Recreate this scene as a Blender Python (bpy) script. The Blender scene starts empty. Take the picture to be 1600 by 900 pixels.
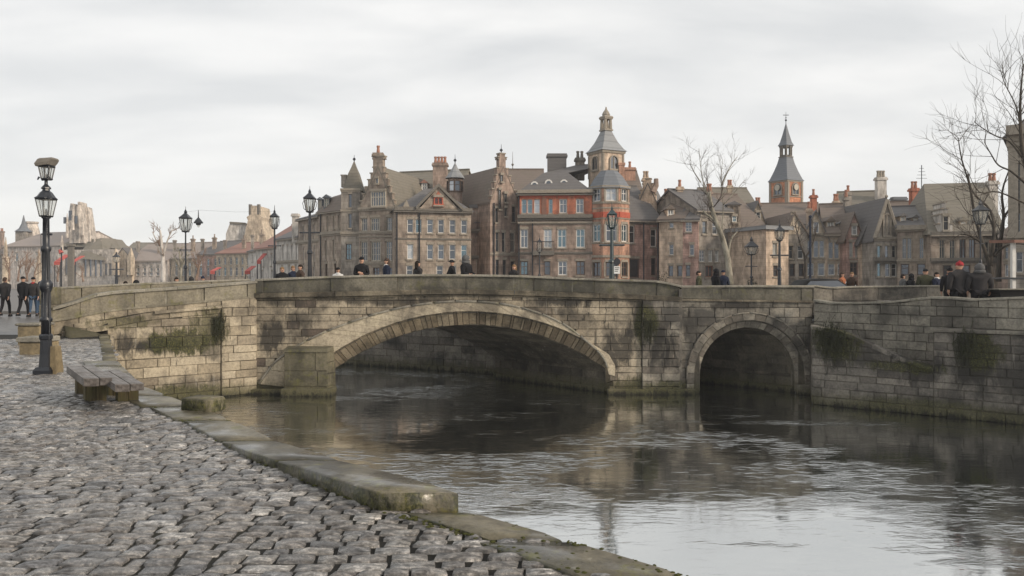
import bpy, math, random
from mathutils import Vector, Matrix, noise
from bisect import bisect_right

S = bpy.context.scene
C = S.collection
R = math.radians
rng = random.Random(7)
PI = math.pi

# ------------------------------------------------------------------ camera
F = 1200.0          # focal length in photo pixels (1600 wide)
CAMZ = 1.7          # eye height above the quay
HY = 440.0          # horizon row in the photo
cam_d = bpy.data.cameras.new('camera')
cam = bpy.data.objects.new('camera', cam_d)
C.objects.link(cam)
cam.location = (0, 0, CAMZ)
cam.rotation_euler = (R(90), 0, 0)
cam_d.sensor_width = 36
cam_d.lens = 36 * F / 1600
cam_d.shift_y = (HY - 450) / 1600
cam_d.clip_end = 4000
S.camera = cam

# ------------------------------------------------------------------ sun and sky
SUN_ELEV, SUN_AZ = R(24), R(118)          # azimuth clockwise from +Y: behind the camera, to the right
sund = bpy.data.lights.new('sun', 'SUN')
sund.energy = 2.3
sund.angle = R(10)
sund.color = (1.0, 0.86, 0.70)
sun = bpy.data.objects.new('sun', sund)
C.objects.link(sun)
sdir = Vector((math.sin(SUN_AZ) * math.cos(SUN_ELEV), math.cos(SUN_AZ) * math.cos(SUN_ELEV), math.sin(SUN_ELEV)))
sun.rotation_euler = sdir.to_track_quat('Z', 'Y').to_euler()
sun.location = sdir * 100

W = bpy.data.worlds.new('World')
S.world = W
W.use_nodes = True
nt = W.node_tree
nt.nodes.clear()
def wn(t): return nt.nodes.new(t)
out = wn('ShaderNodeOutputWorld'); bg = wn('ShaderNodeBackground')
sky = wn('ShaderNodeTexSky'); sky.sky_type = 'NISHITA'; sky.sun_disc = False
sky.sun_elevation = SUN_ELEV; sky.sun_rotation = SUN_AZ
tc = wn('ShaderNodeTexCoord'); sep = wn('ShaderNodeSeparateXYZ')
nt.links.new(tc.outputs['Generated'], sep.inputs[0])
def wmath(op, a, b=None):
    m = wn('ShaderNodeMath'); m.operation = op
    for i, x in enumerate((a, b)):
        if x is None: continue
        if isinstance(x, (int, float)): m.inputs[i].default_value = x
        else: nt.links.new(x, m.inputs[i])
    return m.outputs[0]
zz = wmath('ADD', wmath('MAXIMUM', sep.outputs[2], 0.0), 0.22)
cx = wmath('DIVIDE', sep.outputs[0], zz); cy = wmath('DIVIDE', sep.outputs[1], zz)
cmb = wn('ShaderNodeCombineXYZ')
nt.links.new(cx, cmb.inputs[0]); nt.links.new(wmath('MULTIPLY', cy, 2.0), cmb.inputs[1])
n1 = wn('ShaderNodeTexNoise'); n1.inputs['Scale'].default_value = 1.1; n1.inputs['Detail'].default_value = 6; n1.inputs['Roughness'].default_value = 0.5
n1.inputs['Distortion'].default_value = 0.25
nt.links.new(cmb.outputs[0], n1.inputs['Vector'])
rmp = wn('ShaderNodeValToRGB')
rmp.color_ramp.elements[0].position = 0.38; rmp.color_ramp.elements[0].color = (6.0, 6.08, 6.1, 1)
rmp.color_ramp.elements[1].position = 0.60; rmp.color_ramp.elements[1].color = (7.7, 7.65, 7.5, 1)
nt.links.new(n1.outputs['Fac'], rmp.inputs[0])
# brighter, warmer band close to the horizon, as under thin overcast
hz = wn('ShaderNodeMapRange'); hz.inputs['From Min'].default_value = 0.0; hz.inputs['From Max'].default_value = 0.3
hz.inputs['To Min'].default_value = 0.8; hz.inputs['To Max'].default_value = 0.0
nt.links.new(sep.outputs[2], hz.inputs[0])
mxh = wn('ShaderNodeMixRGB'); mxh.inputs[2].default_value = (7.5, 7.42, 7.22, 1)
nt.links.new(hz.outputs[0], mxh.inputs[0]); nt.links.new(rmp.outputs[0], mxh.inputs[1])
mx = wn('ShaderNodeMixRGB'); mx.inputs[0].default_value = 0.94
nt.links.new(sky.outputs[0], mx.inputs[1]); nt.links.new(mxh.outputs[0], mx.inputs[2])
nt.links.new(mx.outputs[0], bg.inputs[0]); bg.inputs[1].default_value = 0.1
nt.links.new(bg.outputs[0], out.inputs[0])

S.view_settings.view_transform = 'Standard'
S.view_settings.look = 'None'
S.view_settings.exposure = 0.36
S.view_settings.gamma = 1.0
S.render.engine = 'CYCLES'
S.cycles.max_bounces = 6
S.cycles.diffuse_bounces = 3
S.cycles.glossy_bounces = 3
S.cycles.transmission_bounces = 3
S.cycles.volume_bounces = 1
S.cycles.transparent_max_bounces = 6
S.cycles.sample_clamp_indirect = 4
S.cycles.use_denoising = True

WATER = -2.4
HAZE = 0.0005
TOWN = 0.12

# ------------------------------------------------------------------ small helpers
def P(px, py, Y):
    return Vector(((px - 800) / F * Y, Y, CAMZ - (py - HY) / F * Y))
def lerp(a, b, t): return a + (b - a) * t
def interp(pts):
    xs = [p[0] for p in pts]; ys = [p[1] for p in pts]
    def f(x):
        if x <= xs[0]: return ys[0]
        if x >= xs[-1]: return ys[-1]
        i = bisect_right(xs, x) - 1
        t = (x - xs[i]) / (xs[i + 1] - xs[i])
        return ys[i] + (ys[i + 1] - ys[i]) * t
    return f
def smooth_pts(pts, n=8):
    o = []
    for i in range(len(pts) - 1):
        p0 = pts[max(i - 1, 0)]; p1 = pts[i]; p2 = pts[i + 1]; p3 = pts[min(i + 2, len(pts) - 1)]
        for k in range(n):
            t = k / n
            o.append(tuple(0.5 * ((2 * b) + (-a + c) * t + (2 * a - 5 * b + 4 * c - d) * t * t + (-a + 3 * b - 3 * c + d) * t ** 3)
                           for a, b, c, d in zip(p0, p1, p2, p3)))
    o.append(tuple(pts[-1]))
    return o
def nz(x, y, z=0.0): return noise.noise(Vector((x, y, z)))

def tag(o, label=None, cat=None, group=None, kind=None):
    if label: o['label'] = label
    if cat: o['category'] = cat
    if group: o['group'] = group
    if kind: o['kind'] = kind
    return o
def empty(name, loc=(0, 0, 0), label=None, cat=None, group=None, rz=0.0):
    o = bpy.data.objects.new(name, None); C.objects.link(o)
    o.location = loc; o.rotation_euler = (0, 0, rz); o.empty_display_size = 0.3
    return tag(o, label, cat, group)

class MB:
    def __init__(s): s.v = []; s.f = []; s.m = []
    def add(s, verts, faces, mi=0):
        b = len(s.v); s.v += [tuple(v) for v in verts]
        s.f += [tuple(b + i for i in f) for f in faces]; s.m += [mi] * len(faces)
    def poly(s, verts, mi=0): s.add(verts, [tuple(range(len(verts)))], mi)
    def hexa(s, p, mi=0):     # p: 4 bottom then 4 top, counterclockwise from above
        s.add(p, [(3, 2, 1, 0), (4, 5, 6, 7), (0, 1, 5, 4), (1, 2, 6, 5), (2, 3, 7, 6), (3, 0, 4, 7)], mi)
    def box(s, x0, x1, y0, y1, z0, z1, mi=0):
        s.hexa([(x0, y0, z0), (x1, y0, z0), (x1, y1, z0), (x0, y1, z0), (x0, y0, z1), (x1, y0, z1), (x1, y1, z1), (x0, y1, z1)], mi)
    def wbox(s, w, u0, u1, d0, d1, z0, z1, mi=0):   # box in a wall frame, d = outwards
        s.hexa([w(u0, d1, z0), w(u1, d1, z0), w(u1, d0, z0), w(u0, d0, z0), w(u0, d1, z1), w(u1, d1, z1), w(u1, d0, z1), w(u0, d0, z1)], mi)
    def bevbox(s, x0, x1, y0, y1, z0, z1, b=0.01, mi=0):
        a = [(x0 + b, y0 + b), (x1 - b, y0 + b), (x1 - b, y1 - b), (x0 + b, y1 - b)]
        o = [(x0, y0), (x1, y0), (x1, y1), (x0, y1)]
        rings = [[(x, y, z0) for x, y in a], [(x, y, z0 + b) for x, y in o], [(x, y, z1 - b) for x, y in o], [(x, y, z1) for x, y in a]]
        s.loft(rings, mi)
    def loft(s, rings, mi=0, cap=True, close=True):
        b = len(s.v); n = len(rings[0])
        for r in rings: s.v += [tuple(p) for p in r]
        fs = []
        for i in range(len(rings) - 1):
            for j in range(n if close else n - 1):
                k = (j + 1) % n
                fs.append((b + i * n + j, b + i * n + k, b + (i + 1) * n + k, b + (i + 1) * n + j))
        if cap:
            fs.append(tuple(b + j for j in reversed(range(n))))
            fs.append(tuple(b + (len(rings) - 1) * n + j for j in range(n)))
        s.f += fs; s.m += [mi] * len(fs)
    def lathe(s, prof, c=(0, 0, 0), n=10, mi=0, rot=0.0, sx=1, sy=1):
        rings = [[(c[0] + r * sx * math.cos(rot + 2 * PI * j / n), c[1] + r * sy * math.sin(rot + 2 * PI * j / n), c[2] + z) for j in range(n)] for r, z in prof]
        s.loft(rings, mi)
    def tube(s, pts, rad, n=6, mi=0, cap=True):
        pts = [Vector(p) for p in pts]
        if not isinstance(rad, (list, tuple)): rad = [rad] * len(pts)
        rings = []
        prev = None
        for i, p in enumerate(pts):
            d = (pts[min(i + 1, len(pts) - 1)] - pts[max(i - 1, 0)])
            if d.length < 1e-9: d = Vector((0, 0, 1))
            d.normalize()
            a = prev if prev is not None else (Vector((1, 0, 0)) if abs(d.x) < 0.8 else Vector((0, 1, 0)))
            x = (a - d * a.dot(d))
            if x.length < 1e-6: x = d.orthogonal()
            x.normalize(); y = d.cross(x); prev = x
            rings.append([p + (x * math.cos(2 * PI * j / n) + y * math.sin(2 * PI * j / n)) * rad[i] for j in range(n)])
        s.loft(rings, mi, cap)
    def build(s, name, mats, parent=None, smooth=False, kind=None, origin=None):
        if not isinstance(mats, (list, tuple)): mats = [mats]
        me = bpy.data.meshes.new(name)
        off = Vector((0, 0, 0))
        if origin is not None:
            off = Vector(origin); vs = [tuple(Vector(v) - off) for v in s.v]
        else: vs = s.v
        me.from_pydata(vs, [], s.f)
        for m in mats: me.materials.append(m)
        if len(mats) > 1: me.polygons.foreach_set('material_index', s.m)
        if smooth: me.polygons.foreach_set('use_smooth', [True] * len(me.polygons))
        me.update()
        o = bpy.data.objects.new(name, me); C.objects.link(o)
        if origin is not None: o.location = off
        if parent is not None:
            o.parent = parent
            if origin is not None or True:
                o.matrix_parent_inverse = Matrix.Identity(4)
                if not parent.get('_local'):
                    o.location = o.location - world_loc(parent)
        if kind: o['kind'] = kind
        return o
def world_loc(o):
    l = Vector((0, 0, 0))
    while o is not None:
        l = l + Vector(o.location); o = o.parent
    return l

class Frame:
    """wall frame: w(u, d, z) -> world; d is positive towards the viewer"""
    def __init__(s, a, b):
        s.a = Vector((a[0], a[1], 0)); s.b = Vector((b[0], b[1], 0))
        s.U = (s.b - s.a).normalized(); s.L = (s.b - s.a).length
        s.N = Vector((s.U.y, -s.U.x, 0))
    def __call__(s, u, d, z): return s.a + s.U * u + s.N * d + Vector((0, 0, z))
    def u(s, px):
        k = (px - 800) / F
        return (k * s.a.y - s.a.x) / (s.U.x - k * s.U.y)
    def Y(s, px): return s.a.y + s.U.y * s.u(px)
    def z(s, px, py): return CAMZ - (py - HY) / F * s.Y(px)
    def uz(s, px, py): return (s.u(px), s.z(px, py))

def pix_size(vs):
    xs = []; ys = []
    for v in vs:
        Y = max(v[1], 0.5)
        xs.append(v[0] / Y * F); ys.append((v[2] - CAMZ) / Y * F)
    return max(xs) - min(xs), max(ys) - min(ys)
def emit(pieces, name, mat, parent, cap=300, stuffname=None, minpx=7, smooth=False, mats=None):
    """pieces: (verts, faces[, mi]).  The largest in the picture become objects, the rest one stuff mesh"""
    sc = []
    for i, p in enumerate(pieces):
        a, b = pix_size(p[0]); sc.append((a * b, max(a, b), i))
    sc.sort(reverse=True)
    keep = set(i for n_, (ar, mxx, i) in enumerate(sc) if n_ < cap and mxx >= minpx)
    rest = MB()
    objs = []
    for i, p in enumerate(pieces):
        if i in keep:
            m = MB(); m.add(p[0], p[1])
            c = sum((Vector(v) for v in p[0]), Vector()) / len(p[0])
            mt = p[2] if len(p) > 2 and p[2] else mat
            objs.append(m.build(name, mt, parent, smooth, origin=c))
        else: rest.add(p[0], p[1])
    if rest.f:
        rest.build(stuffname or (name + '_courses'), mat, parent, smooth, kind='stuff')
    return objs
# ------------------------------------------------------------------ materials
class NT:
    def __init__(s, name):
        s.m = bpy.data.materials.new(name); s.m.use_nodes = True
        s.t = s.m.node_tree; s.t.nodes.clear()
        s.out = s.n('ShaderNodeOutputMaterial'); s.p = s.n('ShaderNodeBsdfPrincipled')
        s.l(s.p.outputs[0], s.out.inputs[0])
    def n(s, t, **k):
        x = s.t.nodes.new(t)
        for a, b in k.items(): setattr(x, a, b)
        return x
    def l(s, a, b): s.t.links.new(a, b)
    def put(s, inp, v):
        if isinstance(v, (int, float)): inp.default_value = v
        elif isinstance(v, tuple):
            inp.default_value = (*v, 1) if len(v) == 3 and len(inp.default_value) == 4 else v
        else: s.l(v, inp)
    def math(s, op, a, b=0.0, clamp=False):
        x = s.n('ShaderNodeMath', operation=op, use_clamp=clamp); s.put(x.inputs[0], a); s.put(x.inputs[1], b); return x.outputs[0]
    def vmath(s, op, a, b): 
        x = s.n('ShaderNodeVectorMath', operation=op); s.put(x.inputs[0], a); s.put(x.inputs[1], b)
        return x.outputs['Value'] if op in ('LENGTH', 'DISTANCE', 'DOT_PRODUCT') else x.outputs[0]
    def pos(s): return s.n('ShaderNodeNewGeometry').outputs['Position']
    def noise(s, vec, scale, detail=4, rough=0.55, dist=0.0):
        x = s.n('ShaderNodeTexNoise'); x.inputs['Scale'].default_value = scale; x.inputs['Detail'].default_value = detail
        x.inputs['Roughness'].default_value = rough; x.inputs['Distortion'].default_value = dist
        if vec is not None: s.l(vec, x.inputs['Vector'])
        return x.outputs['Fac']
    def scale(s, vec, sc): return s.vmath('MULTIPLY', vec, sc)
    def ramp(s, f, stops, interp='LINEAR'):
        x = s.n('ShaderNodeValToRGB'); r = x.color_ramp; r.interpolation = interp
        while len(r.elements) < len(stops): r.elements.new(0.5)
        for e, (p, c) in zip(r.elements, stops):
            e.position = p; e.color = (*c, 1) if isinstance(c, tuple) else (c, c, c, 1)
        s.l(f, x.inputs[0]); return x.outputs[0]
    def mix(s, f, a, b, mode='MIX'):
        x = s.n('ShaderNodeMixRGB', blend_type=mode); s.put(x.inputs[0], f); s.put(x.inputs[1], a); s.put(x.inputs[2], b); return x.outputs[0]
    def rnd(s):
        o = s.n('ShaderNodeObjectInfo').outputs['Random']; g = s.n('ShaderNodeNewGeometry').outputs['Random Per Island']
        return s.math('FRACT', s.math('ADD', o, g))
    def range(s, v, a, b, c=0.0, d=1.0):
        x = s.n('ShaderNodeMapRange'); s.put(x.inputs[0], v)
        for i, q in enumerate((a, b, c, d)): x.inputs[i + 1].default_value = q
        return x.outputs[0]
    def bump(s, h, strength=0.4, dist=0.02, prev=None):
        x = s.n('ShaderNodeBump'); x.inputs['Strength'].default_value = strength; x.inputs['Distance'].default_value = dist
        s.l(h, x.inputs['Height'])
        if prev is not None: s.l(prev, x.inputs['Normal'])
        return x.outputs[0]
    def fin(s, col, rough, normal=None, spec=0.4, metal=0.0):
        s.put(s.p.inputs['Base Color'], col); s.put(s.p.inputs['Roughness'], rough)
        s.p.inputs['Specular IOR Level'].default_value = spec; s.p.inputs['Metallic'].default_value = metal
        if normal is not None: s.l(normal, s.p.inputs['Normal'])
        return s.m

def masonry_mat(name, stops, stain=(0.035, 0.033, 0.03), stain_amt=0.8, stain_lo=0.48, moss=(), waterline=True, mossgen=0.0, top_dark=0.0, rough=0.85, lichen=0.0, soot=(), side=0.0, wet=0.0):
    """weathered ashlar: tint per stone, sooty stains, vertical streaks, moss in given places and at the waterline"""
    t = NT(name); pos = t.pos()
    col = t.ramp(t.rnd(), stops)
    f1 = t.noise(pos, 14, 6, 0.65)
    col = t.mix(1.0, col, t.ramp(f1, [(0.25, 0.55), (0.5, 0.95), (0.75, 1.25)]), 'MULTIPLY')
    f0 = t.noise(pos, 2.2, 4, 0.6)
    col = t.mix(0.8, col, t.ramp(f0, [(0.3, (0.78, 0.76, 0.72)), (0.7, (1.12, 1.08, 1.0))]), 'MULTIPLY')
    # soot in broad blotches
    big = t.noise(t.scale(pos, (0.45, 0.45, 0.8)), 1.0, 5, 0.62, 0.6)
    mid = t.noise(t.scale(pos, (1.6, 1.6, 1.1)), 1.0, 5, 0.65, 0.3)
    s1 = t.math('ADD', t.math('MULTIPLY', big, 0.55), t.math('MULTIPLY', mid, 0.45))
    s1 = t.math('POWER', t.range(s1, stain_lo - .03, stain_lo + 0.12), 1.1)
    # runs of water
    run = t.noise(t.scale(pos, (5.0, 5.0, 0.35)), 1.0, 4, 0.6)
    s2 = t.math('MULTIPLY', t.range(run, 0.53, 0.68), t.range(big, 0.38, 0.62))
    st = t.math('MULTIPLY', t.math('MAXIMUM', s1, s2), stain_amt, True)
    col = t.mix(st, col, stain)
    sn = t.noise(t.scale(pos, (3.0, 3.0, 1.1)), 1.0, 7, 0.72, 0.4)
    for (c, rad, amt) in soot:
        v = t.vmath('DIVIDE', t.vmath('SUBTRACT', pos, c), rad); d = t.vmath('LENGTH', v, (0, 0, 0))
        g = t.math('MULTIPLY', t.range(t.math('ADD', t.math('MULTIPLY', t.range(d, 0.2, 1.0, 1.0, 0.0), 0.36), sn), 0.62, 0.78), amt)
        col = t.mix(g, col, (0.03, 0.028, 0.025))
    # pale lime runs
    run2 = t.noise(t.scale(pos, (7.0, 7.0, 0.5)), 1.0, 3, 0.6)
    col = t.mix(t.math('MULTIPLY', t.range(run2, 0.64, 0.74), 0.25), col, (0.42, 0.40, 0.35))
    if lichen:
        li = t.noise(pos, 3.3, 5, 0.7)
        col = t.mix(t.math('MULTIPLY', t.range(li, 0.56, 0.66), lichen), col, (0.13, 0.125, 0.035))
    mn = t.noise(t.scale(pos, (4.5, 4.5, 1.7)), 1.0, 8, 0.78, 0.5)
    mn2 = t.noise(pos, 22, 4, 0.7)
    mcol = t.ramp(mn2, [(0.35, (0.010, 0.010, 0.006)), (0.52, (0.035, 0.038, 0.014)), (0.68, (0.12, 0.11, 0.035))])
    tot = None
    for (c, rad, amt) in moss:
        v = t.vmath('SUBTRACT', pos, c); v = t.vmath('DIVIDE', v, rad); d = t.vmath('LENGTH', v, (0, 0, 0))
        g = t.range(d, 0.25, 1.0, 1.0, 0.0)
        g = t.math('MULTIPLY', t.range(t.math('ADD', t.math('MULTIPLY', g, 0.42), mn), 0.70, 0.82), amt)
        tot = g if tot is None else t.math('MAXIMUM', tot, g)
    if mossgen:
        g = t.math('MULTIPLY', t.range(mn, 0.58, 0.72), mossgen)
        tot = g if tot is None else t.math('MAXIMUM', tot, g)
    if side:
        sn_ = t.n('ShaderNodeSeparateXYZ'); t.l(t.n('ShaderNodeNewGeometry').outputs['True Normal'], sn_.inputs[0])
        g = t.math('MULTIPLY', t.math('MULTIPLY', t.range(sn_.outputs[2], 0.35, 0.8, 1.0, 0.0), t.range(mn, 0.40, 0.52)), side)
        tot = g if tot is None else t.math('MAXIMUM', tot, g)
    if tot is not None: col = t.mix(t.math('MULTIPLY', tot, 0.92), col, mcol)
    r_ = rough
    if waterline:
        sx = t.n('ShaderNodeSeparateXYZ'); t.l(pos, sx.inputs[0]); z = sx.outputs[2]
        w = t.math('ADD', z, t.math('MULTIPLY', t.math('SUBTRACT', mn, 0.5), 0.9))
        col = t.mix(t.range(w, WATER + 0.12, WATER + 0.55, 0.8, 0.0), col, t.mix(0.45, mcol, (0.11, 0.10, 0.055)))
        col = t.mix(t.range(w, WATER + 0.0, WATER + 0.16, 0.93, 0.0), col, (0.010, 0.010, 0.008))
    h = t.math('ADD', t.math('MULTIPLY', f1, 0.6), t.math('MULTIPLY', mn2, 0.4))
    nb = t.bump(h, 0.7, 0.025, t.bump(f0, 0.5, 0.06))
    if wet:
        wn2 = t.noise(pos, 1.6, 5, 0.6); t.l(t.math('MULTIPLY', t.range(wn2, 0.47, 0.6), wet), t.p.inputs['Coat Weight']); t.p.inputs['Coat Roughness'].default_value = 0.12
        t.l(t.bump(mn2, 0.4, 0.01), t.p.inputs['Coat Normal'])
    return t.fin(col, r_, nb, 0.25)

BEIGE = [(0.0, (0.307, 0.264, 0.203)), (0.3, (0.376, 0.329, 0.255)), (0.65, (0.455, 0.399, 0.315)), (0.9, (0.277, 0.240, 0.188)), (0.97, (0.139, 0.110, 0.092)), (1.0, (0.218, 0.190, 0.152))]
GREY = [(0.0, (0.20, 0.185, 0.16)), (0.35, (0.28, 0.26, 0.225)), (0.65, (0.35, 0.325, 0.28)), (0.85, (0.15, 0.135, 0.12)), (1.0, (0.24, 0.215, 0.18))]
DARKG = [(0.0, (0.115, 0.107, 0.098)), (0.4, (0.165, 0.155, 0.142)), (0.75, (0.22, 0.205, 0.185)), (1.0, (0.085, 0.078, 0.072))]

def c3(x): return (x[0], x[1], x[2])
# soot and moss places of the bridge (world metres)
def at28(px, py, rx, rz, a, Y=28.0): return (((px - 800) / F * Y, Y, CAMZ - (py - HY) / F * Y), (rx, 3.0, rz), a)
FSOOT = [at28(425, 525, .9, 1.0, .9), at28(470, 500, 1.1, .5, .6), at28(960, 545, 1.3, 1.2, .85), at28(1000, 500, .7, 1.3, .8), at28(880, 470, 2.2, .35, .9), at28(600, 470, 3.2, .25, .7), at28(450, 472, 1.2, .3, .7), at28(900, 500, 1.2, .6, .5)]
SSOOT = [at28(1035, 540, .8, 1.6, 1.0), at28(1080, 510, .6, .9, .7), at28(1160, 478, 2.4, .22, .8), at28(1250, 560, .5, 1.2, .6), at28(1010, 480, .5, .5, .8)]
WSOOT = [at28(240, 540, 1.6, .45, 1.0, 25.9), at28(330, 545, .5, .7, .7, 27), at28(190, 545, .4, .8, .8, 25), at28(215, 462, 2.0, .22, .5, 25.5), at28(300, 600, 1.6, .4, .5, 26.8)]
RSOOT = [at28(1300, 545, .9, 1.0, .9, 25.2), at28(1345, 560, .9, .5, .7, 24.6), at28(1440, 575, .8, .9, .9, 23.6), at28(1525, 570, .7, 1.4, 1.0, 22.6), at28(1590, 590, .6, 1.2, .7, 22), at28(1470, 630, 1.2, .5, .6, 23)]
M_front = masonry_mat('ashlar_front', BEIGE, stain=(0.049, 0.044, 0.036), stain_amt=0.8, stain_lo=0.465, soot=FSOOT, moss=[
    ((4.95, 28, 0.1), (0.75, 2.5, 1.7), 0.9), ((5.6, 28, -0.8), (0.5, 2.5, 1.6), 1.0), ((5.2, 28, -2.1), (2.6, 3, 0.7), 0.9),
    ((-7.4, 27.6, -1.9), (2.2, 3, 0.8), 0.9), ((-10.5, 27.5, -2.2), (3.5, 3, 0.6), 0.8)])
M_wing = masonry_mat('ashlar_wing', [(0.0, (0.285, 0.247, 0.188)), (0.4, (0.380, 0.335, 0.260)), (0.8, (0.428, 0.379, 0.298)), (0.93, (0.206, 0.176, 0.138)), (1.0, (0.269, 0.231, 0.179))],
    stain=(0.07, 0.06, 0.048), stain_amt=0.75, stain_lo=0.485, soot=WSOOT, moss=[
    ((-11.3, 26.3, -0.35), (1.9, 3, 0.8), 1.0), ((-10.6, 27.0, 0.1), (0.9, 3, 1.3), 0.8), ((-12.8, 25.5, 0.35), (1.5, 3, 0.4), 0.7), ((-11.5, 26, -2.2), (3.5, 4, 0.6), 0.9)])
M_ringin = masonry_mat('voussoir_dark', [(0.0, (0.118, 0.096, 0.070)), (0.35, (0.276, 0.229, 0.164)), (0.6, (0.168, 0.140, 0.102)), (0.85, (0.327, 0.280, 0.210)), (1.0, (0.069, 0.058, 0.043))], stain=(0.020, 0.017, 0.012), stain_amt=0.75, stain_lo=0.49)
M_ringout = masonry_mat('voussoir_light', [(0.0, (0.415, 0.365, 0.280)), (0.5, (0.495, 0.439, 0.340)), (1.0, (0.356, 0.309, 0.244))], stain=(0.089, 0.077, 0.061), stain_amt=0.75, stain_lo=0.485)
M_ringgrey = masonry_mat('voussoir_grey', GREY, stain=(0.050, 0.047, 0.042), stain_amt=0.75, stain_lo=0.47)
M_small = masonry_mat('ashlar_small_arch', GREY, stain=(0.045, 0.043, 0.04), stain_amt=0.85, stain_lo=0.45, soot=SSOOT, moss=[((5.0, 28, .3), (.6, 3, 1.0), 1.0), ((5.9, 28, -2.2), (2, 3, .5), .8)])
M_parapet = masonry_mat('parapet_stone', [(0.0, (0.135, 0.128, 0.105)), (0.5, (0.187, 0.175, 0.145)), (1.0, (0.101, 0.097, 0.081))], stain=(0.034, 0.033, 0.028), stain_amt=0.75, stain_lo=0.46, waterline=False, mossgen=0.35, lichen=0.3)
M_parwing = masonry_mat('parapet_stone_wing', [(0.0, (0.200, 0.182, 0.144)), (0.5, (0.267, 0.246, 0.197)), (1.0, (0.162, 0.148, 0.120))], stain=(0.057, 0.054, 0.043), stain_amt=0.6, stain_lo=0.50, waterline=False, lichen=0.45)
M_coping = masonry_mat('coping_stone', [(0.0, (0.213, 0.202, 0.174)), (1.0, (0.291, 0.277, 0.242))], stain=(0.068, 0.065, 0.058), stain_amt=0.6, stain_lo=0.5, waterline=False, lichen=0.4)
M_string = masonry_mat('string_course_stone', [(0.0, (0.15, 0.13, 0.10)), (1.0, (0.22, 0.195, 0.15))], stain=(0.022, 0.02, 0.016), stain_amt=0.85, stain_lo=0.46, waterline=False)
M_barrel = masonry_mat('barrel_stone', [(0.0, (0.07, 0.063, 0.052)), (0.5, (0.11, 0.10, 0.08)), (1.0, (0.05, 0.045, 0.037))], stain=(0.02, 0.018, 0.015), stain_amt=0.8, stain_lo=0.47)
M_right = masonry_mat('ashlar_quay_right', DARKG, stain=(0.022, 0.021, 0.02), stain_amt=0.85, stain_lo=0.47, soot=RSOOT, moss=[
    ((13.8, 22.6, -0.35), (0.75, 2, 1.1), 1.0), ((10.6, 25.2, -0.3), (1.1, 2, 1.1), 1.0), ((12.4, 24.0, -0.95), (2.0, 2, 0.35), 0.95), ((12.5, 23.5, -2.2), (5, 3, 0.5), 0.7)])
M_rparapet = masonry_mat('parapet_right', [(0.0, (0.20, 0.19, 0.165)), (0.5, (0.29, 0.275, 0.24)), (1.0, (0.15, 0.14, 0.125))], stain=(0.04, 0.038, 0.034), stain_amt=0.75, stain_lo=0.48, waterline=False)
M_mortar = masonry_mat('mortar_dark', [(0.0, (0.085, 0.077, 0.062)), (1.0, (0.11, 0.10, 0.08))], stain_amt=0.8, stain_lo=.47)
M_quayw = masonry_mat('quay_wall_stone', GREY, stain_amt=0.7)
M_kerb = masonry_mat('kerb_stone', [(0.0, (0.13, 0.118, 0.085)), (1.0, (0.21, 0.19, 0.14))], stain=(0.035, 0.033, 0.027), stain_amt=0.85, stain_lo=0.45, waterline=False, mossgen=1.0, lichen=0.8, rough=0.4, side=1.0, wet=0.9)
M_blockmoss = masonry_mat('mossy_block_stone', [(0.0, (0.17, 0.155, 0.11)), (1.0, (0.22, 0.20, 0.14))], stain=(0.035, 0.032, 0.024), stain_amt=0.8, stain_lo=0.46, waterline=False, mossgen=0.9, lichen=0.7, side=1.0)
M_blockstone = masonry_mat('sandy_block_stone', [(0.0, (0.28, 0.225, 0.14)), (1.0, (0.34, 0.28, 0.18))], stain=(0.07, 0.06, 0.045), stain_amt=0.6, waterline=False)
M_cutw = masonry_mat('cutwater_stone', [(0.0, (0.12, 0.112, 0.08)), (1.0, (0.18, 0.165, 0.12))], stain=(0.04, 0.038, 0.028), stain_amt=0.85, stain_lo=0.45, mossgen=0.5, lichen=0.5)

def cobble_mat():
    """riven setts: flaky layered tops, wet and glossy in places"""
    t = NT('wet_cobble'); pos = t.pos(); r = t.rnd()
    col = t.ramp(r, [(0.0, (0.07, 0.067, 0.066)), (0.3, (0.14, 0.128, 0.115)), (0.55, (0.21, 0.195, 0.175)), (0.75, (0.12, 0.103, 0.088)), (0.88, (0.29, 0.275, 0.255)), (1.0, (0.09, 0.09, 0.096))])
    f1 = t.noise(pos, 34, 6, 0.7); f2 = t.noise(pos, 7, 4, 0.6); big = t.noise(pos, 0.55, 3, 0.6)
    st = t.noise(t.scale(pos, (9, 30, 12)), 1.0, 6, 0.72, 0.8)
    col = t.mix(1.0, col, t.ramp(f1, [(0.32, 0.4), (0.5, 0.95), (0.68, 1.8)]), 'MULTIPLY')
    col = t.mix(1.0, col, t.ramp(st, [(0.37, 0.3), (0.5, 1.0), (0.62, 2.2)]), 'MULTIPLY')  # pale peaks of grain and flake streaks also paint wet highlights into the colour
    col = t.mix(t.math('MULTIPLY', t.range(f2, 0.55, 0.66), 0.35), col, (0.36, 0.345, 0.32))
    col = t.mix(t.math('MULTIPLY', t.range(big, 0.5, 0.62), 0.25), col, (0.06, 0.055, 0.05))
    wet = t.math('ADD', t.math('ADD', t.math('MULTIPLY', f2, 0.3), t.math('MULTIPLY', big, 0.3)), t.math('MULTIPLY', st, 0.4))
    rough = t.range(wet, 0.43, 0.55, 0.55, 0.2)
    h = t.math('ADD', t.math('MULTIPLY', f1, 0.35), st)
    nb = t.bump(h, 1.0, 0.03, t.bump(f2, 0.6, 0.03))
    t.l(t.math('MULTIPLY', t.range(wet, 0.46, 0.53), 0.8), t.p.inputs['Coat Weight']); t.p.inputs['Coat Roughness'].default_value = 0.12; t.p.inputs['Coat IOR'].default_value = 1.6
    t.l(t.bump(st, 0.8, 0.016), t.p.inputs['Coat Normal'])
    return t.fin(col, rough, nb, 0.8)
M_cobble = cobble_mat()
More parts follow.
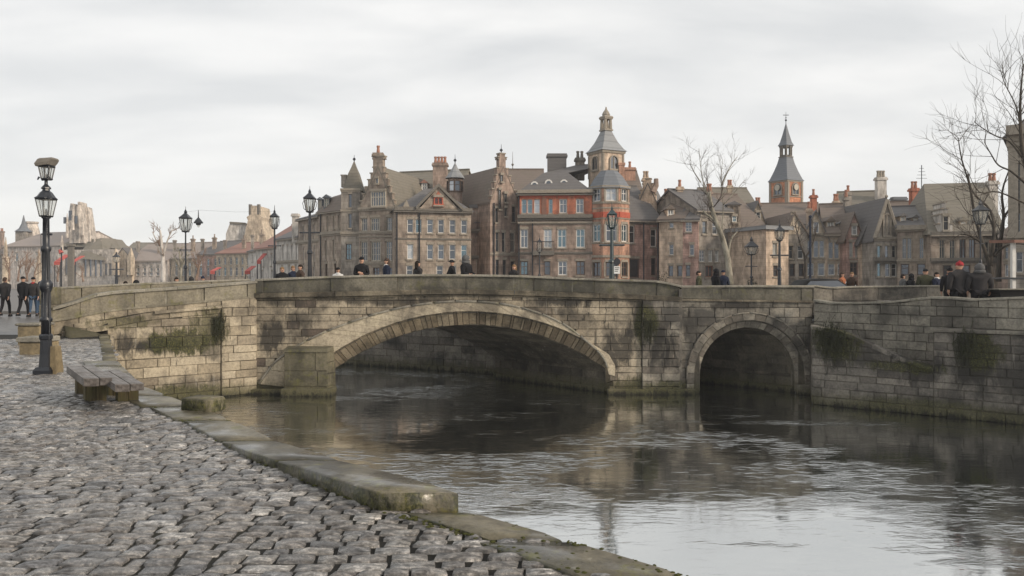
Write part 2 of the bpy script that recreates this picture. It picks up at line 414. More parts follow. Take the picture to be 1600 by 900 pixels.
def soil_mat(name, a, b, rough=0.8, moss=0.3, sc=1.0):
    t = NT(name); pos = t.pos(); f = t.noise(pos, 9 * sc, 6, 0.7); g = t.noise(pos, 0.7 * sc, 4, 0.6)
    col = t.mix(f, a, b)
    col = t.mix(t.math('MULTIPLY', t.range(g, 0.5, 0.62), moss), col, (0.055, 0.058, 0.02))
    return t.fin(col, rough, t.bump(f, 0.7, 0.02), 0.3)
M_joint = soil_mat('joint_earth', (0.006, 0.0055, 0.005), (0.018, 0.016, 0.012), 0.9, 0.12)
M_town = soil_mat('town_paving', (0.11, 0.105, 0.10), (0.17, 0.16, 0.15), 0.6, 0.0)
M_bank = soil_mat('earth_bank', (0.035, 0.033, 0.018), (0.10, 0.09, 0.06), 0.9, 0.6)
M_mossclump = soil_mat('moss_clump', (0.02, 0.024, 0.006), (0.085, 0.085, 0.022), 0.95, 0.2, 4)

def water_mat():
    t = NT('river_water'); pos = t.pos()
    lo = t.noise(t.scale(pos, (0.16, 0.30, 1)), 1.0, 3, 0.6, 0.5)         # calm and ruffled patches
    mask = t.range(lo, 0.47, 0.62, 0.05, 1.0)
    w1 = t.noise(t.scale(pos, (2.3, 6.6, 1)), 1.0, 4, 0.55, 0.6)
    w2 = t.noise(t.scale(pos, (5.0, 13.0, 1)), 1.0, 4, 0.6, 0.8)
    w3 = t.noise(t.scale(pos, (0.5, 1.1, 1)), 1.0, 3, 0.5, 0.3)
    w2s = t.math('POWER', w2, 1.6)
    w1s = t.math('POWER', t.range(w1, 0.50, 0.78), 1.3)
    h = t.math('ADD', t.math('MULTIPLY', w1s, 0.9), t.math('MULTIPLY', w2s, 0.22))
    h = t.math('ADD', t.math('MULTIPLY', h, mask), t.math('MULTIPLY', w3, 0.24))
    nb = t.bump(h, 1.0, 0.034)
    gl = t.n('ShaderNodeBsdfAnisotropic') if False else t.n('ShaderNodeBsdfGlossy')
    gl.inputs['Color'].default_value = (0.93, 0.94, 0.93, 1); gl.inputs['Roughness'].default_value = 0.045
    t.l(nb, gl.inputs['Normal'])
    t.fin((0.006, 0.009, 0.008), 0.25, nb, 0.3)
    mixs = t.n('ShaderNodeMixShader')
    lw = t.n('ShaderNodeFresnel'); lw.inputs['IOR'].default_value = 2.3; t.l(nb, lw.inputs['Normal'])
    t.l(t.math('ADD', t.math('MULTIPLY', lw.outputs[0], 0.5), 0.57, True), mixs.inputs[0])
    t.l(t.p.outputs[0], mixs.inputs[1]); t.l(gl.outputs[0], mixs.inputs[2]); t.l(mixs.outputs[0], t.out.inputs[0])
    return t.m
M_water = water_mat()

def plain(name, col, rough=0.6, spec=0.4, metal=0.0, vary=0.25, sc=6, bump=0.2, dist=0.01):
    t = NT(name); pos = t.pos(); f = t.noise(pos, sc, 5, 0.65)
    c = t.mix(1.0, col, t.ramp(f, [(0.25, 1 - vary), (0.75, 1 + vary)]), 'MULTIPLY')
    return t.fin(c, rough, t.bump(f, bump, dist), spec, metal)
def wall_mat(name, base, alt, blockh=0.32, blockw=0.75, contrast=0.8, dirt=0.55, mortar=0.6):
    """town walls seen from far: small stones or bricks, soot, weather"""
    t = NT(name); pos = t.pos()
    s = t.n('ShaderNodeSeparateXYZ'); t.l(pos, s.inputs[0])
    c = t.n('ShaderNodeCombineXYZ'); t.l(t.math('ADD', s.outputs[0], t.math('MULTIPLY', s.outputs[1], 0.8)), c.inputs[0]); t.l(s.outputs[2], c.inputs[1])
    b = t.n('ShaderNodeTexBrick'); b.inputs['Scale'].default_value = 1.0; b.inputs['Brick Width'].default_value = blockw; b.inputs['Row Height'].default_value = blockh
    b.inputs['Mortar Size'].default_value = 0.012; b.inputs['Mortar Smooth'].default_value = 0.3
    b.inputs['Color1'].default_value = (*base, 1); b.inputs['Color2'].default_value = (*alt, 1); b.inputs['Mortar'].default_value = (*[x * mortar for x in base], 1)
    t.l(c.outputs[0], b.inputs['Vector'])
    f = t.noise(t.scale(pos, (0.5, 0.5, 0.35)), 1.0, 5, 0.65, 0.4); f2 = t.noise(t.scale(pos, (2.4, 2.4, 0.9)), 1.0, 5, 0.65)
    col = t.mix(1.0, b.outputs[0], t.ramp(f2, [(0.32, 0.55), (0.5, 0.98), (0.68, 1.45)]), 'MULTIPLY')
    col = t.mix(t.math('MULTIPLY', t.range(f, 0.48, 0.66), dirt), col, (0.07, 0.06, 0.052))
    return t.fin(col, 0.85, t.bump(b.outputs['Fac'], 0.3, 0.03), 0.25)
def flatmap(m):
    return m
M_deck = wall_mat('road_setts', (0.12, 0.11, 0.10), (0.085, 0.08, 0.075), 0.3, 0.45)
M_deck.node_tree.nodes['Principled BSDF'].inputs['Roughness'].default_value = 0.4
W_TAUPE = wall_mat('wall_taupe', (0.352, 0.290, 0.229), (0.288, 0.232, 0.191))
W_BROWN = wall_mat('wall_brown', (0.338, 0.254, 0.206), (0.260, 0.197, 0.161))
W_GREYB = wall_mat('wall_greybrown', (0.318, 0.283, 0.241), (0.245, 0.218, 0.190))
W_SAND = wall_mat('wall_sand', (0.537, 0.421, 0.319), (0.436, 0.341, 0.262), dirt=0.4)
W_ROSE = wall_mat('wall_rose', (0.450, 0.290, 0.240), (0.363, 0.240, 0.204), 0.2, 0.5, dirt=0.4)
W_RED = wall_mat('wall_red_brick', (0.44, 0.165, 0.10), (0.35, 0.135, 0.09), 0.12, 0.3, dirt=0.25)
W_ORANGE = wall_mat('wall_orange_brick', (0.47, 0.27, 0.19), (0.39, 0.23, 0.165), 0.12, 0.3, dirt=0.3)
W_CHURCH = wall_mat('wall_church_brick', (0.56, 0.25, 0.14), (0.46, 0.21, 0.125), 0.25, 0.6, dirt=0.3)
W_FARPALE = wall_mat('wall_far_pale', (0.56, 0.50, 0.45), (0.50, 0.44, 0.39), 0.4, 0.9, dirt=0.25, mortar=0.9)
W_PALE = wall_mat('wall_pale', (0.538, 0.504, 0.459), (0.470, 0.437, 0.398), dirt=0.3, mortar=0.85)
W_CREAM = wall_mat('wall_cream', (0.515, 0.426, 0.325), (0.448, 0.370, 0.280), dirt=0.35)
W_CLIFF = wall_mat('wall_weathered_cathedral', (0.567, 0.503, 0.438), (0.463, 0.412, 0.361), 0.6, 1.4, dirt=0.5)
def roof_mat(name, a, b, row=0.28, moss=0.2):
    t = NT(name); pos = t.pos(); s = t.n('ShaderNodeSeparateXYZ'); t.l(pos, s.inputs[0])
    w = t.math('FRACT', t.math('DIVIDE', s.outputs[2], row))
    f = t.noise(t.scale(pos, (0.8, 0.8, 0.8)), 1.0, 5, 0.65); f2 = t.noise(t.scale(pos, (3.5, 3.5, 6)), 1.0, 4, 0.6)
    col = t.mix(f2, a, b)
    col = t.mix(t.math('MULTIPLY', t.range(f, 0.5, 0.68), moss), col, (0.11, 0.10, 0.07))
    col = t.mix(t.math('MULTIPLY', t.range(w, 0.0, 0.25, 1, 0), 0.35), col, (0.03, 0.028, 0.027))
    return t.fin(col, 0.7, t.bump(w, 0.3, 0.03), 0.35)
RF_SLATE = roof_mat('roof_slate', (0.097, 0.092, 0.092), (0.153, 0.144, 0.140))
RF_BROWN = roof_mat('roof_brown_tile', (0.126, 0.099, 0.083), (0.187, 0.150, 0.123), moss=0.4)
RF_RED = roof_mat('roof_red_tile', (0.243, 0.123, 0.096), (0.318, 0.175, 0.134))
RF_BLUE = roof_mat('roof_blue_slate', (0.119, 0.132, 0.151), (0.187, 0.196, 0.210), moss=0.05)
RF_LEAD = roof_mat('roof_lead', (0.198, 0.207, 0.216), (0.277, 0.282, 0.286), 0.6, 0.1)
RF_OLIVE = roof_mat('roof_olive', (0.150, 0.135, 0.109), (0.211, 0.189, 0.152), moss=0.5)

RF_FAR = roof_mat('roof_far_pale', (0.26, 0.215, 0.19), (0.33, 0.28, 0.25))
def glass_mat(name, col, refl=0.35, tint=(0.75, 0.85, 1.0)):
    t = NT(name); pos = t.pos(); f = t.noise(pos, 1.7, 3, 0.6)
    c = t.mix(1.0, col, t.ramp(f, [(0.3, 0.55), (0.7, 1.35)]), 'MULTIPLY')
    t.fin(c, 0.35, None, 0.5)
    g = t.n('ShaderNodeBsdfGlossy'); g.inputs['Roughness'].default_value = 0.08; g.inputs['Color'].default_value = (*tint, 1)
    t.l(t.bump(f, 0.15, 0.08), g.inputs['Normal'])
    m = t.n('ShaderNodeMixShader'); m.inputs[0].default_value = refl
    t.l(t.p.outputs[0], m.inputs[1]); t.l(g.outputs[0], m.inputs[2]); t.l(m.outputs[0], t.out.inputs[0])
    return t.m
G_DARK = glass_mat('glass_dark', (0.018, 0.02, 0.024), 0.10)
G_MID = glass_mat('glass_mid', (0.025, 0.03, 0.035), 0.14)
G_BLUE = glass_mat('glass_blue', (0.022, 0.05, 0.065), 0.16, (0.6, 0.85, 1.0))
G_CURT = glass_mat('glass_curtain', (0.36, 0.36, 0.34), 0.2)
M_white = plain('paint_white', (0.62, 0.60, 0.56), 0.5, vary=0.15)
M_cream = plain('paint_cream', (0.42, 0.38, 0.31), 0.6, vary=0.15)
M_wood = plain('paint_brown', (0.12, 0.08, 0.06), 0.6)
M_trim = plain('trim_stone', (0.27, 0.235, 0.19), 0.85, vary=0.3)
M_trimd = plain('trim_stone_dark', (0.15, 0.135, 0.115), 0.85, vary=0.3)
M_trimred = plain('trim_red', (0.42, 0.10, 0.06), 0.8, vary=0.3)
M_pot = plain('terracotta_pot', (0.34, 0.17, 0.115), 0.8)
M_iron = plain('painted_iron', (0.010, 0.012, 0.017), 0.38, 0.6, vary=0.4, sc=20, bump=0.5, dist=0.006)
M_ironb = plain('painted_iron_green', (0.02, 0.04, 0.045), 0.4, 0.6, vary=0.3)
M_rust = plain('weathered_plinth', (0.18, 0.14, 0.08), 0.9, vary=0.4, sc=14)
def lampglass():
    t = NT('lamp_glass'); f = t.noise(t.pos(), 5, 4, 0.6)
    t.fin((0.55, 0.54, 0.50), 0.25, None, 0.5)
    tr = t.n('ShaderNodeBsdfTransparent'); tr.inputs[0].default_value = (0.93, 0.94, 0.93, 1)
    m = t.n('ShaderNodeMixShader'); t.l(t.range(f, 0.3, 0.7, 0.12, 0.35), m.inputs[0])
    t.l(tr.outputs[0], m.inputs[1]); t.l(t.p.outputs[0], m.inputs[2]); t.l(m.outputs[0], t.out.inputs[0])
    return t.m
M_lglass = lampglass()
def wood_mat():
    t = NT('weathered_oak'); o = t.n('ShaderNodeTexCoord').outputs['Object']
    mp = t.n('ShaderNodeMapping'); mp.inputs['Rotation'].default_value = (0, 0, R(-35.8)); t.l(o, mp.inputs[0])
    g = t.noise(t.scale(mp.outputs[0], (26, 1.6, 26)), 1.0, 6, 0.65, 0.4); b = t.noise(o, 3, 4, 0.6)
    col = t.ramp(g, [(0.3, (0.045, 0.037, 0.032)), (0.5, (0.12, 0.103, 0.09)), (0.7, (0.19, 0.17, 0.155))])
    col = t.mix(t.math('MULTIPLY', t.range(b, 0.5, 0.7), 0.4), col, (0.05, 0.042, 0.035))
    return t.fin(col, t.range(b, 0.35, 0.65, 0.38, 0.65), t.bump(g, 0.7, 0.01), 0.5)
M_oak = wood_mat()
def legwood():
    t = NT('mossy_leg_timber'); pos = t.pos(); g = t.noise(t.scale(pos, (22, 22, 2)), 1.0, 5, 0.65); m = t.noise(pos, 4, 4, 0.6)
    col = t.ramp(g, [(0.3, (0.03, 0.024, 0.014)), (0.7, (0.15, 0.12, 0.06))])
    col = t.mix(t.math('MULTIPLY', t.range(m, 0.45, 0.6), 0.5), col, (0.08, 0.082, 0.03))
    return t.fin(col, 0.8, t.bump(g, 0.8, 0.012), 0.3)
M_leg = legwood()
def bark(name, a, b, sc=6):
    t = NT(name); pos = t.pos(); f = t.noise(t.scale(pos, (sc, sc, sc * 0.35)), 1.0, 5, 0.65)
    return t.fin(t.ramp(f, [(0.35, a), (0.65, b)]), 0.9, t.bump(f, 0.6, 0.02), 0.2)
BK_DARK = bark('bark_dark', (0.028, 0.024, 0.02), (0.085, 0.072, 0.058))
BK_TWIG = bark('bark_twig', (0.06, 0.05, 0.042), (0.12, 0.10, 0.085))
BK_PALE = bark('bark_pale', (0.10, 0.09, 0.068), (0.38, 0.35, 0.28), 3.5)
BK_WHITE = bark('bark_white', (0.30, 0.27, 0.24), (0.62, 0.58, 0.53), 2.2)
BK_BROWN = bark('bark_brown_twig', (0.15, 0.10, 0.075), (0.28, 0.20, 0.15))
def cloth(name, c, rough=0.9): return plain(name, c, rough, 0.2, vary=0.3, sc=9, bump=0.3, dist=0.01)
CL = {'black': cloth('cloth_black', (0.012, 0.012, 0.014)), 'charcoal': cloth('cloth_charcoal', (0.032, 0.030, 0.031)), 'navy': cloth('cloth_navy', (0.015, 0.02, 0.04)),
      'grey': cloth('cloth_grey', (0.10, 0.10, 0.10)), 'jeans': cloth('cloth_jeans', (0.05, 0.085, 0.14)), 'brown': cloth('cloth_brown', (0.06, 0.04, 0.03)),
      'white': cloth('cloth_white', (0.6, 0.59, 0.57)), 'red': cloth('cloth_red', (0.3, 0.03, 0.035)), 'orange': cloth('cloth_orange', (0.32, 0.12, 0.06)), 'blonde': cloth('hair_blonde', (0.20, 0.12, 0.06)),
      'hair': cloth('hair_dark', (0.02, 0.014, 0.01)), 'skin': plain('skin', (0.46, 0.27, 0.19), 0.6, 0.3, vary=0.1), 'shoe': cloth('shoe_black', (0.01, 0.01, 0.01), 0.5), 'olive': cloth('cloth_olive', (0.06, 0.06, 0.035))}
M_carp = plain('car_paint_dark', (0.015, 0.015, 0.015), 0.7, 0.15, vary=0.05)
M_carw = plain('car_paint_white', (0.6, 0.6, 0.6), 0.25, 0.6, vary=0.05)
M_rubber = plain('rubber', (0.015, 0.015, 0.015), 0.8)
M_awn = plain('awning_red', (0.42, 0.09, 0.075), 0.8, vary=0.3)
M_copper = plain('rust_brown_roof', (0.20, 0.10, 0.07), 0.6)
M_leafy = plain('evergreen_bush', (0.024, 0.026, 0.012), 0.9, vary=0.5)
M_signw = plain('sign_white', (0.7, 0.7, 0.68), 0.5, vary=0.05)
# ------------------------------------------------------------------ people prototypes (meshes only; figures are placed further down)
def skin_mesh(name, verts, edges, rad, root=0, sub=1):
    me = bpy.data.meshes.new(name); me.from_pydata(verts, edges, []); o = bpy.data.objects.new(name, me); C.objects.link(o)
    sk = o.modifiers.new('s', 'SKIN'); sk.use_smooth_shade = True
    lay = me.skin_vertices[0].data
    for i, r in enumerate(rad):
        lay[i].radius = r if isinstance(r, tuple) else (r, r); lay[i].use_root = (i == root)
    if sub: ss = o.modifiers.new('u', 'SUBSURF'); ss.levels = sub; ss.render_levels = sub
    dg = bpy.context.evaluated_depsgraph_get(); dg.update()
    out = bpy.data.meshes.new_from_object(o.evaluated_get(dg)); out.name = name
    bpy.data.objects.remove(o)
    return out
def person_meshes(pose):
    """pose: 'stand', 'walk', 'fold', 'lean' -> body, coat, trousers, shoes"""
    st = {'walk': .20, 'stand': .02, 'fold': .0, 'lean': .03}[pose]
    lean = {'lean': -.06}.get(pose, 0)
    V = []; E = []; Rr = []
    def v(p, r, link=None):
        V.append(p); Rr.append(r); i = len(V) - 1
        if link is not None: E.append((link, i))
        return i
    J = {}
    pel = v((0, 0, .95), (.13, .10)); ch = v((0, lean, 1.22), (.135, .10), pel); up = v((0, lean * 1.4, 1.40), (.12, .085), ch); nk = v((0, lean * 1.5, 1.50), .052, up)
    hl = v((0, lean * 1.5 - .012, 1.575), (.062, .068), nk); hm = v((0, lean * 1.5, 1.655), (.074, .088), hl); ht = v((0, lean * 1.5 + .01, 1.715), (.06, .07), hm)
    v((0, lean * 1.5 - .105, 1.625), .013, hm)
    for s in (-1, 1): v((s * .085, lean * 1.5 + .01, 1.63), .016, hm)
    arms = {}
    for s in (-1, 1):
        sw = s * (1 if pose == 'walk' else 0)
        if pose in ('stand', 'walk'): el = (s * .235, .03 - sw * .10, 1.13); wr = (s * .23, -.03 - sw * .2, .88)
        elif pose == 'fold': el = (s * .25, -.03, 1.14); wr = (s * .03, -.20, 1.16 + .03 * s)
        else: el = (s * .26, -.10, 1.15); wr = (s * .20, -.30, 1.08)
        sh = v((s * .165, lean * 1.4, 1.40), .058, up); e = v(el, .042, sh); w = v(wr, .027, e)
        d = (Vector(wr) - Vector(el)).normalized(); pm = Vector(wr) + d * .055; pw = v(tuple(pm), (.032, .018), w)
        side = d.cross(Vector((s, 0, .01))).normalized()
        for k, (off, L) in enumerate(((-.026, .065), (-.009, .078), (.009, .073), (.026, .055))):
            b = pm + side * off + d * .02; a = v(tuple(b), .0095, pw); m_ = v(tuple(b + d * L * .55 + Vector((-s * .008, 0, 0))), .0085, a); v(tuple(b + d * L + Vector((-s * .022, 0, 0))), .007, m_)
        tb = pm + side * -.035 - d * .02; a = v(tuple(tb), .010, w); v(tuple(tb + side * -.018 + d * .035), .008, a)
        arms[s] = (el, wr)
    legs = {}
    for s in (-1, 1):
        y = s * st; kn = (s * .095, -abs(y) * .25 - (.03 if y < 0 else -.0) + y * .45, .50); an = (s * .095, y + (.03 if s > 0 and pose == 'walk' else 0), .09 + (.05 if s > 0 and pose == 'walk' else 0))
        hp = v((s * .09, 0, .88), .085, pel); k = v(kn, .056, hp); a = v(an, .038, k); v((s * .1, an[1] - .12, an[2] - .055), (.035, .025), a)
        legs[s] = (kn, an)
    body = skin_mesh('body', V, E, Rr)
    # coat
    V, E, Rr = [], [], []
    pel = v((0, 0, .92), (.175, .135)); lo = v((0, 0, .76), (.19, .15), pel); ch = v((0, lean, 1.20), (.18, .14), pel); up = v((0, lean * 1.4, 1.40), (.19, .145), ch); nn = v((0, lean * 1.45, 1.50), (.105, .10), up); v((0, lean * 1.5, 1.555), (.075, .075), nn)
    for s in (-1, 1):
        sh = v((s * .175, lean * 1.4, 1.39), .10, up); e = v(arms[s][0], .062, sh); v(tuple(Vector(arms[s][0]).lerp(Vector(arms[s][1]), .97)), .044, e)
    coat = skin_mesh('coat', V, E, Rr)
    V, E, Rr = [], [], []
    pel = v((0, 0, .93), (.14, .11))
    for s in (-1, 1):
        hp = v((s * .09, 0, .86), .10, pel); k = v(legs[s][0], .072, hp); v(tuple(Vector(legs[s][1]) + Vector((0, 0, .01))), .056, k)
    tr = skin_mesh('trousers', V, E, Rr)
    m = MB()
    for s in (-1, 1):
        an = legs[s][1]; z = an[2] - .09
        m.loft([[(an[0] + x * .048 * sc, an[1] + y_, z + h) for x, y_ in ((-1, .06), (-1, -.08), (-.7, -.17), (0, -.2), (.7, -.17), (1, -.08), (1, .06), (0, .085))] for sc, h in ((1, 0), (1.02, .03), (.85, .065), (.6, .10))])
    sh = bpy.data.meshes.new('shoes'); sh.from_pydata(m.v, [], m.f)
    hx = (0, lean * 1.5)
    return dict(body=body, coat=coat, trousers=tr, shoes=sh, head=(0, lean * 1.5, 1.655))
PROTO = {k: person_meshes(k) for k in ('stand', 'walk', 'fold', 'lean')}
def head_gear(kind):
    m = MB(); n = 10
    def el(rx, ry, rz, zc, yc, z0, z1, k=6):
        rings = []
        for i in range(k + 1):
            z = lerp(z0, z1, i / k); q = max(0.02, 1 - ((z - zc) / rz) ** 2) ** .5
            rings.append([(rx * q * math.cos(2 * PI * j / n), yc + ry * q * math.sin(2 * PI * j / n), z) for j in range(n)])
        m.loft(rings)
    if kind == 'short': el(.088, .098, .10, 0.02, .016, .01, .118); el(.083, .06, .1, -.02, .055, -.075, .05)
    if kind == 'cap': el(.092, .104, .10, .03, .01, .02, .128); m.hexa([(-.07, -.16, .035), (.07, -.16, .035), (.08, -.06, .03), (-.08, -.06, .03), (-.065, -.155, .05), (.065, -.155, .05), (.08, -.06, .055), (-.08, -.06, .055)])
    if kind == 'beanie': el(.094, .106, .115, .03, .01, .0, .142); m.lathe([(.02, .13), (.03, .15), (.02, .17)], (0, 0.01, 0), 6)
    if kind == 'long': el(.09, .10, .10, .02, .016, .005, .12); el(.098, .075, .26, -.08, .06, -.27, .06)
    if kind == 'hood': el(.125, .13, .16, -.01, .03, -.15, .145); el(.15, .13, .1, -.13, .03, -.2, -.08)
    if kind == 'hat': el(.095, .105, .10, .03, .01, .02, .135); m.lathe([(.15, .03), (.155, .04), (.09, .055)], (0, .01, 0), 12)
    me = bpy.data.meshes.new(kind); me.from_pydata(m.v, [], m.f); me.polygons.foreach_set('use_smooth', [True] * len(m.f)); return me
GEAR = {k: head_gear(k) for k in ('short', 'cap', 'beanie', 'long', 'hood', 'hat')}
GEARNAME = dict(short='hair', long='hair', cap='cap', beanie='beanie', hood='hood', hat='hat')
def person(px, Y, base, top, rz, pose, gear, gearm, coatm, trm, label, bulk=1.0, bag=None, group='pedestrians', scarf=None):
    """a person whose crown reaches photo row `top`; faces the camera at rz=0"""
    x = (px - 800) / F * Y; H = CAMZ - (top - HY) / F * Y - base; s = H / 1.80; pr = PROTO[pose]
    t = empty('person', (x, Y, base), label, 'person', group, rz); t.scale = (s * bulk, s * bulk ** .5, s)
    for nm, mat in (('body', CL['skin']), ('coat', CL[coatm]), ('trousers', CL[trm]), ('shoes', CL['shoe'])):
        me = pr[nm]
        if not me.materials: me.materials.append(mat)
        o = bpy.data.objects.new(nm, me); C.objects.link(o); o.parent = t; o.material_slots[0].link = 'OBJECT'; o.material_slots[0].material = mat
    me = GEAR[gear]
    if not me.materials: me.materials.append(CL[gearm])
    o = bpy.data.objects.new(GEARNAME[gear], me); C.objects.link(o); o.parent = t; o.location = pr['head']; o.material_slots[0].link = 'OBJECT'; o.material_slots[0].material = CL[gearm]
    if bulk > 1.05: o.scale = (1 / bulk ** .5, 1, 1)
    hy = pr['head'][1]
    m = MB()
    for sx in (-1, 1): m.lathe([(.003, -.009), (.01, 0), (.003, .009)], (sx * .031, hy - .083, 1.665), 6)
    e = m.build('eyes', CL['hair'], None, kind=None); e.parent = t
    m = MB(); m.tube([(-.024, hy - .083, 1.60), (0, hy - .089, 1.597), (.024, hy - .083, 1.60)], [.003, .006, .003], 5)
    e = m.build('mouth', CL['red'] if False else CL['brown'], None); e.parent = t
    if scarf:
        m = MB(); m.lathe([(.08, 1.44), (.105, 1.47), (.10, 1.51), (.07, 1.54)], (0, hy, 0), 10); e = m.build('scarf', CL[scarf], None); e.parent = t
    if bag:
        m = MB(); m.loft([[(.2, -.08, .72), (.32, -.08, .72), (.32, .14, .72), (.2, .14, .72)], [(.2, -.1, .8), (.34, -.1, .8), (.34, .16, .8), (.2, .16, .8)], [(.21, -.08, .98), (.31, -.08, .98), (.31, .14, .98), (.21, .14, .98)]]); m.tube([(.27, -.03, .98), (.2, 0, 1.2), (.1, 0, 1.44), (-.05, .02, 1.46)], .012, 4)
        e = m.build('shoulder_bag', CL[bag], None); e.parent = t
    return t
# ------------------------------------------------------------------ the setting: water, ground
def struct(mb, name, mat, **k): return mb.build(name, mat, kind='structure', **k)
m = MB(); m.poly([(-260, -30, WATER), (260, -30, WATER), (260, 200, WATER), (-260, 200, WATER)])
water = struct(m, 'water', M_water)
m = MB(); m.poly([(-260, -30, WATER - 1.6), (260, -30, WATER - 1.6), (260, 200, WATER - 1.6), (-260, 200, WATER - 1.6)])
struct(m, 'riverbed', M_bank)

EDGE = [(3.0, 2.0), (1.0, 4.43), (0.22, 5.165), (-0.30, 5.62), (-0.62, 5.95), (-1.9, 7.35), (-3.7, 9.7), (-5.95, 12.4), (-8.55, 16.6), (-13.1, 24.9)]
edge_x = interp([(p[1], p[0]) for p in EDGE])       # x of the quay edge at a given y
quay = empty('quay', (-5, 8, 0)); tag(quay, kind='structure')
m = MB()
ed = [(6.5, -2.5)] + EDGE
for i in range(len(ed) - 1):
    (x0, y0), (x1, y1) = ed[i], ed[i + 1]
    m.poly([(-45, y0, -0.022), (x0, y0, -0.022), (x1, y1, -0.022), (-45, y1, -0.022)])
m.build('bedding', M_joint, quay)
m = MB(); m.poly([(-60, 24.9, -0.03), (-13.1, 24.9, -0.03), (-15.2, 27.5, -0.03), (-24, 41, -0.03), (-60, 41, -0.03)])
m.poly([(-60, -3, -0.03), (-45.2, -3, -0.03), (-45.2, 24.9, -0.03), (-60, 24.9, -0.03)])
struct(m, 'pavement', M_deck)
# quay wall down to the water
m = MB()
for i in range(len(ed) - 1):
    (x0, y0), (x1, y1) = ed[i], ed[i + 1]
    m.poly([(x0 - .06, y0 - .03, -4), (x0 - .06, y0 - .03, -0.05), (x1 - .06, y1 - .03, -0.05), (x1 - .06, y1 - .03, -4)])
m.build('wall_core', M_mortar, quay)
pcs = []
for i in range(len(ed) - 1):
    a = Vector(ed[i]); b = Vector(ed[i + 1]); L = (b - a).length; n = max(1, round(L / 0.8)); d = (b - a) / n
    nrm = Vector((d.y, -d.x)).normalized()
    z = -0.17
    for row in range(6):
        h = 0.38
        for k in range(n):
            p = a + d * (k + 0.01); q = a + d * (k + 0.985); o = nrm * rng.uniform(0.0, 0.02)
            bb = MB(); bb.hexa([(p.x + o.x, p.y + o.y, z - h + .012), (q.x + o.x, q.y + o.y, z - h + .012), (q.x - nrm.x * .1, q.y - nrm.y * .1, z - h + .012), (p.x - nrm.x * .1, p.y - nrm.y * .1, z - h + .012),
                                (p.x + o.x, p.y + o.y, z), (q.x + o.x, q.y + o.y, z), (q.x - nrm.x * .1, q.y - nrm.y * .1, z), (p.x - nrm.x * .1, p.y - nrm.y * .1, z)])
            pcs.append((bb.v, bb.f))
        z -= h
allm = MB()
for v, f in pcs: allm.add(v, f)
allm.build('wall_courses', M_quayw, quay, kind='stuff')

# cobbles -------------------------------------------------------------
def cobble(cs, h, seed):
    """irregular set stone: 5x5 grid over the quad cs, domed, rough, sunk rim"""
    n = 5; vs = []
    cen = sum((Vector(c) for c in cs), Vector((0, 0))) / 4
    tilt = (nz(seed, 1.5) * .010, nz(2.5, seed) * .011)
    for j in range(n + 1):
        for i in range(n + 1):
            u = i / n; v = j / n
            uu = (u - .5) * 2; vv = (v - .5) * 2
            # round the corners
            k = 1 - 0.03 * (abs(uu) * abs(vv)) ** 2.0
            uu2, vv2 = uu * k, vv * k
            u2, v2 = uu2 / 2 + .5, vv2 / 2 + .5
            p = Vector(cs[0]) * (1 - u2) * (1 - v2) + Vector(cs[1]) * u2 * (1 - v2) + Vector(cs[2]) * u2 * v2 + Vector(cs[3]) * (1 - u2) * v2
            rim = i in (0, n) or j in (0, n)
            if rim:
                p = p + Vector((nz(p.x * 9, p.y * 9, seed), nz(p.y * 9, p.x * 9, seed + 5))) * 0.012
                z = -0.05
            else:
                ring1 = i in (1, n - 1) or j in (1, n - 1)
                if ring1:
                    p = cen + (p - cen) * 1.48
                z = h + 0.007 * (1 - max(abs(uu), abs(vv))) + 0.008 * nz(p.x * 9, p.y * 9, seed) + tilt[0] * uu + tilt[1] * vv - (0.010 if ring1 else 0)
            vs.append((p.x, p.y, z))
    fs = []
    for j in range(n):
        for i in range(n):
            a = j * (n + 1) + i; fs.append((a, a + 1, a + n + 2, a + n + 1))
    return vs, fs
r2 = random.Random(11)
cob = []
KW = 0.62                                        # width of the kerb band
kdir = Vector((-.664, .748)); kin = Vector((-1.0, 0.0))
y = 2.9; row = 0
def warp(x, y): return y + 0.07 * nz(x * 0.4, y * 0.4, 3.1) + 0.02 * nz(x * 1.7, y * 1.7, 8.0) + 0.03 * (x + 4)
while y < 23:
    d = r2.uniform(0.10, 0.14) if y < 9 else r2.uniform(0.125, 0.17) if y < 13 else r2.uniform(.16, .22)
    x = -0.70 * y - 1.5 + r2.uniform(0, .3); xend = edge_x(y) - (.42 if y < 5.6 else .52 if y < 16.4 else .2)
    while x < xend:
        w = r2.uniform(0.15, 0.33) * (1 if y < 12 else 1.15)
        g = 0.0045
        j = lambda s=0.007: r2.uniform(-s, s)
        c = [(x + g + j(), warp(x, y) + g + j()), (x + w - g + j(), warp(x + w, y) + g + j()), (x + w - g + j(), warp(x + w, y + d) - g + j()), (x + g + j(), warp(x, y + d) - g + j())]
        sk = 0.05 * nz(x * 2, y * 2, 1)
        c[2] = (c[2][0] + sk, c[2][1]); c[3] = (c[3][0] + sk, c[3][1])
        if r2.random() < 0.1 and w > 0.24:      # a stone split in two
            mx_ = x + w * r2.uniform(.4, .6)
            c1 = [c[0], (mx_ - g, c[0][1]), (mx_ - g + sk, c[3][1]), c[3]]; c2 = [(mx_ + g, c[1][1]), c[1], c[2], (mx_ + g + sk, c[2][1])]
            quads = [c1, c2]
        else: quads = [c]
        for q in quads:
            und = 0.006 * nz(q[0][0] * .8, q[0][1] * .8, 2.0)
            cob.append(cobble(q, und - 0.002 + r2.uniform(-.006, .007), r2.random() * 50))
        x += w
    y += d; row += 1
emit(cob, 'cobblestone', M_cobble, quay, 300, 'cobbles', 9, smooth=True)

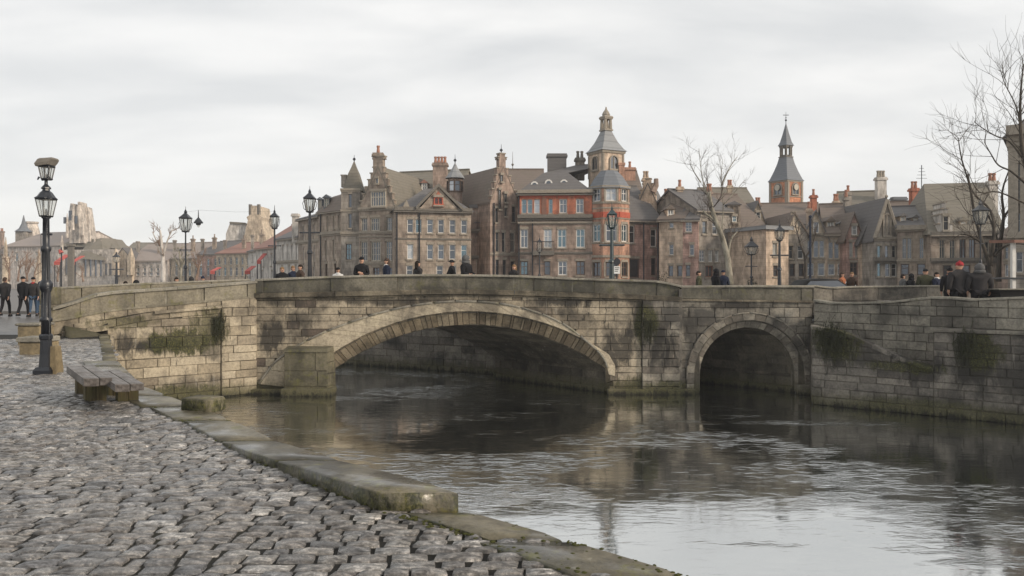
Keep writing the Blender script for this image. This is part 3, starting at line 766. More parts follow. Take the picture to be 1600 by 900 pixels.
# kerb: flush flags near the viewer, raised slabs further on, wet flush flags by the bench
def slab(a, b, w, z0, z1, off=0.03, jit=0.012, nseg=5, seed=0, dz=0.0):
    zz1 = z1
    """stone between distances a and b along the quay edge (in y), top at z1"""
    m = MB(); rings = []
    for i in range(nseg + 1):
        yy = lerp(a, b, i / nseg); z1 = zz1 + dz * i / nseg
        yy2 = yy
        ex = edge_x(yy2)
        o = Vector((ex, yy2)) + kin * off
        jj = [jit * nz(yy * 3, k * 7.3, seed) for k in range(6)]
        b_ = 0.012
        e = (0.0 if 0 < i < nseg else 0.012)
        p_out = o + kin * e; p_in = o + kin * (w - e)
        sh = kdir * (0.012 if i == 0 else -0.012 if i == nseg else 0)
        p_out = p_out + sh; p_in = p_in + sh
        rings.append([(p_out.x, p_out.y, z0), (p_out.x + jj[0] * .4, p_out.y, z1 - b_ - e), ((p_out + kin * b_).x, (p_out + kin * b_).y + jj[1] * .3, z1 - e + jj[1] * .4),
                      ((p_out + kin * (w * .5)).x, (p_out + kin * (w * .5)).y, z1 - e + .004 + jj[2] * .5),
                      ((p_in - kin * b_).x, (p_in - kin * b_).y, z1 - e + jj[3] * .4), (p_in.x + jj[4], p_in.y + jj[4], z1 - b_ - e), (p_in.x, p_in.y, z0)])
    m.loft(rings); return m.v, m.f
def kerbrun(y0, y1, w, z1, L, off=0.0, mat=None, name='kerb_stone', wj=0.0):
    yy = y0; k = 0
    while yy < y1 - 0.05:
        l = L * rng.uniform(.8, 1.25); e = min(yy + l, y1)
        if y1 - e < L * .3: e = y1
        v, f = slab(yy + .008, e - .008, w + rng.uniform(-wj, wj), -0.2, z1 + rng.uniform(-.006, .006), off, seed=k * 3.1)
        mm = MB(); mm.add(v, f); c = sum((Vector(p) for p in v), Vector()) / len(v)
        mm.build(name, mat, quay, True, origin=c)
        yy = e; k += 1
kerbrun(2.0, 5.66, 0.56, 0.016, 0.62, 0.0, M_kerb, wj=.1)
for (ya, yb, za, dz_) in ((5.70, 6.95, .14, -.05), (6.97, 8.1, .088, -.06), (8.12, 9.3, .026, 0)):
    v, f = slab(ya, yb, .60, -.2, za, .0, seed=ya, dz=dz_); mm = MB(); mm.add(v, f); mm.build('raised_kerb_stone', M_kerb, quay, True, origin=sum((Vector(p) for p in v), Vector()) / len(v))
kerbrun(9.34, 16.4, 0.66, 0.018, .9, 0.0, M_kerb, wj=.1)
kerbrun(16.4, 24.6, 0.3, 0.012, 1.2, 0.0, M_blockmoss)
# moss tufts in the joints of the kerb
m = MB()
for k in range(900):
    yy = rng.choice([rng.uniform(4.4, 6.5), rng.uniform(5.5, 10.5), rng.uniform(9, 12)])
    o = Vector((edge_x(yy), yy)) + kin * rng.choice([rng.gauss(0.57, .03), rng.uniform(0.0, .6), rng.gauss(.02, .02)])
    r_ = rng.uniform(.006, .02); z = 0.0
    if 5.6 < yy < 9.3 and (Vector((edge_x(yy), yy)) - o).length < .6: continue
    if (Vector((edge_x(yy), yy)) - o).length < .05: r_ *= .8
    m.lathe([(r_, 0), (r_ * .8, r_ * .5), (r_ * .2, r_ * .75)], (o.x, o.y, z + .004), 5, rot=rng.random() * 6, sx=rng.uniform(.7, 1.6))
m.build('moss_tufts', M_mossclump, quay, kind='stuff')
# loose mossy block at the brink and the two stone blocks by the lamp
def rough_block(name, c, sx, sy, sz, rz, mat, label, cat='stone block', seed=1, group=None):
    root = Vector(c); m = MB(); n = 5
    rings = []
    prof = [(0.97, 0), (1.0, .08), (1.0, .5), (.99, .86), (.93, 1.0)]
    for s_, h in prof:
        ring = []
        for k in range(16):
            a = 2 * PI * (k + .5) / 16; x = max(-1, min(1, 1.35 * math.cos(a))); y = max(-1, min(1, 1.35 * math.sin(a)))
            q = 1 + .035 * nz(x * 2, y * 2 + h * 3, seed)
            ring.append((x * sx * s_ * q, y * sy * s_ * q, h * sz + .012 * nz(x * 3, y * 3, seed + h)))
        rings.append(ring)
    rings.append([(p[0] * .5, p[1] * .5, p[2] + .006) for p in rings[-1]])
    m.loft(rings)
    o = m.build(name, mat, None, True); o.location = root; o.rotation_euler = (0, 0, rz)
    return tag(o, label, cat, group)
rough_block('stone_block', P(318, 641, 10.15) - Vector((0, 0, P(318, 641, 10.15).z)), .235, .19, .17, R(-20), M_blockmoss, 'low mossy stone block at the brink of the quay beyond the raised kerb', seed=3)
p = P(72, 552, 18.2); 
def stone_seat(px, py, Y, w, d, h, th, label, seed):
    c = P(px, py, Y); c.z = 0
    t = empty('stone_block', c, label, 'stone block')
    m = MB(); m.bevbox(c.x - w / 2 + .05, c.x + w / 2 - .03, c.y - d / 2 + .05, c.y + d / 2, -0.04, h - th, .02); m.build('block', M_blockstone, t)
    m = MB(); m.bevbox(c.x - w / 2, c.x + w / 2, c.y - d / 2, c.y + d / 2, h - th, h, .02); m.build('top_slab', M_coping, t)
stone_seat(60, 552, 18.2, .68, .6, .40, .12, 'pale topped low stone block just behind the tall lamp post', 1)
stone_seat(55, 538, 20.9, .66, .7, .58, .07, 'taller ochre stone block behind the low one, left of the lamp', 2)
# kerb line across the far end of the cobbles
m = MB(); m.box(-30, -15.2, 20.98, 21.3, -.05, .055); m.box(-30, -16.2, 23.2, 23.45, -.05, .03)
tag(m.build('kerb', M_coping), kind='structure')
# ------------------------------------------------------------------ masonry
def masonry(w, u0, u1, zb, zt, rows, lens, proud=0.0, gap=0.006, back=-0.09, slope=None, rj=0.014, bev=0.011, rnd=rng, jl=0.009, lay=0.0):
    """courses of dressed stone on a wall frame; zb/zt bound the field, rows = course boundaries (low to high)"""
    pcs = []
    sl = slope or (lambda u: 0.0)
    for k in range(len(rows) - 1):
        z0, z1 = rows[k], rows[k + 1]
        u = u0 - rnd.uniform(0, lens[0])
        while u < u1:
            L = rnd.uniform(*lens)
            a, b = max(u, u0), min(u + L, u1)
            u += L
            if b - a < 0.1: continue
            s0, s1 = z0, z1
            hh = 0
            n = 8
            us = [lerp(a + gap, b - gap, i / n) for i in range(n + 1)]
            cut = False
            lo, hi = [], []
            for q in us:
                s_ = sl(q) + lay * nz(q * .7, z0 * 2, 4)
                l_, h_ = z0 + s_ + gap, z1 + s_ - gap
                l2, h2 = max(l_, zb(q) + gap * .6), min(h_, zt(q) - gap * .6)
                if l2 > l_ + 1e-6 or h2 < h_ - 1e-6: cut = True
                lo.append(l2); hi.append(h2)
            ok = [h - l > 0.03 for l, h in zip(lo, hi)]
            if not any(ok): continue
            i0 = ok.index(True); i1 = len(ok) - 1 - ok[::-1].index(True)
            if i1 - i0 < 1: continue
            idx = list(range(i0, i1 + 1)) if cut or slope else [i0, i1]
            j = lambda: rnd.uniform(-jl, jl)
            outl = [(us[i], lo[i] + (j() if not cut else 0)) for i in idx] + [(us[i], hi[i] + (j() if not cut else 0)) for i in reversed(idx)]
            ins = []
            nb = len(idx)
            for t_, (uu, z_) in enumerate(outl):
                low = t_ < nb; kk = t_ if low else 2 * nb - 1 - t_
                bx = bev * rnd.uniform(.6, 1.8)
                hgt = hi[idx[kk]] - lo[idx[kk]]
                bz = min(bev * rnd.uniform(.6, 1.8), hgt * .3)
                ins.append((uu + (bx if kk == 0 else -bx if kk == nb - 1 else 0), z_ + (bz if low else -bz)))
            pr = proud + rnd.uniform(-rj, rj); t1 = rnd.uniform(-.006, .006); t2 = rnd.uniform(-.006, .006)
            N = len(outl)
            vs = [tuple(w(x, back, z)) for x, z in outl] + [tuple(w(x, pr - 0.018, z)) for x, z in outl] + \
                 [tuple(w(x, pr + t1 * (x - a) + t2 * (z - z0), z)) for x, z in ins]
            fs = []
            for r_ in range(2):
                for i in range(N):
                    i2 = (i + 1) % N; fs.append((r_ * N + i, r_ * N + i2, (r_ + 1) * N + i2, (r_ + 1) * N + i))
            fs.append(tuple(2 * N + i for i in range(N)))
            pcs.append((vs, fs))
    return pcs
def run(w, u0, u1, lo, hi, d0, d1, L, gap=.006, seg=.45, rj=.008, top_bev=.02):
    """row of long stones following lo(u)..hi(u) (string course, coping)"""
    pcs = []; u = u0
    n = max(1, round((u1 - u0) / L)); cuts = [u0 + (u1 - u0) * (i + (rng.uniform(-.22, .22) if 0 < i < n else 0)) / n for i in range(n + 1)]
    for a, b in zip(cuts, cuts[1:]):
        k = max(1, int((b - a) / seg)); rings = []; dd = rng.uniform(-rj, rj)
        for i in range(k + 1):
            q = lerp(a + gap, b - gap, i / k); l, h = lo(q), hi(q); e = .008 * nz(q * 2, 3) 
            rings.append([w(q, d0, l), w(q, d1 + dd, l), w(q, d1 + dd + e, h - top_bev), w(q, d1 + dd - top_bev, h), w(q, d0, h)])
        m = MB(); m.loft(rings); pcs.append(([tuple(v) for v in m.v], m.f))
    return pcs
def rows_from(z0, z1, hs, rnd=rng):
    r_ = [z0]
    while r_[-1] < z1: r_.append(r_[-1] + rnd.uniform(*hs))
    return r_
const = lambda c: (lambda u: c)
INF = const(99)

class BW:      # bridge front: u is world X
    def __call__(s, u, d, z): return Vector((u, 28.0 - d, z))
bw = BW()
K = 28.0 / F
def bx(px): return (px - 800) * K
def bz(py): return CAMZ - (py - HY) * K
def curve(pts): return interp(smooth_pts([(bx(a), bz(b)) for a, b in pts], 6))

bridge = empty('stone_bridge', (0, 28, WATER), 'old weathered stone bridge with one wide arch and one small round arch over the river', 'bridge')
X0, XM, X1 = bx(400), bx(1064), bx(1270)
partop = curve([(400, 436), (480, 432.5), (560, 430), (640, 428.5), (720, 428.5), (810, 430), (900, 434), (1000, 437), (1030, 438.5), (1048, 442), (1064, 446), (1100, 446), (1180, 445.5), (1275, 446)])
strtop = curve([(400, 458), (560, 455), (720, 452), (900, 457), (1000, 460.5), (1064, 464)])
strbot = lambda u: strtop(u) - 0.17
str2 = curve([(1064, 470), (1270, 473)])
# arches
R1 = 8.44; cx1 = -1.54; cz1 = .113 - R1; hl1 = 4.99; zs1 = -1.52; T1 = .50
def arc1(r, t):       # t in 0..1 left to right
    th = math.asin(hl1 / R1); a = lerp(-th, th, t)
    return cx1 + r * math.sin(a), cz1 + r * math.cos(a)
R2 = 1.75; cx2 = 8.66; cz2 = -1.73; T2 = .27; T2b = .27
outer_px = smooth_pts([(405, 600), (428, 568), (455, 547), (490, 527), (540, 506), (600, 487), (660, 475), (720, 470.5), (780, 474), (830, 485), (880, 506), (925, 540), (945, 562), (951, 585)], 6)
outer1 = [(bx(a), bz(b)) for a, b in outer_px]
of = interp(outer1)
def ext1(u): return of(u) if outer1[0][0] < u < outer1[-1][0] else -9
def ext2(u):
    q = (R2 + T2 + T2b) ** 2 - (u - cx2) ** 2
    return (cz2 + math.sqrt(q)) if q > 0 else -9
def zbf(u): return max(WATER - .3, ext1(u), ext2(u))
SK = Vector((-4.14, 4.2, 0))           # skew of the vaults

# core profile (solid, hidden mostly behind the stones)
opening = []
NA = 40
prof = [(X0 - .3, -4.0), (cx1 - hl1, -4.0)]
prof += [(cx1 - hl1, zs1)] + [arc1(R1, i / NA) for i in range(1, NA)] + [(cx1 + hl1, zs1), (cx1 + hl1, -4.0)]
prof += [(cx2 - R2, -4.0)] + [(cx2 + R2 * math.cos(PI - PI * i / 24), cz2 + R2 * math.sin(PI * i / 24)) for i in range(25)] + [(cx2 + R2, -4.0), (X1, -4.0)]
core = MB(); coreb = MB(); corei = MB(); corej = MB(); u_mid = lambda a, b: (a + b) / 2
us = sorted(set([round(p[0], 4) for p in prof] + [lerp(X0 - .3, X1, i / 40) for i in range(41)]))
def under(u):
    if abs(u - cx1) < hl1: return cz1 + math.sqrt(R1 * R1 - (u - cx1) ** 2)
    if abs(u - cx2) < R2: return cz2 + math.sqrt(max(0, R2 * R2 - (u - cx2) ** 2))
    return -4.0
deckz = curve([(400, 484), (560, 480), (720, 478), (900, 480), (1064, 487), (1270, 490)])
for a, b in zip(us, us[1:]):
    m_ = (a + b) / 2
    inarch = abs(m_ - cx1) < hl1 + T1 or abs(m_ - cx2) < R2 + T2
    la, lb = (under(a + 1e-5), under(b - 1e-5)) if under(m_) > -3.9 else (-4, -4)
    ta, tb = partop(a) - .15, partop(b) - .15
    # front face set back behind the ring near an arch
    def lift(u, l):
        if abs(m_ - cx1) < hl1 + .35: return max(l, cz1 + math.sqrt(max(0.01, (R1 + T1 - .06) ** 2 - (u - cx1) ** 2)))
        if abs(m_ - cx2) < R2 + .2: return max(l, cz2 + math.sqrt(max(0.0, (R2 + T2 - .04) ** 2 - (u - cx2) ** 2)))
        return l
    fa, fb = lift(a, la), lift(b, lb)
    core.poly([(a, 28.04, fa), (b, 28.04, fb), (b, 28.04, strbot(b) + .05), (a, 28.04, strbot(a) + .05)])
    if fa > -3.9: (corei if u_mid(a, b) < 5 else corej).poly([(a, 28.36, la), (b, 28.36, lb), (b, 28.36, fb + .05), (a, 28.36, fa + .05)])
    o = SK
    coreb.poly([(b + o.x, 28.34 + o.y, lb), (a + o.x, 28.34 + o.y, la), (a + o.x, 28.34 + o.y, deckz(a)), (b + o.x, 28.34 + o.y, deckz(b))])
core.build('core_wall', M_mortar, bridge)
coreb.build('core_back', M_mortar, bridge); corei.build('arch_backing', M_mortar, bridge); corej.build('arch_backing', M_mortar, bridge)
# vaults
def vault(pts, name):
    m = MB(); back = MB()
    L = []
    for i in range(len(pts) - 1):
        (a, za), (b, zb_) = pts[i], pts[i + 1]
        nseg = 5; off = rng.random()
        cuts = [0] + sorted(min(1, max(0, (k + off) / nseg)) for k in range(nseg)) + [1]
        for c0, c1 in zip(cuts, cuts[1:]):
            if c1 - c0 < .03: continue
            e = rng.uniform(0, .02); n_ = Vector((-(zb_ - za), 0, b - a)).normalized() * -1
            g = .012
            q = []
            for (x, z, s_) in ((a, za, c0), (b, zb_, c0), (b, zb_, c1), (a, za, c1)):
                p_ = Vector((x, 28.34, z)) + SK * s_ + n_ * e
                q.append(p_)
            c = sum(q, Vector()) / 4
            q = [c + (x - c) * .985 for x in q]
            r_ = [x - n_ * (e + .05) for x in q]
            m.add(q + r_, [(0, 1, 2, 3), (0, 4, 5, 1), (1, 5, 6, 2), (2, 6, 7, 3), (3, 7, 4, 0)])
        back.poly([(a, 28.34, za - .0), (b, 28.34, zb_), Vector((b, 28.34, zb_)) + SK, Vector((a, 28.34, za)) + SK])
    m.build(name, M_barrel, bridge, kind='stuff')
    back.build(name + '_bedding', M_mortar, bridge)
def dens(f, n): return [f(i / n) for i in range(n + 1)]
v1 = dens(lambda t: arc1(R1, t), 34)
v1s = [(cx1 - hl1, -4.0), (cx1 - hl1, -2.2), (cx1 - hl1, -1.86)] + v1 + [(cx1 + hl1, -1.86), (cx1 + hl1, -2.2), (cx1 + hl1, -4.0)]
vault([(x, z) for x, z in v1], 'vault_stones')
vault([(cx2 + R2 * math.cos(PI - PI * i / 16), cz2 + R2 * math.sin(PI * i / 16)) for i in range(17)], 'small_vault_stones')
for x in (cx1 - hl1, cx1 + hl1):
    m = MB(); m.poly([(x, 28.34, -4), (x, 28.34, zs1), Vector((x, 28.34, zs1)) + SK, Vector((x, 28.34, -4)) + SK]); m.build('pier_core', M_mortar, bridge)
for x in (cx2 - R2, cx2 + R2):
    m = MB(); m.poly([(x, 28.34, -4), (x, 28.34, cz2), Vector((x, 28.34, cz2)) + SK, Vector((x, 28.34, -4)) + SK]); m.build('pier_core', M_mortar, bridge)
pcs = []
for x, zt_, dz in ((cx1 + hl1, zs1, -.03), (cx2 + R2, cz2, -.03)):
    fr = Frame((x + SK.x, 28.34 + SK.y), (x, 28.36))
    pcs += masonry(fr, 0, fr.L, const(-2.6), const(zt_ + .03), rows_from(-2.75, zt_ + .3, (.27, .33)), (.5, 1.0), proud=.03, back=-.03)
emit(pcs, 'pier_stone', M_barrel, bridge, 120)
# arch rings
def ring_pieces(fin, fout, n, din, dout, dback, gap=.006, jit=.0, jd=.006, bev=.008):
    pcs = []
    ts = [i / n for i in range(n + 1)]
    ts = [t + (rng.uniform(-jit, jit) / n if 0 < i < n else 0) for i, t in enumerate(ts)]
    for t0, t1 in zip(ts, ts[1:]):
        a0 = Vector((*fin(t0), 0)); a1 = Vector((*fin(t1), 0)); b0 = Vector((*fout(t0), 0)); b1 = Vector((*fout(t1), 0))
        g0 = (a1 - a0).normalized() * gap; h0 = (b1 - b0).normalized() * gap
        a0 += g0; a1 -= g0; b0 += h0; b1 -= h0
        e = rng.uniform(-jd, jd); c = (a0 + a1 + b0 + b1) / 4
        F_ = [a0, a1, b1, b0]; D = [din + e, din + e, dout + e, dout + e]
        vs = [tuple(bw(p.x, d - bev, p.y)) for p, d in zip(F_, D)]
        vs += [tuple(bw(*( (lambda q: (q.x, d, q.y))(p + (c - p).normalized() * bev * 1.6)))) for p, d in zip(F_, D)]
        vs += [tuple(bw(p.x, dback, p.y)) for p in F_]
        fs = [(4, 5, 6, 7)] + [(i, (i + 1) % 4, 4 + (i + 1) % 4, 4 + i) for i in range(4)] + [(8 + i, 8 + (i + 1) % 4, (i + 1) % 4, i) for i in range(4)]
        pcs.append((vs, fs))
    return pcs
th = math.asin(hl1 / R1)
def rin(t):
    if t < .035: k = t / .035; return (cx1 - hl1, lerp(-2.35, zs1, k))
    if t > .965: k = (t - .965) / .035; return (cx1 + hl1, lerp(zs1, -2.35, k))
    return arc1(R1, (t - .035) / .93)
def rout(t):
    if t < .035: k = t / .035; x, z = arc1(R1 + T1, 0); return (x, lerp(-2.35, z, k))
    if t > .965: k = (t - .965) / .035; x, z = arc1(R1 + T1, 1); return (x, lerp(z, -2.35, k))
    return arc1(R1 + T1, (t - .035) / .93)
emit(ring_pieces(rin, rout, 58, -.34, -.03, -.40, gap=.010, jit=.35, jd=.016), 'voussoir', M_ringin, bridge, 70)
# outer order
def along(pts):
    d = [0]
    for a, b in zip(pts, pts[1:]): d.append(d[-1] + math.dist(a, b))
    fx = interp([(q / d[-1], p[0]) for q, p in zip(d, pts)]); fz = interp([(q / d[-1], p[1]) for q, p in zip(d, pts)])
    return lambda t: (fx(t), fz(t))
fo = along(outer1)
inner_line = [(lambda p: (p[0], p[1]))(arc1(R1 + T1 + .01, i / 40)) for i in range(41)] + [(arc1(R1 + T1 + .01, 1)[0], -1.75)]
inner_line = [(inner_line[0][0] - .02, -2.3)] + inner_line
fi = along(inner_line)
emit(ring_pieces(fi, fo, 25, .045, .045, -.05, jit=.3, jd=.004), 'arch_band_stone', M_ringout, bridge, 60)
# hood moulding along the outer edge
def hood(fn, n, r0, name, mat, t0=0.0, t1=1.0, d=.05):
    for k in range(n):
        a, b = lerp(t0, t1, (k + .03) / n), lerp(t0, t1, (k + .97) / n)
        pts = [fn(lerp(a, b, i / 3)) for i in range(4)]
        m = MB(); m.tube([bw(x, d, z) for x, z in pts], r0, 6); m.build(name, mat, bridge, True)
hood(fo, 18, .045, 'hood_moulding', M_coping, 0, .985)
def c2(r): return lambda t: (cx2 - r * math.cos(PI * min(max((t - .09) / .82, 0), 1)), (lerp(-2.35, cz2, t / .09) if t < .09 else lerp(cz2, -2.35, (t - .91) / .09) if t > .91 else cz2 + r * math.sin(PI * (t - .09) / .82)))
emit(ring_pieces(c2(R2), c2(R2 + T2), 27, -.26, -.04, -.36, jit=.2), 'small_arch_voussoir', M_ringgrey, bridge, 60)
emit(ring_pieces(c2(R2 + T2 + .01), c2(R2 + T2 + T2b), 21, .02, .02, -.05, jit=.2), 'small_arch_band_stone', M_ringgrey, bridge, 60)
hood(c2(R2 + T2 + T2b), 12, .032, 'small_hood_moulding', M_ringgrey, 0.06, .94, .03)

# spandrels
XP = bx(1003)
rows = rows_from(-2.75, 1.6, (.2, .40))
pc = masonry(bw, X0, XP, zbf, strbot, rows, (.32, 1.35), proud=0.0)
emit(pc, 'spandrel_stone', M_front, bridge, 230, 'spandrel_courses')
pc = masonry(bw, XP, bx(1062), zbf, strbot, rows, (.5, .9), proud=0.12, back=-.05)
pc += masonry(bw, bx(1062), X1, zbf, str2, rows_from(-2.72, 1.6, (.27, .36)), (.45, .95), proud=-.01)
emit(pc, 'spandrel_stone', M_small, bridge, 150, 'spandrel_courses')
# string courses, parapet, coping
emit(run(bw, X0 - .03, XM, strbot, strtop, -.1, .13, 1.5), 'string_course_stone', M_string, bridge, 40)
emit(run(bw, X0 - .03, XM, lambda u: strbot(u) - .07, lambda u: strbot(u) - .005, -.1, .06, 1.5), 'string_course_stone', M_string, bridge, 40)
emit(run(bw, XM, X1, lambda u: str2(u) - .0, lambda u: str2(u) + .07, -.1, .06, 1.3), 'string_course_stone', M_string, bridge, 40)
pt = lambda u: partop(u) - .075
emit(masonry(bw, X0, XM - .02, strtop, pt, [-5, 5], (1.6, 2.6), proud=.03, back=-.3, bev=.01), 'parapet_stone', M_parapet, bridge, 40)
emit(masonry(bw, XM, X1, lambda u: str2(u) + .07, pt, [-5, 5], (1.2, 2.0), proud=-.0, back=-.3, bev=.01), 'parapet_stone', M_parapet, bridge, 40)
emit(run(bw, X0 - .02, XM, pt, partop, -.34, .085, 1.9), 'coping_stone', M_coping, bridge, 40)
emit(run(bw, XM + .01, X1 + .05, pt, partop, -.34, .05, 1.7), 'coping_stone', M_coping, bridge, 40)
# little return pier where the two bridge parts meet, and vertical crack in the pilaster
m = MB(); m.bevbox(XM - .10, XM + .02, 27.88, 28.3, -2.5, bz(452), .012)
m.build('pier_strip', M_small, bridge)
# cutwater block left of the arch
m = MB(); xa, xb = -8.15, -6.50; zt_ = -.80
m.hexa([(xa, 27.50, -3), (xb - .12, 27.50, -3), (xb, 28.3, -3), (xa, 28.3, -3), (xa, 27.50, zt_), (xb - .12, 27.50, zt_), (xb, 28.3, zt_), (xa, 28.3, zt_)])
m.build('cutwater_core', M_mortar, bridge)
class CW:
    def __call__(s, u, d, z): return Vector((u, 27.50 - d, z))
pc = masonry(CW(), xa, xb - .12, const(-2.5), const(zt_), [-2.5, -2.05, -1.5, zt_ - .0], (.8, 1.7), proud=.03, back=-.05)
fr = Frame((xb - .11, 27.46), (xb + .02, 28.02))
fr2 = Frame((xb + .02, 28.02), (xb - .11, 27.46)); fr2.N = -fr2.N
pc += masonry(fr, 0, fr.L, const(-2.5), const(zt_), [-2.5, -2.05, -1.6, -1.2, zt_], (.8, .9), proud=.02, back=-.04)
emit(pc, 'cutwater_stone', M_cutw, bridge, 30)
m = MB(); m.hexa([(xa - .05, 27.42, zt_ - .02), (xb - .07, 27.42, zt_ - .02), (xb + .05, 28.1, zt_ - .02), (xa - .05, 28.1, zt_ - .02), (xa + .02, 27.5, zt_ + .08), (xb - .15, 27.5, zt_ + .08), (xb, 28.0, zt_ + .16), (xa + .02, 28.0, zt_ + .16)])
m.build('cutwater_cap', M_cutw, bridge)
m = MB(); m.bevbox(xa - .09, xb + .06, 27.36, 28.2, -3, -2.12, .03); m.build('cutwater_footing', M_cutw, bridge)
# low footing along the piers
for a, b, mt in ((X0 - .2, xa - .1, M_front), (cx1 + hl1 + .02, bx(1085), M_front)):
    m = MB(); m.bevbox(a, b, 27.83, 28.1, -3.2, -2.2, .03); m.build('footing', mt, bridge)
m = MB(); m.bevbox(cx2 + R2 - .02, 11.1, 27.7, 28.15, -3.2, -2.05, .03); m.build('footing', M_small, bridge)

# ------------------------------------------------------------------ left wing of the bridge
wf = Frame((-14.35, 23.95), (X0 + .02, 28.0))
def wcurve(pts): return interp([(wf.u(a), wf.z(a, b)) for a, b in smooth_pts([(float(p), float(q)) for p, q in pts], 5)])
wtop = wcurve([(92, 480), (110, 473), (130, 465), (150, 459), (175, 455), (250, 450), (320, 445), (400, 438.5)])
wband = wcurve([(92, 500), (150, 488), (200, 481), (280, 474), (400, 463)])
wmid = wcurve([(92, 523), (170, 512), (240, 500), (345, 490), (400, 485)])
uq = wf.u(345)
m = MB(); n = 24
for i in range(n):
    a, b = lerp(0, wf.L, i / n), lerp(0, wf.L, (i + 1) / n)
    m.hexa([wf(a, -.03, -4), wf(b, -.03, -4), wf(b, -.6, -4), wf(a, -.6, -4), wf(a, -.03, wtop(a) - .05), wf(b, -.03, wtop(b) - .05), wf(b, -.6, wtop(b) - .05), wf(a, -.6, wtop(a) - .05)])
m.build('wing_core', M_mortar, bridge)
slope = lambda u: wmid(u) - wmid(wf.L)
pc = masonry(wf, 0, uq, const(-2.8), wmid, rows_from(-2.75, 1.0, (.22, .40)), (.35, 1.3))
pc += masonry(wf, 0, uq, wmid, wband, [wmid(wf.L) + x for x in (0, .27, .55, .8)], (.6, 1.3), slope=slope, proud=.02, lay=.05)
pc += masonry(wf, uq + .01, wf.L, const(-2.8), wband, rows_from(-2.7, 1.4, (.27, .37)), (.5, 1.1), proud=.05)
emit(pc, 'wing_stone', M_wing, bridge, 190, 'wing_courses')
pc = masonry(wf, 0, wf.L, wband, lambda u: wtop(u) - .09, [-5, 5], (1.0, 1.9), proud=.035, bev=.01)
emit(pc, 'wing_parapet_stone', M_parwing, bridge, 30)
emit(run(wf, 0, wf.L, lambda u: wtop(u) - .09, wtop, -.5, .11, 1.3), 'wing_coping_stone', M_coping, bridge, 30)
emit(run(wf, 0, wf.L, lambda u: wband(u) - .05, lambda u: wband(u) + .02, -.1, .07, 1.3), 'wing_moulding', M_parwing, bridge, 30)
# ragged ledge of displaced stones under the band
pc = run(wf, wf.u(240), wf.u(345), lambda u: wmid(u) + .20, lambda u: wmid(u) + .29, -.05, .14, .9)
pc += run(wf, wf.u(95), wf.u(168), lambda u: wmid(u) - .06, lambda u: wmid(u) + .10, -.05, .24, .8)
emit(pc, 'ledge_stone', M_wing, bridge, 30)
# rear parapet that rises towards the bridge
bwf = Frame(wf(0, -.62, 0), wf(wf.L, -.62, 0))
rtop = interp([(bwf.u(p), bwf.z(p, q)) for p, q in [(85, 449), (130, 446.5), (200, 443), (300, 439), (400, 435.5)]])
emit(masonry(bwf, .0, bwf.L, const(.0), lambda u: rtop(u) - .06, [-5, 5], (1.1, 2.1), proud=0, back=-.3, bev=.008), 'rear_parapet_stone', M_parwing, bridge, 30)
emit(run(bwf, .0, bwf.L, lambda u: rtop(u) - .06, rtop, -.32, .03, 1.8), 'rear_coping_stone', M_coping, bridge, 30)
# end pillar
e = wf(0, 0, 0)
m = MB(); m.bevbox(e.x - .30, e.x + .02, e.y - .16, e.y + .45, -.5, .98, .015); m.build('end_pillar', M_parwing, bridge)
m = MB(); m.bevbox(e.x - .29, e.x + .03, e.y - .15, e.y + .46, .985, 1.53, .015); m.build('end_pillar_top', M_cutw, bridge)
# leaning jamb at the foot of the wing, its niche only a painted shadow
u1_, u2_ = wf.u(168), wf.u(181)
m = MB(); m.hexa([wf(u1_, .46, -2.6), wf(u2_, .40, -2.6), wf(u2_, -.02, -2.6), wf(u1_, -.02, -2.6), wf(u1_ - .04, .40, wf.z(168, 527)), wf(u2_ - .12, .34, wf.z(168, 529)), wf(u2_ - .05, -.02, wf.z(168, 522)), wf(u1_ - .04, -.02, wf.z(168, 522))])
m.build('jamb_stone', M_wing, bridge)
m = MB()
pts = [wf(wf.u(168) - .02, .02, -.05)]
a = wf.u(100); b = wf.u(167)
rings = []
for i in range(7):
    q = lerp(a, b, i / 6); zt_ = lerp(.32, .05, i / 6) - .1 * (i == 6); zt_ += .03 * nz(q * 3, 1)
    rings.append([wf(q, -.02, -.5), wf(q, .55 + .5 * (1 - i / 6), -.5), wf(q, .5 + .5 * (1 - i / 6), -.02), wf(q, .12, zt_ * (1 - .9 * (i > 4))), wf(q, -.02, zt_ * (1 - .9 * (i > 4)))])
m.loft(rings); o = m.build('rubble_bank', M_bank, bridge, True)
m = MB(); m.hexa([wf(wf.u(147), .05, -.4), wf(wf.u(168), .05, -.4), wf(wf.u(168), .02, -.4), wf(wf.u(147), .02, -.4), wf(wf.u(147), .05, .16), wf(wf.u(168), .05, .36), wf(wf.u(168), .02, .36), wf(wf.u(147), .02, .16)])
m.build('painted_niche_shadow', plain('niche_shadow_dark', (0.02, 0.018, 0.015), 0.95), bridge)  # thin dark slab painting in the niche's shadow; no opening behind it
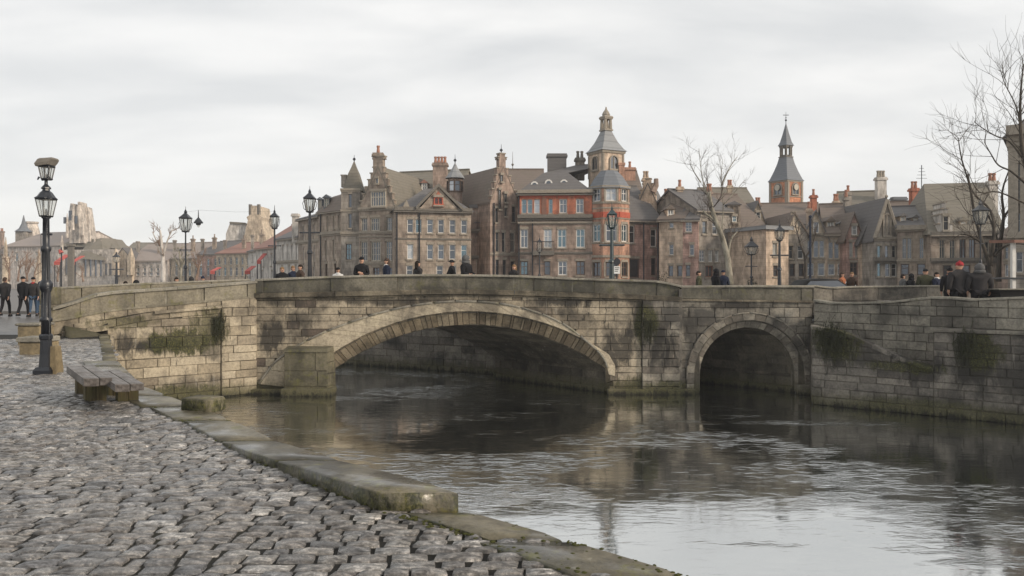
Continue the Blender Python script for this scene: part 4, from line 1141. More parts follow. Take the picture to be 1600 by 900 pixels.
# plants rooted in the joints
def hang(cx_, cz_, frame, n, spread, length, mat, seed):
    r_ = random.Random(seed); m = MB()
    for k in range(n):
        u = cx_ + r_.gauss(0, spread); z = cz_ + r_.gauss(0, spread * .8); L = length * r_.uniform(.4, 1.2)
        p = [frame(u, .03, z), frame(u + r_.uniform(-.05, .05), .05 + L * .15, z + L * .1), frame(u + r_.uniform(-.12, .12), .06 + L * .12, z - L * .4), frame(u + r_.uniform(-.15, .15), .05, z - L)]
        m.tube(p, [.006, .009, .007, .002], 3)
        for j in range(9):
            t = r_.uniform(.0, 1); q = Vector(p[1]).lerp(Vector(p[3]), t) + Vector((r_.uniform(-.04, .04), r_.uniform(-.05, 0), r_.uniform(-.04, .04))); s = r_.uniform(.010, .028)
            d = Vector((r_.uniform(-1, 1), r_.uniform(-.3, .3), r_.uniform(-1, .6))) * s; e_ = Vector((r_.uniform(-1, 1), r_.uniform(-.6, .2), r_.uniform(-1, 1))) * s
            m.add([q, q + d, q + d + e_, q + e_], [(0, 1, 2, 3)])
    return m
mm = hang(wf.u(340), wf.z(340, 500), wf, 60, .10, .8, None, 5)
tag(mm.build('ivy_plant', M_leafy), 'dark hanging plant on the beige wing wall beside its quoins', 'plant')
mm = hang(bx(1012), bz(505), bw, 70, .12, 1.0, None, 6)
tag(mm.build('ivy_plant', M_leafy), 'straggling plant hanging on the pilaster between the two arches', 'plant')
# deck and rear parapet
fl = [(-14.1, 24.1, .03), (-12, 25.9, .25), (X0, 28.2, deckz(X0)), (-5, 28.2, deckz(-5)), (-1.9, 28.2, deckz(-1.9)), (3, 28.2, deckz(3)), (6.1, 28.2, deckz(6.1)), (X1, 28.2, deckz(X1))]
bl = [(-16.8, 28.6, .03), (-15.2, 30.5, .25), (-13.6, 32.3, fl[2][2]), (-9, 32.3, fl[3][2]), (-6, 32.3, fl[4][2]), (-1, 32.3, fl[5][2]), (2.0, 32.3, fl[6][2]), (6.9, 32.3, fl[7][2])]
m = MB()
for i in range(7):
    m.poly([fl[i], fl[i + 1], bl[i + 1], bl[i]])
m.build('deck', M_deck, bridge)
m = MB()
for i in range(7):
    a, b = Vector(bl[i]), Vector(bl[i + 1]); nn = Vector((-(b - a).y, (b - a).x, 0)).normalized() * .3
    h = .8
    A = a.copy(); B = b.copy(); A.z = B.z = -4
    m.hexa([A, B, B + nn, A + nn, a + Vector((0, 0, h)), b + Vector((0, 0, h)), b + nn + Vector((0, 0, h)), a + nn + Vector((0, 0, h))]) if i < 2 else m.hexa([a - Vector((0, 0, .15)), b - Vector((0, 0, .15)), b + nn - Vector((0, 0, .15)), a + nn - Vector((0, 0, .15)), a + Vector((0, 0, h)), b + Vector((0, 0, h)), b + nn + Vector((0, 0, h)), a + nn + Vector((0, 0, h))])
m.build('rear_parapet', M_parapet, bridge)

# ------------------------------------------------------------------ right quay wall with its stair
rq = empty('quay_wall', (12.5, 24, WATER), 'dark stone quay wall with river stair right of the small arch', 'wall')
fa = Frame((10.02, 25.65), (12.85, 23.40))
fb = Frame((12.85, 23.40), (22.0, 15.9))
fu = Frame((10.75, 27.35), (14.85, 22.15)); 
fu2 = Frame((14.85, 22.15), (22.2, 16.1))
def fz(fr, pts, ds=None): return interp([(fr.u(a), fr.z(a, b)) for a, b in pts])
atop = fz(fa, [(1268, 508), (1324, 519), (1389, 551), (1455, 574)])
Lb = fb.L; LEDGE = .24
# lower mass A with sloping top
m = MB()
for i in range(10):
    a, b = lerp(0, fa.L, i / 10), lerp(0, fa.L, (i + 1) / 10)
    m.hexa([fa(a, -.03, -4), fa(b, -.03, -4), fa(b, -.35, -4), fa(a, -.35, -4), fa(a, -.03, atop(a) - .04), fa(b, -.03, atop(b) - .04), fa(b, -.35, atop(b) - .04), fa(a, -.35, atop(a) - .04)])
m.hexa([fb(-.02, -.03, -4), fb(Lb, -.03, -4), fb(Lb, -.5, -4), fb(-.02, -.5, -4), fb(-.02, -.03, LEDGE - .03), fb(Lb, -.03, LEDGE - .03), fb(Lb, -.5, LEDGE - .03), fb(-.02, -.5, LEDGE - .03)])
a_ = fa(0, 0, 0); m.hexa([(a_.x, a_.y, -4), (a_.x + .3, a_.y + .1, -4), (11.4, 28.2, -4), (10.93, 28.2, -4), (a_.x, a_.y, .2), (a_.x + .3, a_.y + .1, .2), (11.4, 28.2, .2), (10.93, 28.2, .2)])
m.build('wall_core', M_mortar, rq)
rws = rows_from(-2.72, .6, (.2, .34))
pc = masonry(fa, 0, fa.L, const(-2.7), lambda u: atop(u) - .06, rws, (.3, 1.1), proud=0)
pc += masonry(fb, 0, 6.5, const(-2.7), const(LEDGE - .06), rws, (.4, .95), proud=0)
emit(pc, 'wall_stone', M_right, rq, 190, 'wall_courses')
fe = Frame((10.9, 28.0), (10.02, 25.65))
emit(masonry(fe, 0, fe.L, const(-2.7), const(.2), rws, (.5, .9), proud=.01), 'end_wall_stone', M_right, rq, 40)
emit(run(fa, -.02, fa.L, lambda u: atop(u) - .12, atop, -.34, .09, .9), 'stair_coping_stone', M_right, rq, 10)
emit(run(fb, -.1, Lb, const(LEDGE - .06), const(LEDGE + .03), -.5, .09, 1.3), 'ledge_stone', M_rparapet, rq, 20)
# upper wall
utop_px = [(1275, 468), (1290, 471), (1305, 473), (1417, 469.5), (1427, 465.5), (1445, 463), (1486, 463.5), (1504, 467), (1600, 463)]
utop = fz(fu, utop_px); ztr = utop(fu.L)
m = MB()
for i in range(24):
    a, b = lerp(0, fu.L, i / 24), lerp(0, fu.L, (i + 1) / 24)
    m.hexa([fu(a, -.03, -4), fu(b, -.03, -4), fu(b, -.35, -4), fu(a, -.35, -4), fu(a, -.03, utop(a) - .05), fu(b, -.03, utop(b) - .05), fu(b, -.35, utop(b) - .05), fu(a, -.35, utop(a) - .05)])
m.hexa([fu2(0, -.03, -4), fu2(fu2.L, -.03, -4), fu2(fu2.L, -.35, -4), fu2(0, -.35, -4), fu2(0, -.03, ztr - .05), fu2(fu2.L, -.03, ztr - .05), fu2(fu2.L, -.35, ztr - .05), fu2(0, -.35, ztr - .05)])
m.build('upper_core', M_mortar, rq)
ur = [-1.4, -1.1, -.8, -.5, -.22, .06, .28, .62, .92, 1.4]
pc = masonry(fu, 0, fu.L, const(-1.3), lambda u: utop(u) - .07, ur, (.4, 1.0), proud=0)
pc += masonry(fu2, 0, 5, const(LEDGE), const(ztr - .07), ur, (.5, 1.1), proud=0)
emit(pc, 'upper_wall_stone', M_rparapet, rq, 90, 'upper_wall_courses')
emit(run(fu, 0, fu.L, lambda u: utop(u) - .07, utop, -.38, .07, 1.2), 'upper_coping_stone', M_coping, rq, 20)
emit(run(fu2, 0, fu2.L, const(ztr - .07), const(ztr), -.38, .07, 1.3), 'upper_coping_stone', M_coping, rq, 20)
# stair behind the sloping coping
for i in range(11):
    u = lerp(fa.u(1318), fa.L - .1, i / 10); z = atop(u) - .30
    m = MB(); m.hexa([fa(u, -.37, z - .5), fa(u + .27, -.37, z - .5), fa(u + .27, -1.6, z - .5), fa(u, -1.6, z - .5), fa(u, -.37, z), fa(u + .27, -.37, z), fa(u + .27, -1.6, z), fa(u, -1.6, z)])
    c = fa(u + .13, -.9, z)
    m.build('stair_step', M_right, rq, origin=c)
mm = hang(fa.u(1300), fa.z(1300, 520), fa, 110, .28, .75, None, 8)
tag(mm.build('ivy_plant', M_leafy), 'mossy growth hanging from the top corner of the dark quay wall', 'plant')
mm = hang(fb.u(1508), fb.z(1508, 530), fb, 60, .2, .8, None, 9)
tag(mm.build('ivy_plant', M_leafy), 'green growth hanging under the ledge of the quay wall near the right edge', 'plant')
# plaza and the low wall behind
m = MB(); m.poly([(6.95, 32.5, .5), (10.95, 28.1, .5), (11.0, 27.5, .5), (14.95, 22.3, .5), (22.3, 16.3, .5), (120, 16.3, .5), (120, 52, .5), (6.95, 52, .5)])
m.poly([(6.95, 52, .5), (6.95, 32.5, .5), (6.95, 32.5, -4), (6.95, 52, -4)])
struct(m, 'plaza', M_deck)
fc = Frame((11.0, 28.05), (16.6, 29.2))
ctop = interp([(fc.u(p), fc.z(p, q)) for p, q in [(1270, 445), (1300, 449), (1330, 447), (1480, 445.5)]])
low = empty('low_wall', (13.5, 28.5, .5), 'low weathered wall curving away from the bridge behind the quay wall top', 'wall')
emit(masonry(fc, 0, fc.L, const(.4), lambda u: ctop(u) - .06, [-5, .98, 5], (1.2, 2.2), proud=0, back=-.3), 'wall_stone', M_small, low, 30)
emit(run(fc, 0, fc.L, lambda u: ctop(u) - .06, ctop, -.34, .05, 1.8), 'coping_stone', M_coping, low, 20)

# ------------------------------------------------------------------ far bank and town ground
m = MB()
m.poly([(-400, 41, TOWN), (-24, 41, TOWN), (-45, 76, TOWN), (-75, 132, TOWN), (-400, 132, TOWN)])
m.poly([(-11, 39.5, TOWN), (0.5, 33.2, TOWN), (6.95, 32.8, TOWN), (400, 32.8, TOWN), (400, 132, TOWN), (-60, 132, TOWN), (-28, 70, TOWN), (-24, 56, TOWN)])
m.poly([(-3000, 132, TOWN), (3000, 132, TOWN), (3000, 3500, TOWN), (-3000, 3500, TOWN)])
m.poly([(-75, 132, -4), (-60, 132, -4), (-60, 132, TOWN), (-75, 132, TOWN)])
for a, b in (((-24, 41), (-45, 76)), ((-45, 76), (-75, 132)), ((-60, 132), (-28, 70)), ((-28, 70), (-24, 56)), ((-24, 56), (-11, 39.5))):
    m.poly([(*a, -4), (*b, -4), (*b, TOWN), (*a, TOWN)])
m.poly([(-60, 41, -4), (-24, 41, -4), (-24, 41, TOWN), (-60, 41, TOWN)])
struct(m, 'town_ground', M_town)
em = Frame((-11.6, 39.8), (0.5, 33.2))
emb = empty('embankment_wall', (-5, 36.5, WATER), 'dark far embankment wall seen through the wide arch', 'wall')
m = MB(); m.poly([em(0, 0, -4), em(em.L, 0, -4), em(em.L, 0, TOWN), em(0, 0, TOWN)])
m.poly([(.5, 33.2, -4), (6.95, 32.8, -4), (6.95, 32.8, TOWN), (.5, 33.2, TOWN)]); m.build('wall_core', M_mortar, emb)
M_emb = masonry_mat('embankment_stone', [(0.0, (0.12, 0.11, 0.10)), (1.0, (0.24, 0.225, 0.20))], stain=(0.03, 0.03, 0.028), stain_amt=0.8, stain_lo=0.47)
emit(masonry(em, 0, em.L, const(-2.6), const(TOWN), rows_from(-2.8, .3, (.3, .36)), (.5, 1.1), proud=.03), 'wall_stone', M_emb, emb, 150, 'wall_courses')
# ------------------------------------------------------------------ houses
hr = random.Random(23)
def window(fr, parent, u, z0, z1, w, style='s', frame_m=None, glass=None, d=0.0, sill=True, trim=None, bars=None):
    """a window standing in its opening: frame with glazing bars, panes as a sub-part, sill and lintel of stone"""
    frame_m = frame_m or M_white; glass = glass or hr.choice([G_DARK, G_DARK, G_MID, G_MID, G_BLUE, G_CURT])
    o = fr(u, d, z0); m = MB(); hw = w / 2; b = min(.09, w * .11); di, do = d - .17, d - .07
    nv, nh = bars if bars else ((1, 1) if w > .6 else (0, 1))
    if w > 1.5 and not bars: nv = 3
    m.wbox(fr, u - hw, u - hw + b, di, do, z0, z1); m.wbox(fr, u + hw - b, u + hw, di, do, z0, z1)
    m.wbox(fr, u - hw + b, u + hw - b, di, do, z0, z0 + b); m.wbox(fr, u - hw + b, u + hw - b, di, do, z1 - b, z1)
    for i in range(nv):
        x = u - hw + w * (i + 1) / (nv + 1); m.wbox(fr, x - b * .35, x + b * .35, di, do - .02, z0 + b, z1 - b)
    for i in range(nh):
        z = lerp(z0, z1, .62 if nh == 1 else (i + 1) / (nh + 1)); m.wbox(fr, u - hw + b, u + hw - b, di, do - .03, z - b * .3, z + b * .3)
    if sill:
        m.wbox(fr, u - hw - .06, u + hw + .06, d - .1, d + .09, z0 - .13, z0 - .01, 1)
        m.wbox(fr, u - hw - .05, u + hw + .05, d - .1, d + .035, z1 + .0, z1 + .2, 1)
    if trim:
        m.wbox(fr, u - hw - .14, u - hw, d - .1, d + .04, z0, z1, 1); m.wbox(fr, u + hw, u + hw + .14, d - .1, d + .04, z0, z1, 1)
    wn_ = m.build('window', [frame_m, M_trim], parent, origin=o)
    p = MB(); p.poly([fr(u - hw + .01, d - .13, z0 + .01), fr(u + hw - .01, d - .13, z0 + .01), fr(u + hw - .01, d - .13, z1 - .01), fr(u - hw + .01, d - .13, z1 - .01)])
    p.build('pane', glass, wn_, origin=o)
    return wn_
def wall_with_holes(m, fr, L, z0, z1, holes, mi=0, reveal=.22):
    us = sorted(set([0, L] + [round(x, 4) for h in holes for x in (h[0], h[1])])); zs = sorted(set([z0, z1] + [round(x, 4) for h in holes for x in (h[2], h[3])]))
    us = [u for u in us if 0 <= u <= L]; zs = [z for z in zs if z0 <= z <= z1]
    for i in range(len(us) - 1):
        for j in range(len(zs) - 1):
            a, b, c, d = us[i], us[i + 1], zs[j], zs[j + 1]; cu, cz_ = (a + b) / 2, (c + d) / 2
            if any(h[0] < cu < h[1] and h[2] < cz_ < h[3] for h in holes): continue
            m.poly([fr(a, 0, c), fr(b, 0, c), fr(b, 0, d), fr(a, 0, d)], mi)
    for a, b, c, d in holes:
        r = -reveal
        m.poly([fr(a, 0, c), fr(a, r, c), fr(a, r, d), fr(a, 0, d)], mi); m.poly([fr(b, 0, c), fr(b, 0, d), fr(b, r, d), fr(b, r, c)], mi)
        m.poly([fr(a, 0, c), fr(b, 0, c), fr(b, r, c), fr(a, r, c)], mi); m.poly([fr(a, 0, d), fr(a, r, d), fr(b, r, d), fr(b, 0, d)], mi)
def chimney(parent, c, w, d, z0, z1, mat, pots=2, potm=None, name='chimney', rz=0):
    m = MB(); m.box(c[0] - w / 2, c[0] + w / 2, c[1] - d / 2, c[1] + d / 2, z0, z1 - .3)
    m.box(c[0] - w / 2 - .1, c[0] + w / 2 + .1, c[1] - d / 2 - .1, c[1] + d / 2 + .1, z1 - .3, z1 - .12); m.box(c[0] - w / 2 - .04, c[0] + w / 2 + .04, c[1] - d / 2 - .04, c[1] + d / 2 + .04, z1 - .12, z1)
    o = m.build(name, mat, parent)
    for i in range(pots):
        x = c[0] + (i + .5 - pots / 2) * w / max(pots, 1) * .9
        p = MB(); p.lathe([(.13, 0), (.15, .1), (.11, .45), (.15, .5), (.14, .62), (.09, .62)], (x, c[1], z1), 8); p.build('chimney_pot', potm or M_pot, o)
    return o
class House:
    def __init__(s, name, label, cat, px0, Y0, px1, Y1, eave, wall, roof, D=9, group=None, base=TOWN, trim=None, roofkind='gable', ridge=None, over=.25, **k):
        s.a = ((px0 - 800) / F * Y0, Y0); s.b = ((px1 - 800) / F * Y1, Y1)
        s.fr = Frame(s.a, s.b); s.L = s.fr.L; s.D = D; s.base = base; s.wall = wall; s.roofm = roof; s.trim = trim or M_trim
        s.pm = (px0 + px1) / 2
        s.ez = s.fr.z(s.pm, eave)
        s.root = empty(name, s.fr(s.L / 2, -D / 2, base), label, cat, group)
        s.holes = []; s.wins = []; s.kind = roofkind; s.ridge = ridge; s.over = over; s.k = k
    def U(s, px): return s.fr.u(px)
    def Z(s, px, py, back=0.0):
        Y = s.fr.Y(px) + back; return CAMZ - (py - HY) / F * Y
    def row(s, ytop, ybot, xs, w, frame=None, glass=None, bars=None, trim=None, sill=True, lab=None):
        """window row given by its place in the photo"""
        for x in xs:
            u = s.U(x); ww = w / F * s.fr.Y(x); z0, z1 = s.Z(s.pm, ybot), s.Z(s.pm, ytop)
            z0 = max(z0, s.base + .3)
            if z1 - z0 < .3: continue
            if u - ww / 2 < .1 or u + ww / 2 > s.L - .1: continue
            s.holes.append((round(u - ww / 2, 4), round(u + ww / 2, 4), round(z0, 4), round(z1, 4)))
            s.wins.append((u, z0, z1, ww, frame, glass, bars, trim, sill))
        return s
    def band(s, py, h=.22, proud=.14, mat=None, name='cornice', u0=None, u1=None):
        z = s.Z(s.pm, py); m = MB(); m.wbox(s.fr, -.06 if u0 is None else u0, s.L + .06 if u1 is None else u1, -.1, proud, z, z + h)
        m.wbox(s.fr, -.03 if u0 is None else u0, s.L + .03 if u1 is None else u1, -.1, proud * .5, z - h * .6, z - .002)
        m.build(name, mat or s.trim, s.root)
    def quoins(s, side=0, mat=None):
        z = s.base; k = 0; m = MB()
        while z < s.ez - .4:
            w = .42 if k % 2 else .28
            a, b = (0, w) if side == 0 else (s.L - w, s.L)
            m.wbox(s.fr, a, b, -.05, .035, z + .01, z + .36); z += .38; k += 1
        m.build('quoins', mat or s.trim, s.root, kind='stuff')
    def pipe(s, px, top=None, mat=None):
        u = s.U(px); m = MB(); m.tube([s.fr(u, .1, s.base), s.fr(u, .1, top or s.ez)], .06, 5); m.build('drainpipe', mat or M_iron, s.root)
    def gable_poly(s, m, pts, th=.35, mi=0):
        """pts: (u, z) outline of a gable wall above the eaves, given depth"""
        f = [s.fr(u, 0, z) for u, z in pts]; b = [s.fr(u, -th, z) for u, z in pts]
        m.loft([f, b], mi)
    def done(s):
        m = MB(); wall_with_holes(m, s.fr, s.L, s.base - .3, s.ez, s.holes)
        fr, L, D = s.fr, s.L, s.D; b0 = s.base - .3
        m.poly([fr(0, -D, b0), fr(0, 0, b0), fr(0, 0, s.ez), fr(0, -D, s.ez)]); m.poly([fr(L, 0, b0), fr(L, -D, b0), fr(L, -D, s.ez), fr(L, 0, s.ez)])
        m.poly([fr(L, -D, b0), fr(0, -D, b0), fr(0, -D, s.ez), fr(L, -D, s.ez)])
        # dark room volume behind the openings
        r = MB(); o = s.over; e = s.ez
        ins = s.k.get('inset', 0)
        if s.kind == 'gable':            # ridge parallel to the street
            zr = s.Z(s.pm, s.ridge, D / 2)
            for sg, dd in ((1, o), (-1, -D - o)):
                q = [fr(-o * .6, dd, e - .05), fr(L + o * .6, dd, e - .05), fr(L + o * .6, -D / 2, zr), fr(-o * .6, -D / 2, zr)]
                t_ = [v + Vector((0, 0, .16)) for v in q]
                r.hexa(q + t_) if sg == 1 else r.hexa([q[1], q[0], q[3], q[2], t_[1], t_[0], t_[3], t_[2]])
            m.poly([fr(0, 0, e), fr(0, -D / 2, zr), fr(0, -D, e)]); m.poly([fr(L, 0, e), fr(L, -D, e), fr(L, -D / 2, zr)])
            rt = MB(); rt.wbox(fr, -o * .6, L + o * .6, -D / 2 - .12, -D / 2 + .12, zr + .1, zr + .24)
        elif s.kind == 'front':          # gable to the street, apex given
            ax = s.U(s.k['apex'][0]); az = s.Z(s.k['apex'][0], s.k['apex'][1])
            m.poly([fr(0, 0, e), fr(L, 0, e), fr(ax, 0, az)]); m.poly([fr(L, -D, e), fr(0, -D, e), fr(ax, -D, az)])
            dz = (az - e)
            for a_, sg in ((-o, 1), (L + o, -1)):
                ee = e - dz * o / max(ax if sg == 1 else L - ax, .5)
                q = [fr(a_, o * .7, ee), fr(ax, o * .7, az), fr(ax, -D - .1, az), fr(a_, -D - .1, ee)]
                if sg == -1: q = [q[1], q[0], q[3], q[2]]
                r.hexa(q + [v + Vector((0, 0, .18)) for v in q])
            rt = None
        elif s.kind == 'hip':
            zr = s.Z(s.pm, s.ridge, D / 2); r0, r1 = s.k.get('rid', (L * .25, L * .75))
            c = [fr(-o, o, e), fr(L + o, o, e), fr(L + o, -D - o, e), fr(-o, -D - o, e)]; p0, p1 = fr(r0, -D / 2, zr), fr(r1, -D / 2, zr)
            r.add(c + [p0, p1], [(0, 1, 5, 4), (1, 2, 5), (2, 3, 4, 5), (3, 0, 4), (3, 2, 1, 0)])
            rt = MB(); rt.tube([p0, p1], .12, 6)
        elif s.kind == 'mansard':
            zk = s.Z(s.pm, s.k['knee'], 1.2); zr = s.Z(s.pm, s.ridge, D / 2); i_ = s.k.get('in_', 1.0); r0, r1 = s.k.get('rid', (L * .25, L * .75))
            A = [fr(-o, o, e), fr(L + o, o, e), fr(L + o, -D - o, e), fr(-o, -D - o, e)]
            B = [fr(i_, -i_, zk), fr(L - i_, -i_, zk), fr(L - i_, -D + i_, zk), fr(i_, -D + i_, zk)]
            E = [fr(r0, -D / 2, zr), fr(r1, -D / 2, zr)]
            r.add(A + B + E, [(0, 1, 5, 4), (1, 2, 6, 5), (2, 3, 7, 6), (3, 0, 4, 7), (3, 2, 1, 0), (4, 5, 9, 8), (5, 6, 9), (6, 7, 8, 9), (7, 4, 8)])
            rt = None
        elif s.kind == 'flat':
            r.wbox(fr, -o, L + o, -D - o, o, e, e + .3); rt = None
        elif s.kind == 'none': rt = None
        w_ = m.build('wall', s.wall, s.root); s.wallo = w_
        if r.f:
            s.roof = r.build('roof', s.roofm, s.root)
            if s.kind == 'gable': rt.build('ridge_tiles', s.roofm, s.roof)
        else: s.roof = None
        # eaves board and gutter
        if s.kind in ('gable', 'hip', 'mansard'):
            g = MB(); g.wbox(fr, -o * .5, L + o * .5, .02, o + .06, e - .14, e - .052); g.build('gutter', s.trim, s.root)
        for (u, z0, z1, ww, f_, g_, bars, tr, sill) in s.wins: window(fr, s.root, u, z0, z1, ww, frame_m=f_, glass=g_, bars=bars, trim=tr, sill=sill)
        return s
    def chim(s, px, pytop, wpx, back=None, h=3.0, mat=None, pots=2, potm=None, dpx=None):
        b = s.D / 2 if back is None else back
        Y = s.fr.Y(px) + b; c = P(px, pytop, Y); w = wpx / F * Y
        return chimney(s.roof or s.root, (c.x, c.y), w, (dpx or min(wpx, 10)) / F * Y, c.z - h, c.z, mat or W_BROWN, pots, potm)
    def dormer(s, px, ytop, ybot, w, back=1.2, mat=None, roofm=None, pitch=.6, frame=None, glass=None, gable=True):
        """window box set in the roof slope"""
        Y = s.fr.Y(px) + back; c = P(px, ybot, Y); h = (ybot - ytop) / F * Y; ww = w / F * Y
        d = empty_part(s, 'dormer')
        f2 = Frame((c.x - ww / 2, c.y), (c.x + ww / 2, c.y)); L = f2.L; z0, z1 = c.z, c.z + h
        m = MB(); t = .12 * L
        for a, b_ in ((0, t), (L - t, L)): m.wbox(f2, a, b_, -2.2, 0, z0 - .3, z1)
        m.wbox(f2, t, L - t, -2.2, 0, z1 - t, z1); m.wbox(f2, t, L - t, -2.2, 0, z0 - .3, z0 + t * .5)
        o = m.build('dormer', mat or s.wall, s.root)
        rm = MB(); o_ = .12
        if gable:
            za = z1 + L * pitch; 
            rm.loft([[f2(-o_, .15, z1), f2(L / 2, .15, za), f2(L + o_, .15, z1)], [f2(-o_, -2.6, z1), f2(L / 2, -2.6, za), f2(L + o_, -2.6, z1)]])
        else: rm.hexa([f2(-o_, .2, z1), f2(L + o_, .2, z1), f2(L + o_, -2.6, z1 + .3), f2(-o_, -2.6, z1 + .3), f2(-o_, .2, z1 + .12), f2(L + o_, .2, z1 + .12), f2(L + o_, -2.6, z1 + .45), f2(-o_, -2.6, z1 + .45)])
        rm.build('dormer_roof', roofm or s.roofm, o)
        g = MB(); g.poly([f2(t, -.12, z0 + t * .5), f2(L - t, -.12, z0 + t * .5), f2(L - t, -.12, z1 - t), f2(t, -.12, z1 - t)]); g.build('pane', glass or G_DARK, o)
        g = MB(); b = .05
        g.wbox(f2, L / 2 - b, L / 2 + b, -.11, -.03, z0 + t * .5, z1 - t); g.wbox(f2, t, L - t, -.11, -.04, lerp(z0, z1, .55) - b * .7, lerp(z0, z1, .55) + b * .7)
        g.wbox(f2, t, t + b * 1.6, -.11, -.02, z0 + t * .5, z1 - t); g.wbox(f2, L - t - b * 1.6, L - t, -.11, -.02, z0 + t * .5, z1 - t)
        g.build('window_frame', frame or M_white, o)
def empty_part(*a): return None
def stepped_gable(h, px_l, px_r, ye, steps, mat=None, copm=None, th=.45, name='stepped_gable', d=0.02):
    """crow-stepped gable; steps: (px_left, px_right, y_top) from bottom to top"""
    m = MB(); fr = h.fr
    z0 = h.Z(h.pm, ye)
    for (a, b, yt) in steps:
        z1 = h.Z(h.pm, yt); m.wbox(fr, h.U(a), h.U(b), -th, d, z0, z1); z0 = z1
    o = m.build(name, mat or h.wall, h.root)
    prev = None
    for i, (a, b, yt) in enumerate(steps):
        z1 = h.Z(h.pm, yt); na, nb = (steps[i + 1][0], steps[i + 1][1]) if i + 1 < len(steps) else (None, None)
        for p_, q_ in ([(h.U(a) - .06, h.U(b) + .06)] if na is None else [(h.U(a) - .06, h.U(na)), (h.U(nb), h.U(b) + .06)]):
            c = MB(); c.wbox(fr, min(p_, q_), max(p_, q_), -th - .05, d + .07, z1, z1 + .1); c.build('coping_stone', copm or h.trim, o)
    return o
def pwin(h, px, ytop, ybot, w, **k):
    """window box standing slightly proud (gables)"""
    u = h.U(px); ww = w / F * h.fr.Y(px); window(h.fr, h.root, u, h.Z(px, ybot), h.Z(px, ytop), ww, d=.2, **k)
def arch_opening(fr, parent, u, z0, z1, w, mat, d=.03, name='arched_window', trimm=None):
    r = w / 2; n = 8; pts = [(u - r, z0), (u + r, z0)] + [(u + r * math.cos(PI * i / n), z1 - r + r * math.sin(PI * i / n)) for i in range(n + 1)]
    m = MB(); m.poly([fr(a, d, b) for a, b in pts]); t = .12
    inn = pts[2:]; 
    m2 = MB()
    for (a, b), (c, e) in zip(inn, inn[1:]):
        o1 = (u + (a - u) * 1.25, z1 - r + (b - z1 + r) * 1.25); o2 = (u + (c - u) * 1.25, z1 - r + (e - z1 + r) * 1.25)
        m2.hexa([fr(a, d + .1, b), fr(c, d + .1, e), fr(c, d - .05, e), fr(a, d - .05, b), fr(*[o1[0], d + .1, o1[1]]), fr(o2[0], d + .1, o2[1]), fr(o2[0], d - .05, o2[1]), fr(o1[0], d - .05, o1[1])])
    for x in (u - r * 1.25, u + r): m2.wbox(fr, x, x + r * .25, d - .05, d + .1, z0, z1 - r)
    m2.wbox(fr, u - r * 1.35, u + r * 1.35, d - .05, d + .16, z0 - .15, z0)
    m2.wbox(fr, u - .04, u + .04, d, d + .05, z0, z1 - .05)
    o = m2.build(name, trimm or M_trim, parent); m.build('pane', mat, o)
def pyramid_tower(root, cx_, cy_, rings, mat, n=4, rot=PI / 4, name='roof', mats=None, parent=None):
    m = MB(); m.lathe([(r, z) for r, z in rings], (cx_, cy_, 0), n, rot=rot); return m.build(name, mat, parent or root)
def finial(root, c, h, mat=None, name='finial', cross=False):
    m = MB(); m.tube([c, (c[0], c[1], c[2] + h)], [.05, .015], 5); m.lathe([(.02, 0), (.13, .1), (.13, .2), (.02, .3)], (c[0], c[1], c[2] + h * .25), 6)
    if cross: m.box(c[0] - h * .22, c[0] + h * .22, c[1] - .03, c[1] + .03, c[2] + h * .72, c[2] + h * .72 + .07); m.lathe([(.02, 0), (h * .09, h * .03), (.02, h * .06)], (c[0], c[1], c[2] + h * .5), 6)
    return m.build(name, mat or M_iron, root)
exec_e = True

# --- row left of the centre
h = House('townhouse', 'low pale house with red tiled roof left of the grey corner house', 'house', 400, 92, 434, 86, 388, W_PALE, RF_RED, D=9, ridge=352).row(398, 416, [412, 424], 7).row(424, 436, [410, 425], 6).done()
h = House('townhouse', 'low pale house with slate roof and white windows beside a street lamp', 'house', 432, 83, 468, 78, 373, W_PALE, RF_SLATE, D=9, ridge=345)
h.row(384, 407, [442, 449, 456, 463], 5.5, M_white, G_MID).row(416, 436, [441, 452, 462], 6).done(); h.band(410)
h = House('townhouse', 'tall taupe house between the low pale houses and the slate mansard corner house', 'house', 466, 76, 500, 71, 341, W_TAUPE, RF_SLATE, D=8, ridge=326)
h.row(352, 375, [474, 482, 490], 5).row(387, 410, [474, 482, 491], 5).row(417, 436, [475, 490], 6).done(); h.band(378); h.chim(462, 334, 9, 2, mat=W_PALE, pots=0)
h = House('corner_house', 'grey corner house with curved slate mansard roof and blue dormers left of the turret', 'house', 498, 70.5, 536, 67.5, 331, W_TAUPE, RF_BROWN, D=9, roofkind='mansard', knee=307, ridge=292, rid=(1.2, 3), in_=.9)
h.row(338, 358, [511, 521, 529], 4.6, M_cream, G_DARK).row(375, 405, [509, 521], 5, M_cream, G_DARK).row(412, 436, [510, 524], 6, M_wood, G_DARK).done(); h.band(366, .25, .2)
h.dormer(510, 309, 324, 9, .3, RF_BLUE, RF_BLUE, frame=M_cream, glass=G_BLUE); h.dormer(500, 312, 326, 7, .6, RF_BLUE, RF_BLUE, frame=M_cream, glass=G_BLUE); h.pipe(502)
